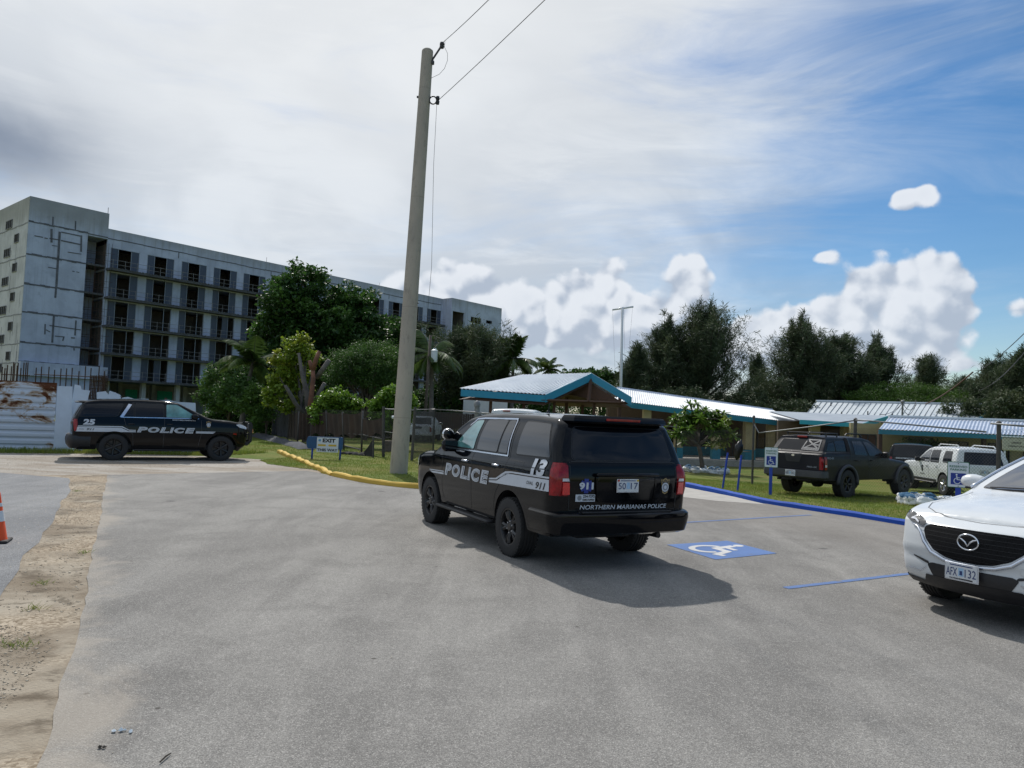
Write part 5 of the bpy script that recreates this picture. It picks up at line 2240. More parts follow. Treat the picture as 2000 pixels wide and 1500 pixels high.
# livery, left flank
lv = 'L'
st = c.project([[(.62, .905), (.62, .930), (.37, .950), (.10, 1.060), (-.04, 1.072), (-1.03, 1.088), (-1.03, .950), (.2, .918)],
                [(.62, .943), (.62, .963), (.40, .983), (.24, 1.05), (.12, 1.093), (-.04, 1.107), (-1.03, 1.122), (-1.03, 1.101), (-.04, 1.086), (.11, 1.072), (.38, .963)],
                ], 'L', 'stripe', M['decal_white'], None, .0045)
for q in ([(2.97, .900), (2.33, .918), (2.33, .902), (2.97, .886)], [(2.95, .874), (2.33, .890), (2.33, .862), (2.84, .85)]):
    c.project([q], 'L', 'stripe', M['decal_white'], None, .0045)
police_letters(c, 'L', 2.29, .63, .865, 1.055, True, None)
c.text('13', 'L', -.755, 1.212, .35, .205, M['decal_white'], st, .0075, .1, .05, flip=True)
c.text('DIAL', 'L', -.58, 1.01, .17, .04, M['decal_black'], st, .008, .2, .0, flip=True)
c.text('911', 'L', -.85, 1.0, .24, .085, M['decal_black'], st, .008, .3, .02, flip=True)
c.text('NORTHERN MARIANAS', 'L', 1.82, 1.262, .42, .022, M['decal_white'], st, .0055, 0, .0, flip=True)
police_letters(c, 'R', .63, 2.29, .865, 1.055, False, None)
# rear lamps wrap the corner
for sg in (1, -1):
    lamp = c.corner_lens(sg, .91, 1.295, 'tail_lamp', M['lamp_red'])
    c.project([[(sg * .80, 1.085), (sg * .81, 1.115), (sg * .89, 1.115), (sg * .89, 1.085)]], 'B', 'reversing_lens', M['lamp_clear'], lamp, .024, .04)
    c.project([[(sg * .79, .93), (sg * .80, 1.07), (sg * .885, 1.07), (sg * .885, .93)]], 'B', 'brake_lens', simple('bright_red_lens', (.62, .012, .014), .15, coat=1., var=.25, scale=30), lamp, .025, .04)
# tailgate: seams, recess, plate, lettering
c.line([(-.775, 1.31), (-.79, 1.0), (-.78, .745), (.78, .745), (.79, 1.0), (.775, 1.31)], 'B', .010, 'tailgate_seam', M['trim'], off=.003)
c.line([(-.76, 1.312), (.76, 1.312)], 'B', .010, 'tailgate_seam', M['trim'], off=.004)
rec = MB()
rx = c.bvh.ray_cast(Vector((-6, 0, 1.0)), Vector((1, 0, 0)))[0].x
rec_o = c.project([rpoly([(-.40, .85), (-.43, 1.15), (.43, 1.15), (.40, .85)], .05)], 'B', 'tailgate_panel', M['black_paint'], None, .012)
c.line(rpoly([(-.41, .84), (-.44, 1.16), (.44, 1.16), (.41, .84)], .06), 'B', .022, 'panel_edge', M['black_paint'], rec_o, .020, closed=True)
m_ = MB()
m_.box((rx - .035, 0, 1.165), (.05, .92, .045), ch=.015)
m_.build('tailgate_handle', M['black_paint'], R_, smooth=True, sharp=50)
plate(c, rx - .028, 0.0, 1.035, -1, ('50', '17'))
for yy, mt in ((.14, 'ink_red'), (-.14, 'sign_yellow')):
    m_ = MB()
    m_.box((rx - .040, yy, 1.098), (.002, .026, .022))
    m_.build('plate_sticker', M[mt], R_)
c.text('NORTHERN MARIANAS POLICE', 'B', .0, .778, 1.27, .052, M['decal_white'], None, .006, .12, .012, flip=True)
star = []
for k in range(3):
    a = PI / 3 * k + PI / 2
    t, n2 = Vector((math.cos(a), math.sin(a))), Vector((-math.sin(a), math.cos(a)))
    star.append([Vector((.565, 1.03)) + t * sx * .085 + n2 * sy * .03 for sx, sy in ((-1, -1), (1, -1), (1, 1), (-1, 1))])
sb = c.project(star[:1], 'B', 'sticker', M['decal_blue'], None, .005)
for q in star[1:]:
    c.project([q], 'B', 'sticker_star', M['decal_blue'], sb, .0055)
c.text('911', 'B', .565, 1.03, .19, .085, M['decal_white'], sb, .008, .0, .05, flip=True)
s2 = c.project([[(.44, .845), (.44, .93), (.70, .93), (.70, .845)]], 'B', 'sticker', M['decal_white'], None, .005)
c.text('234-7272', 'B', .525, .908, .155, .032, M['decal_black'], s2, .008, 0, .03, flip=True)
c.text('CRIME STOPPERS', 'B', .53, .867, .155, .024, M['decal_black'], s2, .008, 0, .03, flip=True)
c.project([[(.648 + .028 * math.cos(t), .888 + .03 * math.sin(t)) for t in np.linspace(0, 2 * PI, 15)[:-1]]], 'B', 'sticker_seal', M['decal_grey'], s2, .007)
police_badge(c, 'B', -.60, 1.03, .19, True)
# spoiler and high brake lamp
sp = sweep([(-.80, .64), (-.98, .62), (-1.02, .45), (-1.04, 0), (-1.02, -.45), (-.98, -.62), (-.80, -.64)], [(-.10, .02), (.05, .02), (.085, -.02), (.09, -.05), (.06, -.075), (-.10, -.06)], 1.845)
sp.build('roof_spoiler', M['black_paint'], R_, smooth=True, sharp=40)
m_ = MB()
m_.box((-1.128, 0.03, 1.822), (.012, .50, .028), ch=.004)
m_.build('high_brake_lamp', M['lamp_red'], R_)
# rear bumper
bp = ubend(-1.20, .985, -.60, r=.16, bulge=.05)
b_ = sweep(bp, [(-.10, .725), (-.012, .725), (.02, .715), (.045, .69), (.05, .64), (.035, .56), (.01, .47), (-.06, .44), (-.16, .44), (-.16, .72)])
b_.build('rear_bumper', M['black_paint'], R_, smooth=True, sharp=32)
m_ = MB()
m_.box((-1.19, 0, .722), (.12, 1.30, .016), ch=.005)
m_.build('bumper_step', M['trim'], R_)
m_ = MB()
m_.box((-1.15, -.05, .53), (.16, .34, .12), ch=.02)
m_.lathe([(.028, -.02), (.034, .05), (.0, .05)], (-1.25, -.05, .53), 'x', 10)
m_.box((-1.20, -.24, .50), (.03, .05, .05), ch=.01)
m_.build('tow_hitch', M['trim_grey'], R_)
m_ = MB()
m_.tube([(-.6, -.55, .40), (-1.10, -.58, .40)], .035, 8)
m_.tube([(-.3, -.5, .36), (-.3, .5, .36)], .06, 8)
m_.lathe([(.001, -.15), (.13, -.12), (.15, 0), (.13, .12), (.001, .15)], (0, 0, .385), 'x', 12)
m_.tube([(0, -.8, .385), (0, .8, .385)], .05, 8)
m_.box((-.75, .2, .47), (.6, .8, .16), ch=.03)
m_.build('axle', M['trim'], R_, smooth=True, sharp=40)
m_ = MB()
for sg in (1, -1):
    m_.box((1.50, sg * .985, .375), (1.95, .17, .045), ch=.02)
    for x in (.75, 1.5, 2.25):
        m_.box((x, sg * .86, .40), (.06, .16, .05))
m_.build('running_board', M['trim'], R_, smooth=True, sharp=40)
mirror_shell(c, 1.98, .93, 1.34, 1, M['black_paint'], (.14, .26, .19))
mirror_shell(c, 1.98, -.93, 1.34, -1, M['black_paint'], (.14, .26, .19))
m_ = MB()
m_.lathe([(.001, -.09), (.06, -.08), (.088, -.03), (.09, .03), (.08, .045), (.0, .05)], (2.22, 1.0, 1.50), 'x', 18)
so_ = m_.build('spotlight', M['black_paint'], R_, smooth=True, sharp=50)
m_ = MB()
m_.lathe([(.088, -.02), (.095, .0), (.095, .035), (.088, .05)], (2.22, 1.0, 1.50), 'x', 20)
m_.tube([(2.2, .98, 1.42), (2.17, .88, 1.36)], .02, 6)
m_.build('spotlight_rim', M['chrome'], so_, smooth=True)
m_ = MB()
for v, sg in (('L', 1), ('R', -1)):
    pass
c.project([rpoly([(3.55, .90), (3.50, 1.10), (3.80, 1.08), (3.84, .93)], .03)], 'L', 'headlamp', M['lamp_clear'], None, .006)
c.project([rpoly([(3.55, .90), (3.50, 1.10), (3.80, 1.08), (3.84, .93)], .03)], 'R', 'headlamp', M['lamp_clear'], None, .006)
m_ = MB()
m_.tube([(.2, .35, 1.89), (.16, .35, 2.02)], [.012, .004], 6)
m_.lathe([(.03, 0), (.02, .03), (0, .035)], (.2, .35, 1.885), 'z', 10)
m_.build('roof_antenna', M['trim'], R_)
# panel across the roof in front of the spoiler
c.line([(-.80, -.62), (-.80, .62)], 'T', .008, 'roof_seam', M['trim'])

# ------------------------------------------------------------------ black police SUV, number 25
c = Car('police_suv', 'far black police SUV numbered 25 with push bumper by the white metal fence', (-12.4978, 23.2564, .5487), 'black police SUVs', cat='police car')
c.zh = .405
c.body(top=[(-1.08, 1.70), (-.90, 1.79), (-.4, 1.86), (.6, 1.90), (1.4, 1.89), (1.78, 1.835), (2.62, 1.415), (2.80, 1.365), (3.3, 1.335), (3.72, 1.27), (3.88, 1.17)],
       side=[(.3, .94), (.5, .975), (.7, .99), (.92, 1.0), (1.1, .99), (1.3, .955)], belt=[(-2, 1.29), (4, 1.30)], tumble=[(-1, .40), (2.7, .45)], hw=1.0, sill=.33,
       arches=(0, 3.071), ra=.485, rear=[(.3, .12), (.5, -.02), (.8, -.02), (1.1, -.03), (1.25, .0), (1.7, .20)], front=[(.35, -.20), (.5, -.02), (.8, .02), (1.1, .0), (1.2, -.05)],
       rc=((-2, .08), (2, .08), (3, .11)), mat=M['black_paint'], plan_r=.20, plan_c=.10, plan_f=.5, plan_fc=.24)
R_ = c.root
c.wheels((0, 3.071), 1.74, .405, .275, .245, M['rim_black'], 'alloy')
Rw = [[(1.41, 1.365), (1.41, 1.755), (1.70, 1.77), (2.18, 1.47), (2.30, 1.365)], [(.54, 1.345), (.54, 1.745), (1.32, 1.755), (1.32, 1.36)],
      [(.25, 1.35), (.43, 1.735), (.49, 1.74), (.49, 1.345)], [(-.98, 1.32), (-.84, 1.66), (.20, 1.725), (.05, 1.36)]]
for v in 'RL':
    windows(c, v, Rw, [M['glass_teal_lit'] if v == 'R' else M['glass_dark'], M['glass_dark'], M['glass_dark'], M['glass_dark']], r=.04)
    c.project([[(.115, 1.325), (.205, 1.315), (.435, 1.715), (.345, 1.735)]], v, 'pillar_trim', M['chrome_satin'], None, .008)
    c.line([(.16, 1.322), (.42, 1.325), (1.38, 1.338), (2.36, 1.345)], v, .022, 'window_trim', M['chrome_satin'], off=.007)
    c.line([(.43, 1.77), (1.38, 1.80), (1.72, 1.80)], v, .010, 'window_trim', M['trim_grey'], off=.006)
    c.line([(1.365, 1.74), (1.365, .42)], v, .010, 'door_seam', M['trim_grey'])
    c.line([(2.44, 1.30), (2.46, .9), (2.38, .48)], v, .010, 'door_seam', M['trim_grey'])
    c.line([(.23, 1.30), (.30, 1.05), (.50, .80), (.52, .45)], v, .010, 'door_seam', M['trim_grey'])
    handles(c, v, [(.44, 1.12), (1.52, 1.14)], M['trim'])
    c.project([rpoly([(-1.05, .87), (-1.11, 1.23), (-.99, 1.22), (-.98, 1.05), (-1.0, .88)], .02)], v, 'tail_lamp', M['lamp_red'], None, .010)
    c.project([rpoly([(3.50, 1.19), (3.62, 1.21), (3.88, 1.12), (3.86, 1.04), (3.62, 1.10)], .02)], v, 'headlamp', M['lamp_clear'], None, .008)
    c.project([rpoly([(3.42, .88), (3.43, .92), (3.53, .91), (3.53, .85)], .01)], v, 'side_marker', M['lamp_red'], None, .008)
st = c.project([[(-1.02, .862), (-.98, 1.0), (.18, .995), (.37, .905), (.57, .905), (.58, .875), (.3, .872)],
                [(-.975, 1.012), (-.965, 1.035), (.20, 1.045), (.38, .948), (.57, .945), (.57, .92), (.385, .92), (.195, 1.012)],
                ], 'R', 'stripe', M['decal_white'], None, .0045)
for q in ([(2.29, .935), (2.29, .950), (2.88, .950), (2.87, .935)], [(2.29, .885), (2.29, .925), (2.86, .925), (2.80, .885)]):
    c.project([q], 'R', 'stripe', M['decal_white'], None, .0045)
police_letters(c, 'R', .60, 2.26, .875, 1.045, False, None)
c.text('25', 'R', -.69, 1.15, .31, .17, M['decal_white'], st, .0055, .1, .05)
c.text('DIAL', 'R', -.87, .935, .14, .03, M['decal_black'], st, .006, .2)
c.text('911', 'R', -.64, .935, .20, .06, M['decal_black'], st, .006, .3, .03)
c.text('NORTHERN MARIANAS', 'R', 1.93, 1.285, .68, .036, M['decal_white'], st, .0055, 0, .02)
police_badge(c, 'R', 2.66, 1.18, .20)
sp = sweep([(-.70, .66), (-.93, .64), (-1.0, .45), (-1.02, 0), (-1.0, -.45), (-.93, -.64), (-.70, -.66)], [(-.10, .03), (.05, .01), (.08, -.02), (.05, -.045), (-.10, -.04)], 1.755)
sp.build('roof_spoiler', M['black_paint'], R_, smooth=True, sharp=40)
b_ = sweep(ubend(-1.20, .98, -.62, r=.16, bulge=.04), [(-.10, .74), (0, .74), (.03, .66), (.035, .60), (.01, .46), (-.06, .36), (-.16, .36), (-.16, .74)])
b_.build('rear_bumper', M['trim'], R_, smooth=True, sharp=32)
mirror_shell(c, 2.22, -.93, 1.40, -1, M['black_paint'], (.20, .24, .17))
mirror_shell(c, 2.22, .93, 1.40, 1, M['black_paint'], (.20, .24, .17))
m_ = MB()
for sg in (1, -1):
    m_.prism([(3.90, .50), (4.02, .48), (4.16, .62), (4.17, 1.18), (4.12, 1.27), (4.03, 1.30), (3.97, 1.26), (4.03, 1.14), (4.03, .72)], (0, .02, 0), (0, sg * .36 - .01, 0))
for z in (.66, .86, 1.06, 1.26):
    m_.tube([(4.07, -.36, z), (4.07, .36, z)], .028, 8)
m_.tube([(4.0, -.36, .66), (4.02, -.62, .68), (3.98, -.86, .86), (3.90, -.94, 1.05), (3.92, -.80, 1.22), (4.02, -.40, 1.22)], .026, 8)
m_.tube([(4.0, .36, .66), (4.02, .62, .68), (3.98, .86, .86), (3.90, .94, 1.05), (3.92, .80, 1.22), (4.02, .40, 1.22)], .026, 8)
m_.box((3.86, 0, .56), (.22, 1.5, .10), ch=.02)
m_.build('push_bumper', M['trim'], R_)
m_ = MB()
m_.box((4.18, -.34, .98), (.02, .03, .12))
m_.build('amber_marker', M['lamp_amber'], R_)
m_ = MB()
m_.box((1.5, -.97, .33), (1.9, .12, .05), ch=.02)
m_.box((1.5, .97, .33), (1.9, .12, .05), ch=.02)
m_.box((.2, -.3, .28), (.7, .4, .12), ch=.03)
m_.build('running_board', M['trim'], R_)
c.project([rpoly([(-.70, 1.33), (-.62, 1.64), (.62, 1.64), (.70, 1.33)], .05)], 'B', 'window', M['glass_dark'], None, .005)
c.project([[(2.58, -.72), (1.88, -.60), (1.88, .60), (2.58, .72), (2.66, 0)]], 'T', 'windscreen', M['glass_grey'], None, .005)
m_ = MB()
m_.tube([(.2, 0, 1.90), (.15, 0, 1.98)], [.02, .006], 6)
m_.build('roof_antenna', M['trim'], R_)

# ------------------------------------------------------------------ white crossover, front corner in view
c = Car('crossover', 'white crossover on the right, plate AFX 132, with wide black grille', (7.66, 8.88, 3.64))
c.zh = .36
c.body(top=[(-.80, 1.30), (-.55, 1.55), (-.1, 1.68), (.5, 1.71), (.95, 1.69), (1.22, 1.64), (1.7, 1.445), (2.12, 1.255), (2.3, 1.205), (2.7, 1.155), (3.05, 1.105), (3.32, 1.05), (3.46, 1.01)],
       side=[(.2, .90), (.35, .95), (.6, .985), (.75, .985), (.9, 1.0), (1.0, .99), (1.1, .955)], belt=[(-2, 1.12), (2, 1.08), (4, 1.08)], tumble=[(-1, .42), (2.2, .40)], hw=.93, sill=.27,
       arches=(0, 2.70), ra=.42, rear=[(.25, .1), (.5, -.02), (.9, 0), (1.1, .05), (1.6, .3)],
       front=[(.22, -.16), (.30, -.04), (.40, .03), (.50, .04), (.58, .02), (.62, .05), (.78, .02), (.90, -.02), (.96, -.07)],
       rc=((-2, .09), (1.9, .07), (2.3, .09), (3.5, .07)), camber=((-2, .04), (2, .04), (2.6, .07), (3.46, .035)), mat=M['white_paint'],
       plan_f=.80, plan_fc=.17, bulge_f=.17, bulge_r=.1, fk=.42, step=.04)
R_ = c.root
c.wheels((0, 2.70), 1.60, .36, .225, .245, M['rim_silver'], 'alloy', 5)
ws = [(2.10, -.71), (1.62, -.625), (1.24, -.56), (1.24, .56), (1.62, .625), (2.10, .71), (2.19, .4), (2.22, 0), (2.19, -.4)]
windows(c, 'T', [ws], M['glass_grey'], r=.03, trim=.02)
for v in 'LR':
    windows(c, v, [[(1.75, 1.15), (1.22, 1.52), (.95, 1.56), (.95, 1.13)], [(.87, 1.13), (.87, 1.56), (.15, 1.53), (.05, 1.13)]], M['glass_dark'], r=.03)
    sg = 1 if v == 'L' else -1
    c.line([(2.35, 1.0), (2.33, .5), (2.2, .38)], v, .008, 'door_seam', M['trim_grey'])
    # silver pillar strip
    pts = []
    for t in np.linspace(0, 1, 9):
        x = 2.13 - t * .92
        z = smooth_interp([(2.12, 1.255), (1.7, 1.445), (1.22, 1.64), (.95, 1.69)][::-1], x, .05)
        w_ = c.W(x, z - .11)
        pts.append((x + .0, sg * (w_ - .035), z - .035))
    m_ = MB()
    m_.tube(pts, .014, 6)
    m_.build('pillar_trim', M['chrome_satin'], R_, smooth=True)
    # headlamp wraps the corner
    hl = [(sg * .49, .905), (sg * .52, .865), (sg * .62, .875), (sg * .74, .905), (sg * .86, .955), (sg * .875, .99), (sg * .76, .985), (sg * .62, .955)]
    h_ = c.project([rpoly(hl, .012)], 'F', 'headlamp', M['lamp_dark'], None, .006, .04)
    c.line([(sg * .585, .895), (sg * .645, .915), (sg * .70, .918), (sg * .66, .94)], 'F', .013, 'lamp_strip', M['lamp_clear'], h_, .012)
    c.line([(sg * .80, .965), (sg * .86, .972)], 'F', .012, 'lamp_strip', M['lamp_clear'], h_, .012)
    c.line([(sg * .50, .86), (sg * .60, .855), (sg * .67, .875)], 'F', .012, 'lamp_edge', M['chrome'], h_, .012)
# bonnet seams
c.line([(3.24, -.66), (3.37, -.5), (3.42, -.3), (3.45, 0), (3.42, .3), (3.37, .5), (3.24, .66)], 'T', .007, 'bonnet_seam', M['trim_grey'])
for sg in (1, -1):
    c.line([(3.24, sg * .66), (3.0, sg * .76), (2.6, sg * .775), (2.25, sg * .755)], 'T', .007, 'bonnet_seam', M['trim_grey'])
gr = rpoly([(-.49, .875), (-.415, .900), (.415, .900), (.49, .875), (.505, .83), (.46, .745), (.36, .66), (.22, .607), (.10, .59), (-.10, .59), (-.22, .607), (-.36, .66), (-.46, .745), (-.505, .83)], .02)


def grille_mat():
    m = Mat('black_mesh_grille')
    v = m.vor(70)
    m.set(color=m.mix(m.rng(v, .2, .5), (.002, .002, .0025), (.008, .008, .009)), rough=.6, spec=.12)
    return m.m


M['grille'] = grille_mat()
g_ = c.project([gr], 'F', 'grille', M['grille'], None, .004, .04)
for k in range(7):
    z = .625 + k * .042
    hw_ = interp([(.59, .10), (.607, .2), (.66, .34), (.745, .44), (.83, .48), (.90, .44)], z)
    c.line([(-hw_, z), (hw_, z)], 'F', .003, 'grille_bar', M['trim'], g_, .008)
arc = [(-.66, .868), (-.585, .85), (-.53, .80), (-.475, .72), (-.375, .635), (-.24, .583), (-.12, .568), (.12, .568), (.24, .583), (.375, .635), (.475, .72), (.53, .80), (.585, .85), (.66, .868)]
fr_pts = []
for (y, z) in arc:
    h, n, _, _ = c.bvh.ray_cast(Vector((9, y, z)), Vector((-1, 0, 0)))
    fr_pts.append(h + n * .012)
m_ = MB()
m_.tube(fr_pts, [.006, .010, .015, .018, .019, .019, .018, .018, .019, .019, .018, .015, .010, .006], 8)
m_.build('grille_surround', M['chrome_satin'], R_, smooth=True)
# emblem: oval ring with swept V wings
h, n, _, _ = c.bvh.ray_cast(Vector((9, 0, .79)), Vector((-1, 0, 0)))
ex = h.x + .028
m_ = MB()
ring = [(ex, .098 * math.cos(t), .79 + .074 * math.sin(t)) for t in np.linspace(0, 2 * PI, 33)]
m_.tube(ring, .0085, 6, cap=False)
for sg in (1, -1):
    m_.tube([(ex, sg * .088, .823), (ex + .004, sg * .055, .812), (ex + .006, sg * .024, .790), (ex + .006, 0, .752)], [.007, .009, .009, .006], 6)
m_.build('emblem', M['chrome'], R_, smooth=True)
# lower bumper
lo = [c.project([rpoly([(-.38, .525), (.38, .525), (.43, .50), (.36, .39), (-.36, .39), (-.43, .50)], .02)], 'F', 'lower_intake', M['trim'], None, .005, .05)]
for sg in (1, -1):
    c.project([rpoly([(sg * .62, .565), (sg * .42, .530), (sg * .40, .50), (sg * .61, .548)], .01)], 'F', 'bumper_slot', M['trim'], None, .006, .05)
    c.line([(sg * .66, .425), (sg * .52, .415), (sg * .44, .47)], 'F', .010, 'lower_trim', M['chrome_satin'], None, .012)
c.project([[(y, .325 if abs(y) > .48 else .40) for y in np.linspace(-.60, .60, 25)] + [(y, .27) for y in np.linspace(.60, -.60, 15)]], 'F', 'lower_valance', M['trim'], None, .008, .06)
for v in 'RL':
    c.project([[(3.56, .27), (3.56, .325), (3.10, .35), (3.04, .27)]], v, 'lower_valance_side', M['trim'], None, .009, .03)
for sg in (1, -1):
    c.project([rpoly([(sg * .47 + .035 * math.cos(t), .585 + .035 * math.sin(t)) for t in np.linspace(0, 2 * PI, 13)[:-1]], .001)], 'F', 'tow_cover', M['white_paint'], None, .008) if sg > 0 else None
m_ = MB()
h, n, _, _ = c.bvh.ray_cast(Vector((9, 0, .47)), Vector((-1, 0, 0)))
pl_ = plate(c, h.x + .05, -.03, .50, 1, ('AFX', '132'), w=.305, h=.155)
m_ = MB()
m_.box((h.x + .0585, -.03, .437), (.003, .22, .014))
m_.build('frame_script', M['decal_black'], pl_)
m_ = MB()
m_.box((h.x + .02, -.03, .475), (.05, .24, .08))
m_.build('plate_bracket', M['trim'], R_)
# mirrors, wipers, arches
for sg in (1, -1):
    m_ = MB()
    m_.lathe([(.0, -.13), (.065, -.12), (.10, -.06), (.105, .02), (.085, .10), (.0, .12)], (0, 0, 0), 'y', 16)
    o = m_.build('wing_mirror', M['white_paint'], R_, smooth=True, sharp=60)
    o.location = (1.80, sg * 1.0, 1.27)
    o.scale = (.85, 1, .82)
    m_ = MB()
    m_.box((0.0, -sg * .02, -.095), (.13, .2, .03), ch=.01)
    m_.build('mirror_base', M['trim'], o)
m_ = MB()
for y0, y1 in ((-.62, -.12), (.05, .60)):
    p0 = Vector((2.16 if y0 < 0 else 2.2, y0, 0))
    pts = []
    for t in np.linspace(0, 1, 5):
        y = y0 + (y1 - y0) * t
        x = 2.13 - .0 * t + .03 * (1 - abs(y))
        h, n, _, _ = c.bvh.ray_cast(Vector((x, y, 6)), Vector((0, 0, -1)))
        pts.append(h + n * .02)
    m_.tube(pts, .009, 6)
m_.build('wiper', M['trim'], R_)
m_ = MB()
for xa in (0, 2.70):
    for sg in (1, -1):
        pts = []
        for t in np.linspace(-.1, PI + .1, 17):
            x, z = xa + .425 * math.cos(t), .36 + .425 * math.sin(t)
            h, n, _, _ = c.bvh.ray_cast(Vector((x, sg * 4, max(z, .3))), Vector((0, -sg, 0)))
            if h is None:
                continue
            pts.append(Vector((x, sg * min(.94, max(.86, abs(h.y))), z)))
        m_.tube(pts, .028, 6)
m_.build('arch_trim', M['trim'], R_, smooth=True)

# ------------------------------------------------------------------ dark grey pickup with canopy behind the fence
c = Car('pickup_truck', 'dark grey pickup with canopy and roof rack parked behind the chain link fence', (9.0, 21.55, .63), cat='pickup')
c.zh = .40
c.body(top=[(-1.20, 1.62), (-1.15, 1.70), (-.6, 1.73), (.05, 1.73), (.3, 1.735), (1.2, 1.73), (1.5, 1.67), (2.22, 1.22), (2.4, 1.15), (3.2, 1.08), (3.7, .99), (3.82, .92)],
       side=[(.4, .96), (.6, .98), (.9, 1.0), (1.1, .985), (1.24, .955)], belt=[(-2, 1.25), (.2, 1.25), (.3, 1.18), (2.3, 1.12), (4, 1.05)], tumble=[(-1, .32), (.15, .32), (.3, .36), (2.2, .42)], hw=.92, sill=.50,
       arches=(0, 3.2), ra=.47, rear=[(.5, 0), (.8, -.02), (1.24, -.02), (1.26, .12), (1.7, .46)], wfun=lambda x, z: -.07 * sstep((z - 1.24) / .03) if x < .2 else 0.0, front=[(.5, -.1), (.7, .02), (1.0, .0)], mat=M['grey_paint'], plan_r=.08, plan_c=.04, bulge_r=.015,
       rc=((-2, .08), (2, .08), (3, .1)))
R_ = c.root
c.wheels((0, 3.2), 1.62, .40, .27, .215, M['rim_black'], 'alloy')
for v in 'LR':
    windows(c, v, [[(-.42, 1.31), (-.42, 1.59), (.10, 1.61), (.13, 1.31)], [(-.92, 1.31), (-.72, 1.57), (-.48, 1.58), (-.48, 1.31)],
                   [(.42, 1.22), (.45, 1.60), (.98, 1.60), (1.10, 1.20)], [(1.20, 1.20), (1.09, 1.60), (1.35, 1.58), (1.95, 1.22), (1.98, 1.18)]], M['glass_dark'], r=.04)
    c.line([(.20, 1.68), (.22, 1.25), (.22, .55)], v, .02, 'cab_gap', M['trim'])
    c.line([(.34, 1.60), (.32, .62)], v, .009, 'door_seam', M['trim'])
    c.line([(1.13, 1.60), (1.17, .60)], v, .009, 'door_seam', M['trim'])
    c.line([(2.10, 1.16), (2.12, .60)], v, .009, 'door_seam', M['trim'])
    c.line([(-1.17, 1.262), (.18, 1.262)], v, .03, 'canopy_base', M['trim'], off=.012)
    c.project([rpoly([(-1.17, .80), (-1.17, 1.15), (-1.06, 1.15), (-1.06, .80)], .01)], v, 'tail_lamp', M['lamp_red'], None, .010)
    c.project([[(-1.16, .87), (-1.16, .93), (-1.07, .93), (-1.07, .87)]], v, 'reversing_lens', M['lamp_clear'], None, .012)
    handles(c, v, [(.50, 1.06), (1.32, 1.06)], M['trim'])
    c.text('PRO-4X', v, -.86, 1.12, .34, .06, M['decal_grey'], None, .006, .1, .03, flip=(v == 'L'))
FLM = simple('flare_plastic', (.030, .033, .045), .5, var=.1)
for xa in (0, 3.2):
    for sg in (1, -1):
        m_ = MB()
        pts = [(xa + .50 * math.cos(t), sg * .925, .40 + .50 * math.sin(t)) for t in np.linspace(-.05, PI + .05, 17)]
        m_.tube(pts, .055, 6)
        m_.build('wheel_flare', FLM, R_, smooth=True)
windows(c, 'B', [[(-.66, 1.31), (-.58, 1.60), (.58, 1.60), (.66, 1.31)]], M['glass_dark'], r=.03)
# grey crossed strips on right half of the canopy glass
pt = [[(-.64, 1.32), (-.60, 1.60)], [(-.60, 1.60), (-.20, 1.60)], [(-.20, 1.60), (-.14, 1.33)], [(-.14, 1.33), (-.64, 1.32)], [(-.58, 1.58), (-.22, 1.38)], [(-.24, 1.58), (-.58, 1.38)], [(-.60, 1.36), (-.18, 1.37)], [(-.40, 1.47), (-.62, 1.46)]]
o = None
for q in pt:
    o2 = c.line(q, 'B', .035, 'glass_strip', simple('grey_strip', (.11, .115, .125), .5, var=.6, scale=18) if o is None else o.data.materials[0], o, .009)
    o = o or o2
c.line([(-.80, 1.265), (.80, 1.265)], 'B', .03, 'canopy_base', M['trim'], off=.010)
c.project([rpoly([(-.20, .97), (-.28, 1.21), (.28, 1.21), (.20, .97)], .03)], 'B', 'tailgate_recess', M['trim'], None, .005)
c.project([[(.05 * math.cos(t), 1.155 + .03 * math.sin(t)) for t in np.linspace(0, 2 * PI, 15)[:-1]]], 'B', 'maker_badge', M['chrome'], None, .012)
c.line([(-.78, 1.24), (-.78, .80), (.78, .80), (.78, 1.24)], 'B', .01, 'tailgate_seam', M['trim'])
c.text('PRO-4X', 'B', -.58, .86, .30, .045, M['decal_grey'], None, .006, .1, .03, flip=True)
for sg in (1, -1):
    c.project([rpoly([(sg * .80, .80), (sg * .80, 1.15), (sg * .90, 1.15), (sg * .90, .80)], .01)], 'B', 'tail_lamp', M['lamp_red'], None, .012)
plate(c, -1.36, 0, .66, -1, ('ABR', '042'))
b_ = sweep(ubend(-1.28, .90, -1.02, r=.10, bulge=.02), [(-.08, .76), (.04, .76), (.05, .70), (.05, .58), (0, .54), (-.10, .54), (-.10, .76)])
b_.build('rear_bumper', M['trim_grey'], R_, smooth=True, sharp=32)
m_ = MB()
for sg in (1, -1):
    m_.tube([(-.68, sg * .58, 1.79), (.0, sg * .58, 1.80)], .022, 6)
    for x in (-.6, -.05):
        m_.tube([(x, sg * .60, 1.68), (x, sg * .60, 1.80)], .02, 6)
    m_.tube([(.42, sg * .58, 1.75), (.5, sg * .58, 1.81), (1.15, sg * .58, 1.81), (1.32, sg * .58, 1.72)], .024, 6)
m_.tube([(-.6, -.58, 1.80), (-.6, .58, 1.80)], .02, 6)
m_.tube([(-.05, -.60, 1.80), (-.05, .60, 1.80)], .02, 6)
m_.build('roof_rack', M['trim'], R_)
m_ = MB()
m_.box((-.80, 0, 1.68), (.05, .30, .05), ch=.01)
m_.build('high_brake_lamp', M['lamp_red'], R_)
mirror_shell(c, 1.95, -.88, 1.22, -1, M['trim'], (.12, .22, .18))
mirror_shell(c, 1.95, .88, 1.22, 1, M['trim'], (.12, .22, .18))
m_ = MB()
m_.tube([(-1.0, -.3, .45), (-.4, -.3, .42)], .06, 8)
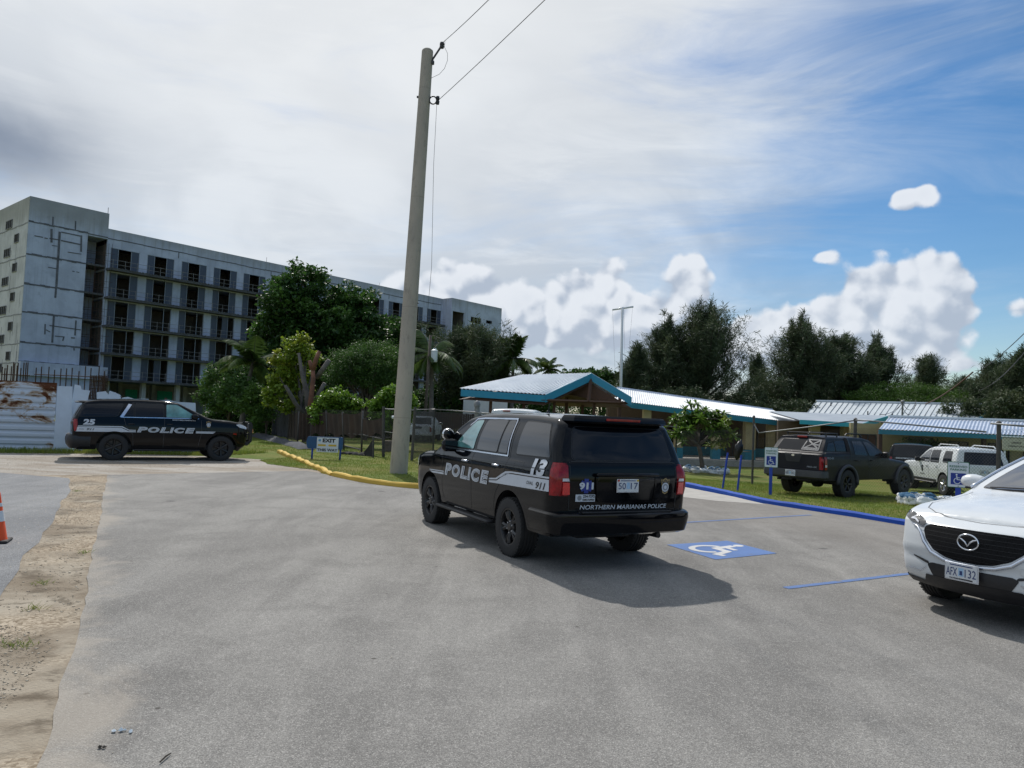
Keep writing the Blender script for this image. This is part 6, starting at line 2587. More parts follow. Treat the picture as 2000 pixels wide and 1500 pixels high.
m_.tube([(0, -.8, .40), (0, .8, .40)], .06, 8)
m_.lathe([(.001, -.15), (.14, -.1), (.15, .1), (.001, .15)], (0, 0, .38), 'x', 12)
m_.box((-.7, -.25, .50), (.8, .5, .16), ch=.04)
m_.build('axle', M['trim'], R_, smooth=True, sharp=40)

# ------------------------------------------------------------------ white SUV with crest on the door, behind the fence
c = Car('suv', 'white SUV with a dark crest on its door behind the chain link fence', (16.9, 27.1, 1.48), cat='car')
c.zh = .385
c.body(top=[(-.92, 1.72), (-.78, 1.785), (.3, 1.81), (1.2, 1.79), (1.5, 1.72), (2.10, 1.27), (2.25, 1.225), (3.1, 1.17), (3.45, 1.08), (3.58, 1.0)],
       side=[(.4, .96), (.7, .99), (.95, 1.0), (1.15, .97)], belt=[(-2, 1.17), (4, 1.15)], tumble=[(-1, .30), (2.2, .38)], hw=.95, sill=.45,
       arches=(0, 2.79), ra=.465, rear=[(.5, -.02), (.8, -.05), (1.15, -.03), (1.2, 0), (1.7, .16)], front=[(.4, -.15), (.6, .02), (1.0, .0)], mat=M['white_paint'], plan_r=.16, plan_c=.08)
R_ = c.root
c.wheels((0, 2.79), 1.62, .385, .26, .22, M['rim_silver'], 'alloy')
for v in 'LR':
    windows(c, v, [[(1.98, 1.20), (1.42, 1.60), (1.20, 1.62), (1.10, 1.19)], [(1.02, 1.19), (1.12, 1.62), (.48, 1.64), (.36, 1.19)], [(.08, 1.22), (.12, 1.62), (-.42, 1.62), (-.56, 1.22)]],
            [M['glass_grey'], M['glass_dark'], M['glass_dark']], r=.05)
    c.line([(1.07, 1.62), (1.10, .50)], v, .009, 'door_seam', M['trim_grey'])
    c.line([(.26, 1.6), (.24, 1.1), (.42, .72), (.42, .5)], v, .009, 'door_seam', M['trim_grey'])
    c.line([(2.08, 1.12), (2.10, .5)], v, .009, 'door_seam', M['trim_grey'])
    handles(c, v, [(1.28, 1.05), (.52, 1.06)], M['white_paint'])
    c.line([(2.4, .50), (.5, .50)], v, .09, 'sill_trim', M['trim'], off=.02)
    c.project([rpoly([(3.2, .95), (3.2, 1.08), (3.5, 1.05), (3.52, .93)], .02)], v, 'headlamp', M['lamp_clear'], None, .006)
    c.project([rpoly([(-.92, .86), (-.94, 1.12), (-.76, 1.10), (-.74, .95)], .02)], v, 'tail_lamp', M['lamp_red'], None, .012)
o = c.project([[(1.60 + p[0] * .17, .92 + p[1] * .24) for p in BADGE]], 'L', 'door_crest', M['decal_black'], None, .005)
c.project([[(1.60 + .045 * math.cos(t), .93 + .055 * math.sin(t)) for t in np.linspace(0, 2 * PI, 13)[:-1]]], 'L', 'crest_centre', M['decal_grey'], o, .007)
c.text('TASK FORCE', 'L', 1.62, .70, .42, .045, M['decal_black'], None, .006, 0, .03, flip=True)
windows(c, 'B', [[(-.66, 1.22), (-.58, 1.62), (.58, 1.62), (.66, 1.22)]], M['glass_dark'], r=.05)
for sg in (1, -1):
    c.project([rpoly([(sg * .74, .86), (sg * .74, 1.11), (sg * .93, 1.12), (sg * .93, .88)], .02)], 'B', 'tail_lamp', M['lamp_red'], None, .018)
    mirror_shell(c, 1.92, sg * .90, 1.24, sg, M['trim'], (.12, .20, .17))
plate(c, -1.02, 0, .95, -1, ('AER', '118'))
b_ = sweep(ubend(-1.02, .93, -.62, r=.12, bulge=.03), [(-.08, .72), (.02, .72), (.04, .64), (.03, .50), (-.03, .42), (-.12, .42), (-.12, .72)])
b_.build('rear_bumper', M['white_paint'], R_, smooth=True, sharp=32)
m_ = MB()
for sg in (1, -1):
    m_.tube([(-.5, sg * .62, 1.80), (-.4, sg * .62, 1.865), (.9, sg * .60, 1.87), (1.05, sg * .60, 1.80)], .022, 6)
m_.build('roof_rails', M['white_paint'], R_)
m_ = MB()
m_.tube([(0, -.75, .385), (0, .75, .385)], .07, 8)
m_.box((1.4, .93, .42), (1.6, .14, .05), ch=.02)
m_.box((1.4, -.93, .42), (1.6, .14, .05), ch=.02)
m_.build('running_board', M['trim'], R_)

# ------------------------------------------------------------------ dark SUV beyond, back to the camera
c = Car('suv', 'dark SUV seen from behind, white lettering under its rear window', (18.2, 33.4, 1.10), cat='car')
c.zh = .385
c.body(top=[(-1.10, 1.82), (-.9, 1.87), (0, 1.91), (1.5, 1.89), (1.85, 1.83), (2.72, 1.31), (2.85, 1.255), (3.7, 1.16), (3.86, 1.09)],
       side=[(.35, .95), (.7, .995), (.92, 1.0), (1.22, .975), (1.3, .955)], belt=[(-2, 1.29), (4, 1.27)], tumble=[(-1, .34), (2.7, .40)], hw=1.0, sill=.42,
       arches=(0, 2.946), ra=.475, rear=[(.4, .10), (.5, -.02), (1.1, -.045), (1.34, .01), (1.8, .17)], front=[(.4, -.10), (.95, .03), (1.15, -.06)], mat=M['black_paint'], plan_r=.20, plan_c=.10, step=.08)
R_ = c.root
c.wheels((0, 2.946), 1.74, .385, .27, .228, M['rim_black'], 'steel')
windows(c, 'B', [[(-.76, 1.34), (-.68, 1.76), (.68, 1.76), (.76, 1.34)]], M['glass_dark'], r=.06)
windows(c, 'R', Lw, M['glass_dark'], r=.05)
windows(c, 'L', Lw, M['glass_dark'], r=.05)
for sg in (1, -1):
    c.project([rpoly([(sg * .80, .92), (sg * .80, 1.28), (sg * .89, 1.28), (sg * .89, .92)], .02)], 'B', 'tail_lamp', M['lamp_red'], None, .018)
    mirror_shell(c, 1.98, sg * .93, 1.34, sg, M['black_paint'])
o = c.project([[(-.70, 1.20), (-.70, 1.285), (.72, 1.285), (.72, 1.20)]], 'B', 'name_strip', M['decal_black'], None, .004)
c.text('DEPARTMENT OF PUBLIC SAFETY', 'B', 0, 1.242, 1.30, .065, M['decal_white'], o, .007, .1, .03, flip=True)
plate(c, -1.20, .0, .98, -1, ('AEP', '207'))
b_ = sweep(ubend(-1.18, .985, -.60, r=.16, bulge=.05), [(-.10, .80), (0, .80), (.035, .70), (.035, .56), (.01, .47), (-.16, .44), (-.16, .80)])
b_.build('rear_bumper', M['black_paint'], R_, smooth=True, sharp=32)

# ------------------------------------------------------------------ white van roof over the near police SUV
p = at(1010, 800, 28.5)
c = Car('van', 'white van whose roof shows over the roof of the near police SUV below the pavilion', (p.x + .0, p.y + 1.2, 1.42), cat='van', z0=0)
c.zh = .36
c.body(top=[(-1.1, 2.10), (-.95, 2.15), (.5, 2.18), (1.9, 2.15), (2.3, 2.05), (3.1, 1.35), (3.6, 1.1), (3.75, 1.0)], side=[(.3, .97), (.8, 1.0), (1.3, .98)], belt=[(-2, 1.25), (4, 1.2)], tumble=[(-2, .17), (4, .2)],
       hw=1.05, sill=.35, arches=(0, 2.9), ra=.42, rear=[(.3, 0), (1.2, -.02), (2.1, .08)], front=[(.3, -.1), (1, 0)], mat=M['white_paint'], plan_r=.12, plan_c=.06, step=.1, rc=((-2, .12), (4, .12)))
c.wheels((0, 2.9), 1.75, .36, .22, .2, M['rim_silver'], 'alloy')
windows(c, 'B', [[(-.75, 1.25), (-.70, 1.85), (.70, 1.85), (.75, 1.25)]], M['glass_dark'], r=.05)
m_ = MB()
m_.box((-1.08, .25, 2.06), (.05, .30, .05), ch=.01)
m_.build('high_brake_lamp', M['lamp_red'], c.root)
for sg in (1, -1):
    c.project([[(sg * .88, .9), (sg * .88, 1.4), (sg * 1.0, 1.4), (sg * 1.0, .9)]], 'B', 'tail_lamp', M['lamp_red'], None, .012)

# ------------------------------------------------------------------ white pickup in the far yard
p = gp(840, 858)
c = Car('pickup_truck', 'white pickup with red tail lamps parked far off behind the chain link gate', (p.x - .1, 48.6, 1.52), cat='pickup')
c.zh = .38
c.body(top=[(-1.2, 1.06), (.2, 1.06), (.32, 1.08), (.62, 1.62), (.8, 1.68), (1.5, 1.67), (1.75, 1.60), (2.4, 1.18), (3.5, 1.08), (3.7, .98)], side=[(.4, .97), (.8, 1.0), (1.05, .97)], belt=[(-2, 1.08), (4, 1.06)], tumble=[(-2, .35), (4, .4)],
       hw=.90, sill=.45, arches=(0, 3.0), ra=.44, rear=[(.5, 0), (1, -.01)], front=[(.4, -.1), (1, 0)], mat=M['white_paint'], plan_r=.06, plan_c=.03, step=.08, smooth_w=.02, bulge_r=.01)
c.wheels((0, 3.0), 1.55, .38, .25, .21, M['rim_silver'], 'alloy')
windows(c, 'B', [[(-.60, 1.14), (-.52, 1.55), (.52, 1.55), (.60, 1.14)]], M['glass_dark'], r=.04)
c.project([rpoly([(-.22, .84), (-.28, 1.0), (.28, 1.0), (.22, .84)], .02)], 'B', 'tailgate_recess', M['trim'], None, .006)
for sg in (1, -1):
    c.project([[(sg * .76, .68), (sg * .76, .98), (sg * .87, .98), (sg * .87, .68)]], 'B', 'tail_lamp', M['lamp_red'], None, .012)
    mirror_shell(c, 1.9, sg * .88, 1.2, sg, M['white_paint'])
b_ = sweep(ubend(-1.30, .88, -1.0, r=.08, bulge=.01), [(-.08, .62), (.03, .62), (.04, .54), (.03, .44), (-.08, .42), (-.10, .62)])
b_.build('rear_bumper', M['white_paint_dusty'], c.root)
plate(c, -1.36, 0, .53, -1, ('AFB', '640'))

# ------------------------------------------------------------------ vegetation
M['leaf_dark'] = leaf_mat('dark_broad_leaves', (0.022, 0.056, 0.013), (0.042, 0.10, 0.020), (0.085, 0.18, 0.03), .36, .5)
M['leaf_bright'] = leaf_mat('bright_leaves', (0.085, 0.17, 0.018), (0.13, 0.24, 0.025), (0.17, 0.27, 0.03), .35, .5)
M['leaf_yellow'] = leaf_mat('yellow_green_leaves', (0.11, 0.19, 0.018), (0.20, 0.27, 0.025), (0.32, 0.30, 0.05), .35, .5)
M['leaf_fine'] = leaf_mat('fine_green_leaves', (0.038, 0.090, 0.020), (0.062, 0.130, 0.026), (0.10, 0.19, 0.035), .34, .6)
M['leaf_iron'] = leaf_mat('ironwood_needles', (0.034, 0.056, 0.027), (0.060, 0.088, 0.040), (0.095, 0.115, 0.055), .25, .7)
M['leaf_palm'] = leaf_mat('palm_leaflets', (0.045, 0.085, 0.022), (0.09, 0.15, 0.035), (0.20, 0.25, 0.08), .3, .3)
M['leaf_plum'] = leaf_mat('plumeria_leaves', (0.050, 0.12, 0.022), (0.12, 0.21, 0.03), (0.30, 0.30, 0.055), .38, .4)
M['petal'] = simple('white_petals', (.72, .72, .62), .6)


def leaves_mesh(name, P, size, aspect, mat, parent, r, up=.35, fold=True, D=None):
    """P (n,3) leaf positions; each leaf is a folded rhombus"""
    n = len(P)
    nv = r.normal(size=(n, 3))
    nv[:, 2] = np.abs(nv[:, 2]) + up
    nv /= np.linalg.norm(nv, axis=1)[:, None]
    if D is None:
        t = r.normal(size=(n, 3))
    else:
        t = D + r.normal(size=(n, 3)) * .25
    t -= nv * np.sum(t * nv, 1)[:, None]
    t /= np.linalg.norm(t, axis=1)[:, None] + 1e-9
    b = np.cross(nv, t)
    s = size * r.uniform(.6, 1.35, n)[:, None]
    w = s * aspect
    V = np.empty((n, 4, 3))
    V[:, 0] = P
    V[:, 1] = P + t * s * .5 + b * w * .5 + nv * s * .06
    V[:, 2] = P + t * s - nv * s * .12
    V[:, 3] = P + t * s * .5 - b * w * .5 + nv * s * .06
    return fast_mesh(name, V.reshape(-1, 3), np.arange(4 * n).reshape(-1, 4), mat, parent)


def clump_points(r, blobs, nclump, per, cr, shell=.55):
    """leaf points in small clumps set near the skin of several ellipsoids"""
    vol = np.array([b[3] * b[4] + b[3] * b[5] for b in blobs], float)
    k = r.choice(len(blobs), nclump, p=vol / vol.sum())
    u = r.normal(size=(nclump, 3))
    u /= np.linalg.norm(u, axis=1)[:, None]
    rad = r.uniform(shell, 1.04, nclump)
    B = np.array(blobs, float)
    C = B[k, :3] + u * rad[:, None] * B[k, 3:6]
    q = r.normal(size=(nclump, per, 3))
    q /= np.linalg.norm(q, axis=2)[:, :, None]
    q *= (r.uniform(.25, 1.0, (nclump, per)) ** .5)[:, :, None] * (cr * r.uniform(.5, 1.3, nclump))[:, None, None]
    q[:, :, 2] *= .7
    return C, (C[:, None] + q).reshape(-1, 3), u


def limb(mb, a, b, r0, r1, r, bend=.12, k=5, n=7):
    a, b = Vector(a), Vector(b)
    L = (b - a).length
    o1 = Vector((r.uniform(-1, 1), r.uniform(-1, 1), r.uniform(-.3, 1))) * L * bend
    pts = [a + (b - a) * t + o1 * math.sin(t * PI) for t in np.linspace(0, 1, k)]
    mb.tube(pts, [r0 + (r1 - r0) * t for t in np.linspace(0, 1, k)], n)


def broad_tree(name, label, cat, base, blobs, trunk_h, tr, nclump, per, cr, leaf, leafmat, barkmat, seed, aspect=.55, limbs=10, group=None, shell=.55, up=.35):
    """blobs in absolute coordinates"""
    r = np.random.default_rng(seed)
    rr = random.Random(seed)
    base = Vector(base)
    root = thing(name, label, cat, base, 0, group)
    bl = [(b[0] - base.x, b[1] - base.y, b[2] - base.z, b[3], b[4], b[5]) for b in blobs]
    C, P, _ = clump_points(r, bl, nclump, per, cr, shell)
    k = P[:, 2] > .05
    leaves_mesh('crown', P[k], leaf, aspect, leafmat, root, r, up)
    mb = MB()
    cen = np.mean([b[:3] for b in bl], axis=0)
    top = Vector((cen[0] * .3, cen[1] * .3, trunk_h))
    limb(mb, (0, 0, -.2), top, tr, tr * .7, rr, .05, 6, 10)
    for i in rr.sample(range(len(C)), min(limbs, len(C))):
        e = Vector(C[i])
        m = top.lerp(e, .45) + Vector((0, 0, .1 * (e - top).length))
        limb(mb, top + Vector((0, 0, -.2)), m, tr * .55, tr * .3, rr, .10, 4, 6)
        limb(mb, m, e, tr * .3, tr * .06, rr, .12, 4, 5)
    mb.build('trunk', barkmat, root, smooth=True)
    return root


def px_blob(px, py, rx, ry, Y, depth=1.0):
    p = at(px, py, Y)
    s = Y / F_PX
    return (p.x, p.y, p.z, rx * s, rx * s * depth, ry * s)


def ironwood(name, label, px, pytop, Y, hw_px, seed, group, nbr=120, base_py=None, lean=0.0, low=.12, tuft=34, spread=1.0, cat='tree'):
    """feathery tree: rising branches carrying drooping needle sprays"""
    r = np.random.default_rng(seed)
    rr = random.Random(seed)
    b = at(px, 800, Y)
    g = gz(b.x, b.y)
    root = thing(name, label, cat, (b.x, b.y, g), 0, group)
    H = at(px, pytop, Y).z - g
    RW = hw_px / F_PX * Y
    mb = MB()
    top = Vector((lean * H, 0, H * .93))
    mb.tube([(0, 0, -.3), (lean * H * .2, .1, H * .3), (lean * H * .55, 0, H * .62), top], [H * .022, H * .017, H * .010, .03], 8)
    PP, DD = [], []
    nbr = int(nbr * .72)
    for i in range(nbr):
        t = low + (1 - low) * rr.random() ** .85
        a = rr.uniform(0, 2 * PI)
        # outline: widest at one third, ragged tips
        w = RW * 1.12 * (min(1, (1 - t) * 1.3 + .13)) * min(1.0, .62 + t * 1.9) * rr.uniform(.5, 1.35) * spread
        s0 = Vector((lean * H * t, 0, H * .93 * t * .86))
        rise = w * rr.uniform(.45, 1.0) * (1 + .9 * t) + .3
        e = s0 + Vector((math.cos(a) * w, math.sin(a) * w, rise))
        if e.z > H * 1.02:
            e.z = H * rr.uniform(.92, 1.02)
        mid = s0.lerp(e, .5) + Vector((0, 0, -.10 * w))
        mb.tube([s0, mid, e], [.05 + .02 * w, .035, .012], 4, cap=False)
        k = int(tuft * (.5 + w / max(RW, .1)))
        for q in range(k):
            u = rr.uniform(.22, 1.06)
            c = (s0.lerp(mid, u * 2) if u < .5 else mid.lerp(e, (u - .5) * 2))
            sc = .12 + .22 * (1 - abs(u - .6))
            c = c + Vector((rr.gauss(0, sc), rr.gauss(0, sc), rr.gauss(0, sc * .8)))
            m_ = 8
            cc = np.array(c)
            PP.append(cc + r.normal(0, .13, (m_, 3)))
            d = (e - mid).normalized()
            DD.append(np.tile(np.array([d.x * .7, d.y * .7, d.z * .8 - .15]), (m_, 1)) + r.normal(0, .55, (m_, 3)))
    for i in range(26):
        a = rr.uniform(0, 2 * PI)
        w = RW * rr.uniform(.1, .85)
        zt_ = H * (1.0 - .42 * (w / RW) ** 1.3) * rr.uniform(.92, 1.03)
        s0 = Vector((math.cos(a) * w * .7 + lean * H, math.sin(a) * w * .7, zt_ - H * .22))
        e = Vector((math.cos(a) * w * 1.05 + lean * H, math.sin(a) * w * 1.05, zt_))
        mb.tube([s0, e], [.05, .012], 4, cap=False)
        for q in range(34):
            u = rr.random()
            cc = np.array(s0.lerp(e, u)) + r.normal(0, .24 * (1.15 - u), 3)
            PP.append(cc + r.normal(0, .09, (8, 3)))
            DD.append(np.tile(np.array([0, 0, .9]), (8, 1)) + r.normal(0, .5, (8, 3)))
    PP, DD = np.concatenate(PP), np.concatenate(DD)
    ok = PP[:, 2] > .2
    leaves_mesh('crown', PP[ok], .50, .10, M['leaf_iron'], root, r, .0, D=DD[ok])
    mb.build('trunk', M['bark_dark'], root, smooth=True)
    return root


def palm(name, label, px, py_crown, Y, seed, R, group='coconut palms', nf=22, lean=0.0, trunk_r=.16, droop=1.0):
    r = np.random.default_rng(seed)
    rr = random.Random(seed)
    c = at(px, py_crown, Y)
    g = gz(c.x, c.y)
    root = thing(name, label, 'palm tree', (c.x - lean, c.y, g), 0, group)
    H = c.z - g
    mb = MB()
    k = 9
    pts = [(lean * (t ** 2), .15 * math.sin(t * 3), H * t) for t in np.linspace(0, 1, k)]
    pts[0] = (0, 0, -.2)
    mb.tube(pts, [trunk_r * (1.3 - .6 * t) for t in np.linspace(0, 1, k)], 10)
    mb.build('trunk', M['bark_grey'], root, smooth=True)
    cx = Vector((lean, .15 * math.sin(3), H))
    V, Fq = [], []
    st = MB()
    for f in range(nf):
        a = 2 * PI * f / nf + rr.uniform(-.25, .25)
        el = rr.uniform(-.45, 1.45)
        L = R * rr.uniform(.85, 1.15)
        d = Vector((math.cos(a), math.sin(a), 0))
        sp = []
        m = 14
        for i in range(m + 1):
            t = i / m
            ang = el - t * t * 1.5 * droop
            if i == 0:
                p = cx.copy()
            else:
                p = sp[-1] + (d * math.cos(ang) + Vector((0, 0, 1)) * math.sin(ang)) * (L / m)
            sp.append(p)
        st.tube(sp[::2], [.035, .03, .025, .02, .015, .012, .008, .005], 4, cap=False)
        side = Vector((-d.y, d.x, 0))
        for i in range(2, m + 1):
            for hlf in range(3):
                t = (i - 1 + hlf / 3) / m
                p = sp[i - 1].lerp(sp[i], hlf / 3)
                tang = (sp[i] - sp[i - 1]).normalized()
                ll = L * .30 * math.sin(PI * min(1, t * .95 + .08)) * rr.uniform(.85, 1.1)
                for sg in (1, -1):
                    dr = (side * sg * .8 + tang * .55 + Vector((0, 0, -.45 - .25 * rr.random()))).normalized()
                    w = tang * .048
                    n0 = len(V)
                    V += [p - w, p + w, p + dr * ll * .6 + w * .9 + Vector((0, 0, .02)), p + dr * ll, p + dr * ll * .6 - w * .9]
                    Fq.append((n0, n0 + 1, n0 + 2, n0 + 3))
                    Fq.append((n0, n0 + 2, n0 + 3, n0 + 4))
    V = np.array([tuple(v) for v in V])
    fr = fast_mesh('fronds', V, np.array(Fq), M['leaf_palm'], root)
    st.build('frond_stems', M['bark_grey'], fr)
    return root


# big dark broadleaf tree on the left
b0 = at(610, 800, 56)
blobs = [px_blob(598, 575, 62, 60, 56, .8), px_blob(560, 590, 45, 45, 54), px_blob(545, 650, 48, 60, 55), px_blob(620, 650, 90, 65, 55, .7), px_blob(690, 610, 45, 55, 57),
         px_blob(700, 660, 62, 55, 56), px_blob(600, 720, 95, 55, 56, .6), px_blob(545, 715, 45, 45, 54)]
broad_tree('broadleaf_tree', 'tallest dark green broadleaf tree standing in front of the concrete block', 'tree', (b0.x, b0.y, 0), blobs, 4.5, .45, 760, 64, .62, .30, M['leaf_dark'], M['bark_dark'], 21, .62, 26, 'dark broadleaf trees')
b0 = at(765, 800, 60)
broad_tree('broadleaf_tree', 'second dark broadleaf tree directly behind the concrete pole', 'tree', (b0.x, b0.y, 0), [px_blob(765, 665, 55, 50, 60), px_blob(745, 715, 60, 50, 59), px_blob(800, 690, 40, 50, 60)],
           4, .35, 300, 60, .6, .28, M['leaf_dark'], M['bark_dark'], 22, .6, 14, 'dark broadleaf trees')
b0 = at(440, 800, 50)
broad_tree('shrub', 'dark green bushy shrub right of the black SUV numbered 25 under the left palm', 'shrub', (b0.x, b0.y, 0), [px_blob(440, 740, 42, 36, 50), px_blob(425, 775, 40, 30, 49), px_blob(470, 770, 42, 34, 44), px_blob(505, 740, 40, 60, 52), px_blob(508, 785, 40, 36, 43)],
           1.0, .12, 300, 60, .42, .20, M['leaf_fine'], M['bark_dark'], 23, .5, 10, 'shrubs behind the screened fence')
# yellow-green tree with lopped trunks
b0 = at(600, 815, 41)
yt = broad_tree('lopped_tree', 'yellow green tree with lopped grey and reddish trunks left of the pole', 'tree', (b0.x, b0.y, 0),
                [px_blob(583, 676, 26, 16, 42), px_blob(556, 706, 26, 20, 41.5), px_blob(602, 698, 20, 14, 41.5), px_blob(547, 742, 20, 22, 41), px_blob(580, 742, 26, 26, 42), px_blob(532, 772, 17, 22, 40.5), px_blob(562, 785, 24, 22, 41), px_blob(590, 662, 10, 10, 41.5)],
                1.0, .20, 150, 46, .36, .19, M['leaf_yellow'], M['bark_grey'], 24, .7, 12)
mb = MB()


def rel(px, py, Y):
    p = at(px, py, Y)
    return (p.x - b0.x, p.y - b0.y, p.z)


mb.tube([rel(603, 830, 41), rel(600, 770, 40.8), rel(590, 730, 40.8), rel(584, 690, 41)], [.22, .16, .12, .08], 9)
mb.tube([rel(596, 812, 40.8), rel(578, 790, 40.4), rel(566, 768, 40), rel(557, 753, 39.8)], [.17, .13, .11, .08], 8)
mb.tube([rel(612, 790, 40.6), rel(622, 770, 40.4), rel(634, 748, 40.3)], [.14, .12, .10], 8)
mb.tube([rel(618, 738, 40.5), rel(630, 722, 40.3), rel(643, 703, 40.2)], [.14, .13, .12], 8)
mb.build('trunk', M['bark_grey'], yt, smooth=True)
mb = MB()
mb.tube([rel(604, 812, 40.4), rel(608, 775, 40.2), rel(612, 740, 40.2), rel(611, 716, 40.2)], [.17, .14, .12, .10], 9)
mb.tube([rel(611, 722, 40.2), rel(618, 700, 40.1), rel(624, 686, 40.1)], [.15, .12, .11], 8)
mb.tube([rel(610, 722, 40.2), rel(604, 704, 40.1)], [.13, .09], 8)
mb.build('peeled_trunk', M['bark_red'], yt, smooth=True)
# fine-leaved spreading tree
b0 = at(715, 815, 47)
broad_tree('fine_leaved_tree', 'wide mid green fine leaved tree left of the pole with bare lower branches', 'tree', (b0.x, b0.y, 0),
           [px_blob(690, 700, 50, 26, 47), px_blob(735, 690, 45, 26, 48), px_blob(765, 710, 40, 30, 47), px_blob(700, 725, 62, 28, 47), px_blob(745, 745, 55, 26, 47), px_blob(660, 730, 30, 26, 46)],
           1.6, .16, 560, 60, .5, .13, M['leaf_fine'], M['bark'], 25, .4, 30, None, .35)
for k, (px, py, rx, ry, Y, lab) in enumerate([(655, 785, 46, 24, 38, 'bright green bush above the brown screened fence behind the exit sign'), (770, 780, 44, 28, 37, 'bright green round leaved bush behind the base of the concrete pole'),
                                             (522, 790, 20, 12, 47, 'small bright sprig of leaves over the fence near the push bumper')]):
    b0 = at(px, 830, Y)
    bl = [px_blob(px - rx * .4, py + 3, rx * .55, ry * .8, Y), px_blob(px + rx * .4, py + 2, rx * .55, ry * .85, Y + .4), px_blob(px, py - 4, rx * .6, ry * .8, Y), px_blob(px - 6, py + ry * 1.2, rx * .95, ry * .9, Y), px_blob(px + rx * .7, py + ry * .2, rx * .35, ry * .5, Y), px_blob(px - rx * .75, py + ry * .5, rx * .35, ry * .5, Y)]
    broad_tree('bush', lab, 'bush', (b0.x, b0.y, 0), bl, .6, .07, [190, 190, 40][k], 44, .24, [.17, .20, .15][k], M['leaf_bright'], M['bark'], 30 + k, .62, 8, 'bright bushes along the fence')
# dark undergrowth behind the fence
for k, (px, py, rx, ry, Y) in enumerate([(560, 820, 60, 40, 50), (650, 830, 70, 40, 52), (750, 820, 70, 44, 52), (860, 800, 70, 50, 62), (950, 790, 60, 40, 66), (470, 815, 60, 30, 56)]):
    b0 = at(px, 850, Y)
    labs = ['low dark undergrowth behind the fence below the yellow green tree', 'low dark undergrowth behind the fence above the exit sign', 'low dark undergrowth behind the fence left of the pole base',
            'low dark undergrowth right of the pole behind the white pickup', 'low dark undergrowth below the left eave of the pavilion', 'low dark undergrowth just right of the hood of SUV 25']
    broad_tree('undergrowth', labs[k], 'shrub', (b0.x, b0.y, 0), [px_blob(px - rx * .4, py, rx * .6, ry, Y), px_blob(px + rx * .4, py, rx * .6, ry * .9, Y)], .5, .08, 150, 55, .55, .26, M['leaf_dark'], M['bark_dark'], 40 + k, .5, 6,
               'shrubs behind the screened fence')
# dark drooping tree right of the pole
ironwood('ironwood_tree', 'dense dark ironwood tree in front of the right end of the concrete block', 915, 628, 62, 74, 51, 'ironwood trees', 150, spread=1.05, tuft=46)
ironwood('ironwood_tree', 'shorter dark ironwood tree right beside the first one left of the far palm', 962, 668, 64, 46, 52, 'ironwood trees', 80, spread=1.0, tuft=40)
palm('coconut_palm', 'leftmost coconut palm beside the concrete block', 494, 708, 46, 61, 2.6, lean=.5, nf=20)
palm('coconut_palm', 'coconut palm just right of the concrete pole', 842, 690, 52, 62, 2.9, nf=20, lean=-.2)
palm('coconut_palm', 'coconut palm left of the pavilion against the sky', 1003, 700, 62, 63, 2.9, nf=24)
palm('coconut_palm', 'small far coconut palm above the pavilion ridge', 1070, 722, 95, 64, 2.6, nf=20)
palm('coconut_palm', 'small coconut palm at the foot of the white mast', 1210, 742, 80, 65, 2.2, nf=16)
for k, (px, py, rx, ry, Y, lab) in enumerate([(1135, 732, 34, 12, 85, 'distant dark crown peeping over the pavilion ridge left of its gable peak'), (1178, 738, 26, 14, 80, 'distant dark crown right behind the pavilion gable peak')]):
    b0 = at(px, 800, Y)
    broad_tree('broadleaf_tree', lab, 'tree', (b0.x, b0.y, -.4), [px_blob(px, py, rx, ry, Y), px_blob(px, py + 22, rx * 1.2, ry * 1.5, Y)], 2.5, .2, 120, 50, .5, .34, M['leaf_dark'], M['bark_dark'], 70 + k, .6, 8, 'dark broadleaf trees')
# ironwoods against the sky on the right
G_ = 'ironwood trees'
ironwood('ironwood_tree', 'tall ironwood tree right of the white mast, highest peak of the row', 1372, 574, 72, 82, 81, G_, 212, tuft=34, low=.10)
ironwood('ironwood_tree', 'ironwood tree leaning against the left side of the tallest one', 1296, 606, 73, 58, 82, G_, 137, tuft=30, low=.12)
ironwood('ironwood_tree', 'thin low ironwood sapling next to the white mast', 1240, 667, 70, 38, 83, G_, 62, tuft=20, low=.2)
ironwood('ironwood_tree', 'ragged ironwood tree in the middle of the right row with several peaks', 1562, 604, 72, 69, 84, G_, 162, tuft=32, low=.12)
ironwood('ironwood_tree', 'broad dark ironwood tree right of the ragged one', 1640, 639, 74, 73, 85, G_, 150, tuft=34, low=.12)
ironwood('ironwood_tree', 'ironwood tree sloping down at the right end of the middle row', 1712, 649, 75, 51, 86, G_, 112, tuft=30, low=.15)
ironwood('ironwood_tree', 'sparse ironwood in the gap between the two big groups', 1478, 684, 84, 38, 87, G_, 42, tuft=16, low=.15)
ironwood('ironwood_tree', 'small separate ironwood tree above the flat green canopy', 1812, 681, 90, 51, 88, G_, 75, tuft=30, low=.2)
ironwood('ironwood_tree', 'low ironwood tree left of the far right edge group', 1885, 726, 78, 44, 89, G_, 75, tuft=30, low=.15)
ironwood('ironwood_tree', 'dark ironwood tree at the right edge under the overhead wires', 1945, 689, 66, 49, 90, G_, 112, tuft=34, low=.12)
ironwood('ironwood_tree', 'tallest ironwood tree at the far right edge of the picture', 1998, 670, 60, 51, 91, G_, 125, tuft=34, low=.12)
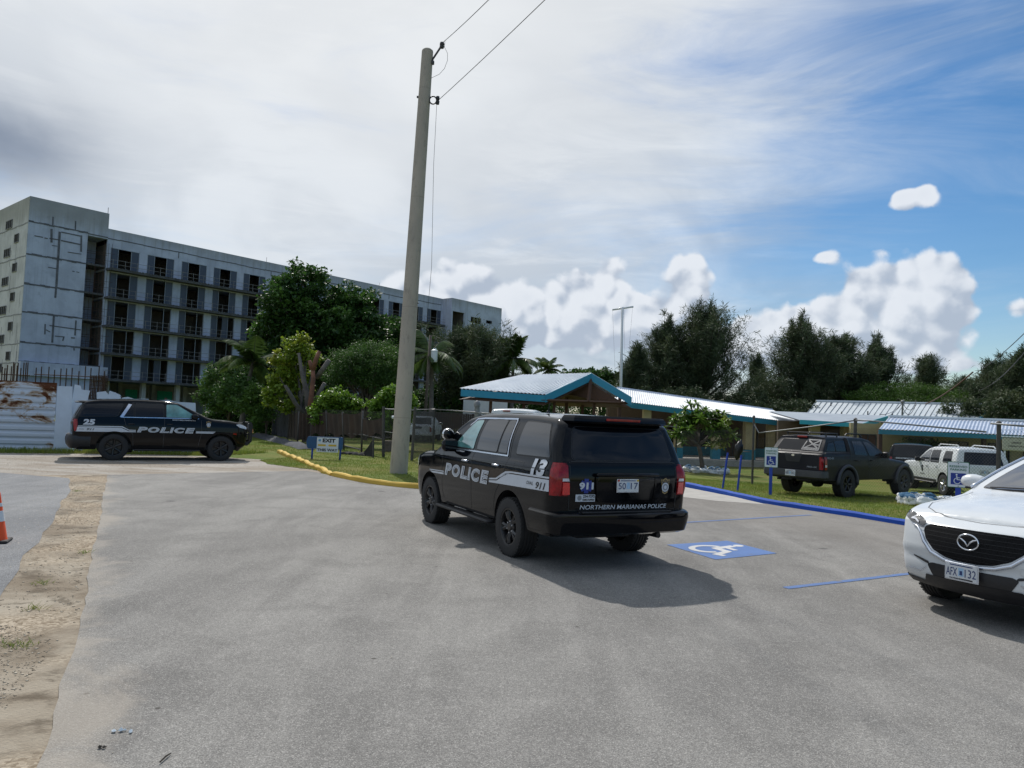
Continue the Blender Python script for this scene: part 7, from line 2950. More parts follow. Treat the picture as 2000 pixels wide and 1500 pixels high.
# flat-crowned green tree
b0 = at(1765, 800, 69)
broad_tree('flat_crowned_tree', 'flat spreading green tree behind the standing seam roof', 'tree', (b0.x, b0.y, -.5),
           [px_blob(1750, 760, 72, 14, 69, .6), px_blob(1700, 774, 50, 12, 68, .6), px_blob(1815, 766, 60, 14, 69, .6), px_blob(1860, 778, 55, 14, 68, .6), px_blob(1760, 782, 110, 14, 68, .5), px_blob(1885, 790, 60, 14, 67, .5)],
           3.0, .3, 460, 60, .5, .14, simple_leaf if False else leaf_mat('flat_tree_leaves', (0.035, 0.085, 0.015), (0.07, 0.145, 0.02), (0.11, 0.20, 0.03), .35, .6), M['bark_dark'], 92, .4, 16)
for k, (px, py, rx, ry, Y) in enumerate([(1530, 795, 60, 12, 62), (1470, 785, 40, 18, 64), (1895, 800, 60, 26, 60), (1975, 800, 50, 40, 56), (1300, 775, 90, 20, 66), (1010, 775, 60, 26, 74), (1110, 772, 80, 26, 76)]):
    b0 = at(px, 830, Y)
    labs = ['low green hedge behind the left end of the flat classroom roof', 'small bush in the gap between the ironwood groups', 'shrubs with pale fronds right of the hall gable', 'tall dark hedge at the right edge behind the corrugated roof',
            'dark hedge behind the walkway roof under the tallest ironwood',
            'dark greenery seen below the pavilion roof on its left', 'dark greenery seen through the pavilion posts on its right']
    broad_tree('hedge', labs[k], 'hedge', (b0.x, b0.y, -.5), [px_blob(px - rx * .4, py, rx * .6, ry, Y), px_blob(px + rx * .4, py, rx * .6, ry, Y), px_blob(px, py + ry, rx, ry, Y)], .8, .1, 260 if k > 4 else 130, 50, .5, .24, M['leaf_dark'] if k > 4 else M['leaf_iron'], M['bark_dark'], 95 + k, .45, 6)
# dim green garden seen under the corrugated roof
p = at(1795, 868, 38.3)
broad_tree('bush', 'olive bush under the corrugated roof above the white SUV hood', 'bush', (p.x, p.y, -.5), [(p.x, p.y, .9, 1.0, .7, .8), (p.x + 1, p.y, .8, .9, .7, .7)], .5, .05, 70, 50, .3, .16, M['leaf_fine'], M['bark_dark'], 120, .4, 6)

# ------------------------------------------------------------------ plumeria in a stone ring
b0 = gp(1372, 922)
pr = thing('plumeria_tree', 'plumeria with bare forked trunk and rosettes of long leaves in a ring of painted stones', 'tree', b0)
rr = random.Random(9)
r = np.random.default_rng(9)


def relp(px, py, dY=0.0):
    p = at(px, py, b0.y + dY)
    return Vector((p.x - b0.x, p.y - b0.y, p.z - b0.z))


mb = MB()
J0, J1 = relp(1368, 885), relp(1364, 868)
mb.tube([(0, 0, -.1), relp(1371, 905), J0, J1], [.15, .115, .10, .10], 10)
tips = []
arms = [((1352, 850, .1), (1346, 825, .2)), ((1362, 842, -.3), (1368, 812, -.3)), ((1384, 852, .3), (1398, 822, .4)), ((1380, 858, -.4), (1412, 838, -.5)), ((1350, 858, -.4), (1330, 842, -.5)), ((1366, 845, .5), (1358, 815, .6))]
for (a, b) in arms:
    A, B = relp(a[0], a[1], a[2]), relp(b[0], b[1], b[2])
    mb.tube([J1, J1.lerp(A, .6) + Vector((0, 0, -.03)), A], [.075, .06, .055], 8)
    mb.tube([A, B], [.05, .035], 7)
    for q in range(13):
        d = Vector((rr.gauss(0, .36), rr.gauss(0, .36), rr.uniform(-.25, .36)))
        T = B + d
        mb.tube([A.lerp(B, .7), B.lerp(T, .5) + Vector((0, 0, -.03)), T], [.035, .028, .022], 6)
        tips.append(T)
for (px, py, dy) in [(1322, 812, 0), (1338, 800, .1), (1347, 790, .2), (1360, 788, 0), (1392, 805, .1), (1405, 815, 0), (1414, 808, .3), (1330, 832, -.3), (1425, 845, .0), (1433, 852, .1), (1318, 826, .2), (1372, 806, -.3), (1342, 846, -.5),
                     (1402, 862, -.4), (1388, 868, .3), (1410, 872, 0), (1420, 862, -.3), (1333, 862, .2), (1398, 845, -.5), (1378, 832, -.5)]:
    T = relp(px, py, dy)
    near = min([relp(*b) for _, b in arms], key=lambda q: (q - T).length)
    mb.tube([near, near.lerp(T, .5) + Vector((0, 0, -.05)), T], [.03, .026, .02], 6)
    tips.append(T)
mb.build('trunk', M['bark'], pr, smooth=True)
V, Fq = [], []
PV, PF = [], []
for T in tips:
    for q in range(19):
        a = q * 2.4 + rr.uniform(-.3, .3)
        el = rr.uniform(-.5, 1.15) - (.2 if q % 3 == 0 else 0)
        d = Vector((math.cos(a) * math.cos(el), math.sin(a) * math.cos(el), math.sin(el)))
        sd = d.cross(Vector((0, 0, 1)))
        sd = sd.normalized() if sd.length > .1 else Vector((1, 0, 0))
        L, w = rr.uniform(.24, .42), rr.uniform(.045, .07)
        up = sd.cross(d)
        n0 = len(V)
        b = T + d * .02
        pts = []
        for t, ww in ((0, .15), (.35, .8), (.65, 1.0), (.88, .65), (1.0, .0)):
            c_ = b + d * L * t - Vector((0, 0, 1)) * .10 * t * t - up * 0
            pts.append((c_ + sd * w * ww, c_ - sd * w * ww, c_ - up * w * .35))
        for p3 in pts:
            V += [p3[0], p3[2], p3[1]]
        for i in range(4):
            o_ = n0 + i * 3
            Fq += [(o_, o_ + 1, o_ + 4, o_ + 3), (o_ + 1, o_ + 2, o_ + 5, o_ + 4)]
    if rr.random() < .35:
        for q in range(4):
            c_ = T + Vector((rr.gauss(0, .04), rr.gauss(0, .04), rr.uniform(.02, .09)))
            n0 = len(PV)
            s_ = .028
            PV += [c_ + Vector((s_, 0, 0)), c_ + Vector((0, s_, 0)), c_ + Vector((-s_, 0, 0)), c_ + Vector((0, -s_, 0)), c_ + Vector((0, 0, s_)), c_ + Vector((0, 0, -s_))]
            PF += [tuple(n0 + k for k in f) for f in ((0, 1, 4), (1, 2, 4), (2, 3, 4), (3, 0, 4), (1, 0, 5), (2, 1, 5), (3, 2, 5), (0, 3, 5))]
fast_mesh('crown', np.array([tuple(v) for v in V]), np.array(Fq), M['leaf_plum'], pr)
fast_mesh('flowers', np.array([tuple(v) for v in PV]), np.array(PF), M['petal'], pr)


def rock_mat():
    m = Mat('painted_rock')
    P = m.co()
    a = m.noise(5, 5, .65, .4, vec=P)
    x = m.xyz(P)
    c = m.mix(m.rng(a, .58, .66), (0.72, 0.74, 0.75), (0.20, 0.20, 0.19))
    t = m.math('ADD', x[2], m.math('MULTIPLY', m.math('SUBTRACT', a, .5), .30))
    c = m.mix(m.rng(t, .105, .125), c, (0.02, 0.10, 0.20))
    m.set(color=c, rough=.85)
    m.bump(m.noise(9, 5, .7, vec=P), .8, .04)
    return m.m


M['rock'] = rock_mat()


def rock_ring(label, c, R, n, h, seed, a0=0, a1=2 * PI):
    root = thing('stone_ring', label, 'stone border', c)
    rr = random.Random(seed)
    for i in range(n):
        a = a0 + (a1 - a0) * (i + .5) / n
        bm = bmesh.new()
        bmesh.ops.create_icosphere(bm, subdivisions=3, radius=1)
        s = Vector((R * (a1 - a0) / n * .56, h * .62, h * .60))
        ph = [rr.uniform(0, 6) for _ in range(6)]
        for v in bm.verts:
            k = 1 + .13 * math.sin(v.co.x * 3 + ph[0]) + .12 * math.sin(v.co.y * 4 + ph[1]) + .11 * math.sin(v.co.z * 5 + ph[2]) + .06 * math.sin(v.co.x * 9 + v.co.y * 7 + ph[3])
            v.co = Vector((v.co.x * s.x, v.co.y * s.y, v.co.z * s.z)) * (k + .07 * math.sin(v.co.x * 13 + ph[4]) * math.sin(v.co.y * 11 + v.co.z * 12))
            if v.co.z < -s.z * .5:
                v.co.z = -s.z * .5
        me = bpy.data.meshes.new('stone')
        bm.to_mesh(me)
        bm.free()
        me.materials.append(M['rock'])
        me.shade_smooth()
        o = bpy.data.objects.new('stone', me)
        COL.objects.link(o)
        o.parent = root
        o.location = (R * math.cos(a), R * math.sin(a), h * .34 + rr.uniform(-.02, .02))
        o.rotation_euler = (rr.uniform(-.15, .15), rr.uniform(-.15, .15), a + PI / 2)
    return root


rock_ring('ring of white stones with blue tops round the plumeria', Vector((b0.x + .15, b0.y, b0.z)), 1.0, 15, .27, 3)
p = gp(1842, 990)
rock_ring('short ring of white and blue painted stones beside the white crossover bumper', Vector((p.x + .05, p.y + .35, p.z)), .80, 12, .27, 5)
tag(grass('planter_grass', [(b0.x + .15 + .85 * math.cos(t), b0.y + .85 * math.sin(t)) for t in np.linspace(0, 6.28, 16)], 5000, .03, .12, M['grass'], 14), 'grass growing inside the stone ring', 'grass')

# ------------------------------------------------------------------ concrete utility pole and wires
def pole_mat():
    m = Mat('spun_concrete')
    P = m.co()
    a = m.noise(1.2, 5, .6, .3, vec=P, scl=(1, 1, .4))
    b = m.noise(8, 5, .7, vec=P, scl=(1, 1, .35))
    x = m.xyz(P)
    c = m.mix(m.rng(a, .35, .65), (0.42, 0.375, 0.31), (0.33, 0.30, 0.255))
    c = m.mix(m.rng(b, .55, .75, 0, .55), c, (0.13, 0.125, 0.115))
    seam = m.rng(m.math('ABSOLUTE', m.math('SUBTRACT', m.math('FRACT', m.math('MULTIPLY', x[2], .30)), .5)), .0, .004, .35, 0)
    c = m.mix(seam, c, (0.08, 0.08, 0.08))
    pit = m.vor(16, vec=P)
    c = m.mix(m.rng(pit, .06, .10, .7, 0), c, (0.04, 0.04, 0.04))
    m.set(color=c, rough=.9, spec=.2)
    m.bump(m.noise(30, 4, .7, vec=P), .4, .01)
    return m.m


PBm = gp(778, 924)
PT = at(835, 101, PBm.y - .25)
pole = thing('utility_pole', 'tall round concrete utility pole standing in the grass behind the yellow kerb', 'utility pole', PBm)
H = PT.z - PBm.z
leanx, leany = PT.x - PBm.x, PT.y - PBm.y
mb = MB()
k = 24
pts = [(leanx * t, leany * t, -.3 + (H + .3) * t) for t in np.linspace(0, 1, k)]
rad = [.268 + (.172 - .268) * t for t in np.linspace(0, 1, k)]
mb.tube(pts, rad, 36, cap=False)
mb.lathe([(.172, 0), (.165, .03), (.12, .07), (.0, .09)], (leanx, leany, H), 'z', 30)
mb.build('shaft', pole_mat(), pole, smooth=True, sharp=60)
V3 = Vector


def on_pole(t, a, extra=0.0):
    r_ = .268 + (.172 - .268) * t + extra
    return V3((leanx * t + r_ * math.cos(a), leany * t + r_ * math.sin(a), H * t))


mb = MB()
q = on_pole(.975, -.3)
e = q + V3((.26, -.10, .42))
mb.tube([on_pole(.975, -.3, -.03), e], .03, 6)
mb.lathe([(.0, -.09), (.06, -.08), (.075, -.02), (.05, .0), (.075, .03), (.06, .09), (.0, .10)], e + V3((.03, 0, .04)), 'z', 12)
mb.box(on_pole(.972, -.3, .02), (.10, .10, .12), ch=.02)
mb.build('top_insulator', M['trim_grey'], pole, smooth=True, sharp=50)
mb = MB()
q = on_pole(.882, -.2, .0)
ring = [q + V3((.10 + .11 * math.cos(t), -.03, .12 * math.sin(t))) for t in np.linspace(0, 2 * PI, 15)]
mb.tube(ring, .022, 6, cap=False)
mb.lathe([(.0, -.13), (.05, -.12), (.06, -.03), (.04, .0), (.06, .04), (.05, .12), (.0, .13)], q + V3((.24, -.03, 0)), 'z', 12)
mb.box(on_pole(.892, 2.9, .02), (.08, .06, .05))
mb.tube([on_pole(.40, -.2, .0), on_pole(.40, -.2, .05)], .015, 5)
mb.build('bracket', M['trim'], pole)
mb = MB()
q = on_pole(.13, 3.3, .02)
mb.lathe([(.0, -.04), (.045, -.03), (.05, .03), (.0, .04)], q, 'x', 10)
mb.build('tag', M['sign_white'], pole)


def wire(name, label, pts, rad, mat=None, cat='wire', parent=None):
    m_ = MB()
    m_.tube(pts, rad, 5)
    o = m_.build(name, mat or M['trim'], parent, smooth=True)
    if parent is None:
        tag(o, label, cat)
    return o


def cat_pts(a, b, sag, n=14):
    a, b = V3(a), V3(b)
    return [a.lerp(b, t) - V3((0, 0, sag * 4 * t * (1 - t))) for t in np.linspace(0, 1, n)]


tip = PBm + e + V3((.05, -.02, .12))
w1 = at(952, -2, 15.5)
w1 = tip + (w1 - tip) * 1.6
wire('overhead_wire', 'upper thin wire rising from the pole top to the right', cat_pts(tip, w1, .05), .009)
br = PBm + on_pole(.882, -.2, .0) + V3((.26, -.04, 0))
w2 = at(1062, -2, 15.0)
w2 = br + (w2 - br) * 1.5
wire('overhead_wire', 'lower thin wire rising steeply from the black bracket of the pole', cat_pts(br, w2, .05), .009)
# jumper loop
L0 = PBm + e + V3((.12, -.04, .16))
ctrl = [L0, at(868, 92, PT.y), at(874, 104, PT.y), at(874, 118, PT.y), at(868, 134, PT.y), at(858, 145, PT.y), PBm + on_pole(.935, -.3, 0)]
wire('jumper_loop', None, ctrl and [V3(c_) - PBm for c_ in ctrl], .006, parent=pole)
dn = [PBm + on_pole(.882, -.2, .0) + V3((.22, -.05, -.1)), at(847, 320, PT.y - .05), at(843, 520, PT.y + .1), at(836, 600, 23.5), at(832, 690, 24.0)]
wire('down_wire', None, [V3(q_) - PBm for q_ in dn], .006, parent=pole)
# second wooden pole with transformer
p = at(830, 798, 50)
top = at(841, 655, 50)
wp = thing('wooden_pole', 'thin grey wooden pole with a transformer can just right of the concrete pole', 'utility pole', (p.x, p.y, 0))
mb = MB()
mb.tube([(0, 0, -.2), (top.x - p.x, 0, top.z)], [.12, .09], 10)
mb.build('shaft', M['bark'], wp, smooth=True)
tz = at(845, 695, 50)
mb = MB()
mb.lathe([(.0, -.42), (.20, -.42), (.22, -.36), (.22, .30), (.24, .32), (.24, .36), (.10, .44), (.0, .45)], (tz.x - p.x + .12, -.1, tz.z), 'z', 16)
mb.lathe([(.03, 0), (.05, .06), (.03, .10), (.0, .12)], (tz.x - p.x + .06, -.1, tz.z + .42), 'z', 8)
mb.lathe([(.03, 0), (.05, .06), (.03, .10), (.0, .12)], (tz.x - p.x + .20, -.1, tz.z + .42), 'z', 8)
mb.build('transformer', M['sign_white'], wp, smooth=True, sharp=40)

# white mast with crossbar and ropes
mY = 58
m0, m1 = at(1213, 790, mY), at(1215.8, 600, mY)
ms = thing('mast', 'white mast with short crossbar and two hanging ropes left of the tallest ironwood', 'flagpole', (m0.x, m0.y, gz(m0.x, m0.y)))
z0_ = gz(m0.x, m0.y)
mb = MB()
mb.tube([(0, 0, 0), (m1.x - m0.x, 0, m1.z - z0_)], [.13, .10], 10)
mb.build('pole', M['white_paint'], ms, smooth=True)
c0, c1 = at(1196, 605, mY), at(1237, 599, mY)
mb = MB()
mb.tube([c0 - m0 + V3((0, 0, m0.z - z0_)), c1 - m0 + V3((0, 0, m0.z - z0_))], .07, 8)
mb.build('crossbar', M['white_paint'], ms, smooth=True)
mb = MB()
for (a, b) in ((at(1196.5, 606, mY), at(1202, 742, mY)), (at(1235.5, 601, mY), at(1228, 690, mY)), (at(1219, 604, mY), at(1221, 740, mY))):
    mb.tube([a - m0 + V3((0, 0, m0.z - z0_)), b - m0 + V3((0, 0, m0.z - z0_))], .006, 4)
mb.build('rope', M['trim_grey'], ms)

# service mast and wires on the right roofs
wh0 = at(1762, 813, 56)
wh1 = at(1763, 786, 56)
sm = thing('service_mast', 'grey service mast with weatherhead and drooping cables on the low roof', 'mast', (wh0.x, wh0.y, 0))
mb = MB()
mb.tube([(0, 0, 2.0), (wh1.x - wh0.x, 0, wh1.z)], .07, 8)
mb.lathe([(.0, -.12), (.13, -.1), (.15, .02), (.08, .12), (.0, .14)], (wh1.x - wh0.x, 0, wh1.z + .05), 'z', 12)
mb.build('pole', M['galv'], sm, smooth=True, sharp=50)
mb = MB()
for (a, b, s) in ((wh1, at(1737, 812, 52), .1), (wh1, at(1718, 809, 50), .3), (wh1 + V3((0, 0, -.3)), at(1784, 800, 56), .5), (at(1784, 800, 56), at(1789, 781, 58), .2), (wh1 + V3((.1, 0, -.2)), at(1790, 790, 57), .4)):
    mb.tube([q_ - V3((wh0.x, wh0.y, 0)) for q_ in cat_pts(a, b, s)], .02, 4)
mb.build('cable', M['trim'], sm)
far = at(1808, 789, 60)
wire('overhead_wire', 'tan service cable running up from the hall ridge to the right', cat_pts(at(1808, 789, 60), at(1900, 727, 45), .2), .05, M['brown_wood'])
wire('overhead_wire', 'upper of the two dark wires at the right edge', cat_pts(at(1898, 733, 46), at(2060, 590, 24), .25), .018)
wire('overhead_wire', 'lower of the two dark wires at the right edge', cat_pts(at(1912, 763, 46), at(2060, 612, 24), .45), .018)

# ------------------------------------------------------------------ fences
def chain_mesh(mb, a, b, h0, h1, pitch=.075, r=.0022, low=.03):
    """diamond wires between ground points a and b"""
    a, b = V3(a), V3(b)
    L = (b - a).to_2d().length
    h = min(h0, h1)
    d = (b - a) / L
    nn = V3((-d.y, d.x, 0)).normalized()
    for sgn in (1, -1):
        u = -h if sgn > 0 else 0.0
        while u < (L if sgn > 0 else L + h):
            s0, s1, z0, z1 = u, u + sgn * h, 0.0, h
            if sgn > 0:
                if s0 < 0:
                    z0 = -s0
                    s0 = 0
                if s1 > L:
                    z1 = h - (s1 - L)
                    s1 = L
            else:
                if s0 > L:
                    z0 = s0 - L
                    s0 = L
                if s1 < 0:
                    z1 = h + s1
                    s1 = 0
            if z1 - z0 > .02:
                f0, f1 = s0 / L, s1 / L
                p = a.lerp(b, f0) + V3((0, 0, low + z0 * (h0 + (h1 - h0) * f0) / h))
                q = a.lerp(b, f1) + V3((0, 0, low + z1 * (h0 + (h1 - h0) * f1) / h))
                t = (q - p).normalized()
                w = t.cross(nn)
                vs = []
                for e_ in (p, q):
                    vs += [e_ + w * r, e_ - w * r * .5 + nn * r * .87, e_ - w * r * .5 - nn * r * .87]
                mb.add(vs, [(0, 1, 4, 3), (1, 2, 5, 4), (2, 0, 3, 5)])
            u += pitch


def post(px, py, H_, rr=.035, lean=0.0, cap=True):
    p = gp(px, py)
    return p, H_, rr, lean


# near right fence beside the pickup
ft = thing('chain_link_fence', 'chain link fence with a bent top rail in front of the grey pickup', 'fence', (0, 0, 0))
P1, P2, P3 = gp(1319, 921), gp(1469, 946), gp(1666, 969)
P4 = P3 + (P3 - P2) * ((18.0 - P3.y) / (P3.y - P2.y))
d34 = at(1951, 826, 18.2)
P4 = V3((d34.x, 18.2, 0))
P5 = P4 + (P4 - P3) * .9
posts = [(P1, at(1320, 832, P1.y).z), (P2, at(1469, 814, P2.y).z), (P3, at(1672, 819.5, P3.y).z), (P4, at(1953, 826, P4.y).z), (P5, 2.1)]
for i, (p, zt) in enumerate(posts):
    mb = MB()
    lx = .03 if i == 2 else 0.0
    rr_ = .05 if i in (2, 3) else .042
    mb.tube([(p.x, p.y, p.z - .1), (p.x + lx, p.y, zt)], rr_, 10)
    mb.lathe([(rr_ + .008, -.02), (rr_ + .008, .02), (.02, .05), (.0, .055)], (p.x + lx, p.y, zt), 'z', 10)
    mb.build('post', M['galv_dark'], ft, smooth=True, sharp=50)
mb = MB()
tops = [V3((p.x, p.y, zt - .06)) for p, zt in posts]
mb.tube([at(1472, 827, P2.y), at(1482, 845.5, P2.y - .2), at(1500, 843.5, P2.y - .4), at(1580, 834, (P2.y + P3.y) / 2), tops[2] + V3((.02, -.06, .04))], .022, 8)
mb.build('top_rail', M['galv'], ft, smooth=True)
mb = MB()
mb.tube([tops[2] + V3((.02, -.06, .04)), at(1700, 822, P3.y - .3), at(1926, 843.5, P4.y + .25)], .022, 8)
mb.build('top_rail', M['galv'], ft, smooth=True)
mb = MB()
mb.tube([at(1935, 827, P4.y - .06), at(2010, 833, P4.y - .9)], .024, 8)
mb.build('top_rail', M['galv'], ft, smooth=True)
mb = MB()
mb.tube([tops[0], V3((P1.x - 3.4, P1.y + 3.0, 2.05))], .02, 6)
mb.build('top_rail', M['galv'], ft, smooth=True)
mb = MB()
mb.tube([at(1440, 881, P2.y), at(1464, 882.5, P2.y)], .02, 6)
mb.build('top_rail', M['galv'], ft, smooth=True)
mb = MB()
PL = V3((P1.x - 3.6, P1.y + 3.2, 0))
chain_mesh(mb, PL, P1, 1.95, 1.95, .09)
chain_mesh(mb, P1, P2, 1.95, 1.95, .09)
chain_mesh(mb, P2, P3, 1.62, 2.0, .085)
chain_mesh(mb, P3, P4, 2.0, 1.9, .085, .0026)
chain_mesh(mb, P4, P5, 2.0, 2.0, .085, .0026)
mb.build('wire_mesh', M['wire'], ft, fix=False)

# fence and gate behind the near police SUV
fg = thing('chain_link_gate', 'chain link gate and fence between grey posts right of the concrete pole', 'gate', (0, 0, 0))
G1, G2, G3, G4 = gp(749, 892), gp(804, 899.6), gp(846, 880), at(932, 890, 27.5)
G4.z = 0
gl = [(G1, at(749, 794, G1.y), .06), (G2, at(811, 795, G2.y), .055), (G3, at(849, 797, G3.y), .04), (G4, at(932, 789, G4.y), .095)]
for i, (p, t_, rr_) in enumerate(gl):
    mb = MB()
    mb.tube([(p.x, p.y, -.1), (t_.x, p.y, t_.z)], rr_, 10)
    if i == 3:
        mb.lathe([(rr_ + .02, -.10), (rr_ + .03, 0), (rr_, .08), (.0, .14)], (t_.x, p.y, t_.z), 'z', 12)
    mb.build('post', M['galv_dark'] if i < 3 else M['galv'], fg, smooth=True, sharp=50)
mb = MB()
mb.tube([at(752, 799, G1.y), at(808, 801, G2.y)], .025, 8)
mb.tube([at(808, 800, G2.y), at(849, 799, G3.y), at(924, 805, G4.y), at(1000, 812, G4.y - 1.5)], .025, 8)
mb.tube([at(752, 800, G1.y) + V3((0, 0, -.9)), at(806, 801, G2.y) + V3((0, 0, -.95))], .015, 6)
mb.build('rail', M['galv'], fg, smooth=True)
mb = MB()
chain_mesh(mb, G1, G2, 1.9, 1.9, .10, .003)
chain_mesh(mb, G2, G3, 1.9, 1.9, .10, .003)
chain_mesh(mb, G3, G4, 1.9, 1.9, .10, .003)
chain_mesh(mb, G4, PL, 1.9, 1.9, .10, .003)
mb.build('wire_mesh', M['wire'], fg, fix=False)

# brown screened fence running away on the left
fs = thing('screened_fence', 'long leaning fence hung with torn brown and grey screen cloth behind the exit sign', 'fence', (0, 0, 0))
fp = [(505, 848, 796, .025), (530, 852, 797, .03), (541, 853, 800, .03), (562, 858, 802, .035), (581, 866, 803, .045), (606, 868, 803, .035), (640, 872, 802, .035), (672, 878, 804, .04), (706, 884, 802, .045), (750, 892, 794, .03)]
pts = []
for (px, py, pt, rr_) in fp:
    b_ = gp(px, py)
    t_ = at(px + random.Random(px).uniform(-3, 6), pt, b_.y)
    pts.append((b_, t_))
    mb = MB()
    mb.tube([(b_.x, b_.y, -.1), (t_.x, t_.y, t_.z)], rr_, 8)
    mb.build('post', M['galv_dark'], fs, smooth=True)
# sight cloth as rippled sheets hung between the posts
rs = random.Random(2)
cloths = [('cloth_brown', .42, .98), ('cloth_grey', .06, .99), ('cloth_grey', .04, .97), ('cloth_brown', .10, .98), ('cloth_brown', .12, .97), ('cloth_brown', .30, .98), ('cloth_brown', .34, .97), ('cloth_brown', .36, .97), ('cloth_brown', .42, .80)]
for i in range(len(pts) - 1):
    (a0_, a1_), (b0_, b1_) = pts[i], pts[i + 1]
    mt, lo, hi = cloths[i]
    nx_, nz_ = 16, 8
    vs, fsq = [], []
    for u in range(nx_ + 1):
        for v in range(nz_ + 1):
            s, t = u / nx_, v / nz_
            bot = lo + .05 * math.sin(s * 9 + i) * (1 if lo > .2 else .3)
            topz = hi - .05 * math.sin(PI * s)
            zz = bot + (topz - bot) * t
            p = V3(a0_).lerp(b0_, s).lerp(V3(a1_).lerp(b1_, s), zz)
            rip = .05 * math.sin(s * 21 + i * 2 + t * 2) * (1 - abs(2 * s - 1) ** 3)
            vs.append(p + V3((rip * .3, rip, 0)))
    for u in range(nx_):
        for v in range(nz_):
            k_ = u * (nz_ + 1) + v
            fsq.append((k_, k_ + nz_ + 1, k_ + nz_ + 2, k_ + 1))
    mesh_obj('screen_cloth', vs, fsq, M[mt], fs, smooth=True)
mb = MB()
for i in range(3, len(pts) - 1):
    chain_mesh(mb, pts[i][0], pts[i + 1][0], 1.8, 1.8, .12, .003)
mb.tube([pts[7][0] + V3((0, 0, .75)), pts[8][0] + V3((0, 0, .78)), pts[9][0] + V3((0, -.1, .7))], .03, 6)
mb.tube([pts[7][0] + V3((0, 0, .18)), pts[8][0] + V3((0, 0, .12))], .03, 6)
mb.tube([pts[8][0] + V3((0, 0, .75)), gp(722, 884) + V3((0, 0, .72)), gp(760, 886) + V3((0, .2, .7))], .025, 6)
mb.build('wire_mesh', M['galv_dark'], fs, fix=False)
# torn black cloth by the gate post
A, B, C_ = gp(694, 886), gp(729, 893), at(729, 856, gp(729, 893).y)
vs, fq = [], []
for u in range(9):
    for v in range(5):
        s, t = u / 8, v / 4
        p = V3(A).lerp(B, s) + (C_ - B) * (t * s ** 2.2)
        vs.append(p + V3((0, .05 * math.sin(s * 8 + t * 5), 0)))
for u in range(8):
    for v in range(4):
        k_ = u * 5 + v
        fq.append((k_, k_ + 5, k_ + 6, k_ + 1))
tc_ = thing('torn_cloth', 'torn black cloth sweeping to a point beside the gate post', 'cloth', (0, 0, 0))
mesh_obj('cloth', vs, fq, M['cloth_dark'], tc_, smooth=True)
mb = MB()
mb.tube([V3(B) + V3((0, 0, -.05)), C_ + V3((0, 0, .05))], .04, 6)
mb.build('stake', M['galv_dark'], tc_)


def heap(name, label, path, w, h, mat, cat, seed):
    """crumpled long heap of cloth lying on the ground"""
    rr = random.Random(seed)
    P = [V3(p) for p in path]
    d = []
    for i in range(len(P) - 1):
        for q_ in range(8):
            d.append(P[i].lerp(P[i + 1], q_ / 8))
    d.append(P[-1])
    vs, fq = [], []
    K = 9
    for i, p in enumerate(d):
        t = (d[min(i + 1, len(d) - 1)] - d[max(0, i - 1)]).normalized()
        nn = V3((-t.y, t.x, 0))
        for k_ in range(K):
            u = k_ / (K - 1) * 2 - 1
            z = h * (1 - u * u) * rr.uniform(.5, 1.2) * (0.15 if i in (0, len(d) - 1) else 1)
            vs.append(p + nn * (u * w / 2 + rr.uniform(-.03, .03)) + V3((0, 0, max(.0, z))))
    for i in range(len(d) - 1):
        for k_ in range(K - 1):
            q_ = i * K + k_
            fq.append((q_, q_ + 1, q_ + K + 1, q_ + K))
    return tag(mesh_obj(name, vs, fq, mat, None, smooth=True), label, cat)


heap('ground_cloth', 'crumpled grey black cloth lying along the foot of the screened fence', [gp(500, 851), gp(540, 862), gp(580, 872), gp(600, 878)], .8, .22, M['cloth_grey'], 'cloth', 4)
heap('ground_cloth', 'thin dark strip of cloth lying in the grass right of the exit sign', [gp(664, 887), gp(690, 888), gp(715, 890)], .35, .12, M['cloth_dark'], 'cloth', 5)
# stump in the grass behind the pole
p = gp(757, 882)
mb = MB()
mb.lathe([(.30, 0), (.26, .15), (.24, .42), (.22, .5), (.0, .52)], p, 'z', 14)
tag(mb.build('stump', M['bark'], smooth=True, sharp=50), 'grey tree stump just left of the concrete pole base', 'stump')

# ------------------------------------------------------------------ exit sign
E0, E1 = gp(609, 896), gp(663.5, 898)
ed = (E1 - E0)
ea = math.atan2(ed.y, ed.x)
EL_ = ed.length
es = thing('exit_sign', 'blue board with white poster reading EXIT THIS WAY and two yellow arrows', 'sign', E0, ea)


def es_z(py):
    return at(636, py, E0.y).z


zt_, zb2 = es_z(853), es_z(877)
mb = MB()
mb.tube([(0, 0, -.05), (0, 0, zb2 + .1)], .035, 8)
mb.build('post', M['blue_post'], es, smooth=True)
mb = MB()
mb.tube([(EL_, 0, -.05), (EL_ + .02, 0, zt_)], .035, 8)
mb.build('post', M['blue_post'], es, smooth=True)
xl = -.13
pl_ = [(xl + .12, zb2)] + [(xl + .0 - .08 * math.sin(t), (zt_ + zb2) / 2 - (zt_ - zb2) / 2 * math.cos(t)) for t in np.linspace(.15, PI - .15, 9)] + [(xl + .12, zt_), (EL_ + .09, zt_), (EL_ + .09, zb2)]
mb = MB()
mb.prism(pl_, (0, .04, 0), (0, -.07, 0))
mb.build('board', M['navy_board'], es)
x0_, x1_ = EL_ * (618 - 609) / 54.5, EL_ * (660 - 609) / 54.5
zp0, zp1 = es_z(883), es_z(854.5)
cx_, cz_ = (x0_ + x1_) / 2, (zp0 + zp1) / 2
pw, ph = x1_ - x0_, zp1 - zp0
mb = MB()
mb.box((cx_, -.082, cz_), (pw, .012, ph))
po = mb.build('poster', simple('poster_white', (.62, .66, .72), .5, var=.03), es)
ux_, uy_ = (1, 0, 0), (0, 0, 1)
flat_text('EXIT', pw * .60, ph * .27, (cx_ + pw * .06, -.088, zp1 - ph * .20), ux_, uy_, M['decal_black'], po, .003, 0, .05)
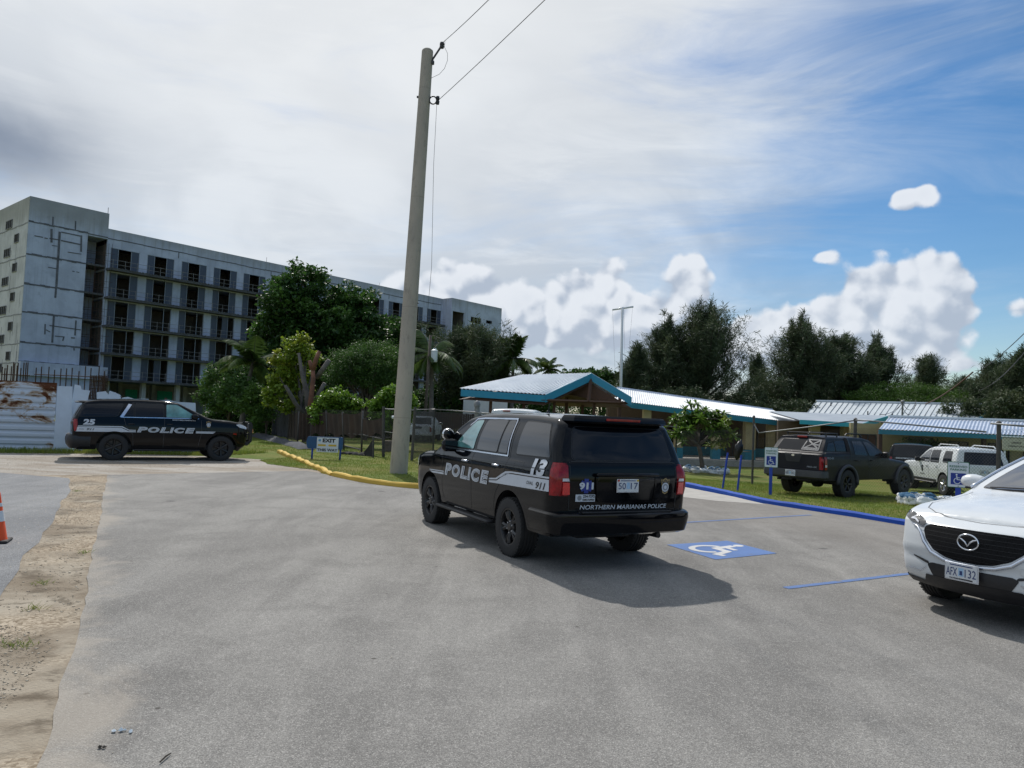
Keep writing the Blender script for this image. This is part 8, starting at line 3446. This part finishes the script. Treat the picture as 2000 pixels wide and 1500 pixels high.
flat_text('THIS WAY', pw * .96, ph * .19, (cx_, -.088, zp0 + ph * .15), ux_, uy_, M['decal_black'], po, .003, 0, .04)
for sx in (-.27, .22):
    mb = MB()
    a_ = V3((cx_ + pw * sx, -.092, cz_ - ph * .03))
    w_, h_ = pw * .19, ph * .10
    mb.poly([a_ + V3((x, 0, z)) for x, z in ((-w_, 0), (-w_ * .7, -h_), (-w_ * .7, -h_ * .62), (w_, -h_ * .62), (w_, h_ * .62), (-w_ * .7, h_ * .62), (-w_ * .7, h_))])
    mb.build('arrow', M['sign_yellow'], po)
mb = MB()
mb.poly([(cx_ - pw * .37 + .05 * math.cos(t), -.092, zp1 - ph * .20 + .045 * math.sin(t)) for t in np.linspace(0, 2 * PI, 13)[:-1]])
mb.build('emblem', simple('poster_blue', (.12, .30, .48), .5, var=.4, scale=30), po)


# ------------------------------------------------------------------ reserved parking signs
def parking_sign(label, base, ztop, face_to, w=.305, h=.457, zb=None):
    d_ = V3((face_to[0] - base.x, face_to[1] - base.y, 0)).normalized()
    ang = math.atan2(d_.y, d_.x) + PI / 2      # local -Y faces the viewer
    root = thing('parking_sign', label, 'sign', base, ang, 'reserved parking signs')
    zt = ztop - base.z
    m_ = MB()
    m_.box((0, .03, (zt - h) / 2 + .1), (.085, .05, zt - h + .3), ch=.008)
    m_.build('post', M['blue_post'], root)
    zc = zt - h / 2
    sh = rpoly([(-w / 2, zc - h / 2), (w / 2, zc - h / 2), (w / 2, zc + h / 2), (-w / 2, zc + h / 2)], .03)
    m_ = MB()
    m_.prism([tuple(q_) for q_ in sh], (0, .004, 0), (0, 0, 0))
    pl = m_.build('panel', M['sign_green'], root)
    m_ = MB()
    m_.prism([tuple(q_) for q_ in grow(sh, -.011)], (0, .002, 0), (0, -.003, 0))
    m_.build('border', M['sign_white'], pl)
    flat_text('RESERVED', w * .80, h * .085, (0, -.0035, zc + h * .315), ux_, uy_, M['sign_green'], pl, .002, 0, .02)
    flat_text('PARKING', w * .72, h * .085, (0, -.0035, zc + h * .195), ux_, uy_, M['sign_green'], pl, .002, 0, .02)
    m_ = MB()
    m_.box((0, -.005, zc - h * .16), (w * .68, .003, h * .44))
    sq_ = m_.build('symbol_field', M['sign_blue'], pl)
    m_ = MB()
    for i, q_ in enumerate(isa_polys(.09)):
        m_.poly([(-w * .27 + p_.x * w * .54, -.0075 - .00002 * i, zc - h * .36 + p_.y * h * .40) for p_ in q_])
    m_.build('symbol', M['sign_white'], sq_)
    m_ = MB()
    for z in (zc + h * .43, zc - h * .44):
        m_.lathe([(.009, -.003), (.006, -.007), (.0, -.008)], (0, -.003, z), 'y', 8)
    m_.build('bolt', M['trim'], pl)
    return root


b_ = gp(1504.5, 966)
b_ = at(1504.5, 966, b_.y)
b_.z = gz(b_.x, b_.y)
parking_sign('reserved parking sign with wheelchair symbol on a blue post left of the grey pickup tailgate', b_, at(1505, 873.5, b_.y).z, (0, 0), .36, .56)
p = at(1872, 902, 13.2)
b_ = V3((p.x, p.y, 0))
parking_sign('reserved parking sign with wheelchair symbol partly behind the bonnet of the white crossover', b_, p.z, (0, 0), .34, .46)

# leaning blue stakes
for (a, b, lab) in (((1411, 954), (1421.5, 884), 'left of two leaning blue stakes in front of the plumeria ring'), ((1440, 959), (1448, 889), 'right of two leaning blue stakes in front of the plumeria ring')):
    p0 = gp(*a)
    p1 = at(b[0], b[1], p0.y)
    mb = MB()
    mb.tube([p0 - V3((0, 0, .05)), p1], .030, 10)
    tag(mb.build('blue_stake', M['blue_post'], smooth=True, sharp=50), lab, 'post', 'leaning blue stakes')

# black cloth hung on the fence by the plumeria
p = at(1442, 880, 24.2)
bm = bmesh.new()
bmesh.ops.create_icosphere(bm, subdivisions=3, radius=1)
for v in bm.verts:
    t = (v.co.z + 1) / 2
    k_ = .35 + .75 * t ** .8 if t < .7 else 1.0 - (t - .7) * 1.2
    v.co = V3((v.co.x * .17 * k_ + .10 * (t - .4), v.co.y * .12 * k_, v.co.z * .34)) * (1 + .08 * math.sin(v.co.x * 9 + v.co.z * 7))
me = bpy.data.meshes.new('black_cloth')
bm.to_mesh(me)
bm.free()
me.materials.append(simple('black_sheet', (.010, .010, .012), .35, var=.3))
me.shade_smooth()
o = bpy.data.objects.new('hanging_cloth', me)
COL.objects.link(o)
o.location = p
tag(o, 'black cloth hanging on the fence right of the plumeria', 'bag')

# ------------------------------------------------------------------ traffic cone at the left edge
p = gp(-11, 1060)
co = thing('traffic_cone', 'orange traffic cone with white band cut by the left edge of the picture', 'traffic cone', p + V3((0, 0, .008)))
co.scale = (.9, .9, .86)
mb = MB()
mb.box((0, 0, .02), (.36, .36, .04), rz=.4, ch=.012)
mb.build('base', M['rubber'], co)
mb = MB()
mb.lathe([(.150, .04), (.142, .06), (.028, .70), (.024, .71), (.0, .71)], axis='z', n=28)
mb.build('body', M['cone_orange'], co, smooth=True, sharp=50)
mb = MB()
mb.lathe([(.102, .30), (.1035, .30), (.0765, .45), (.0750, .45)], axis='z', n=28)
mb.lathe([(.0655, .51), (.067, .51), (.0575, .56), (.056, .56)], axis='z', n=28)
mb.build('reflective_band', M['cone_white'], co, smooth=True, sharp=50)

# cream board with dark lettering at the far right
p = at(1985, 868, 31)
nb = thing('notice_board', 'cream board with two lines of dark lettering under the corrugated roof at the right edge', 'sign', (p.x, p.y, gz(p.x, p.y)), -.55)
g_ = gz(p.x, p.y)
mb = MB()
mb.box((0, 0, p.z - g_), (1.0, .10, .56), ch=.04)
bd = mb.build('board', simple('cream_board', (.42, .43, .33), .6, var=.1), nb)
mb = MB()
mb.box((0, 0, p.z - g_ + .31), (1.06, .16, .05), ch=.01)
for x in (-.4, .4):
    mb.box((x, .02, (p.z - g_) / 2), (.06, .06, p.z - g_))
mb.build('frame', M['sign_white'], nb)
flat_text('OFFICE', .34, .07, (0, -.052, p.z - g_ + .06), ux_, uy_, M['decal_black'], bd, .003, 0, .03)
flat_text('PARKING ONLY', .56, .06, (0, -.052, p.z - g_ - .08), ux_, uy_, M['decal_black'], bd, .003, 0, .03)
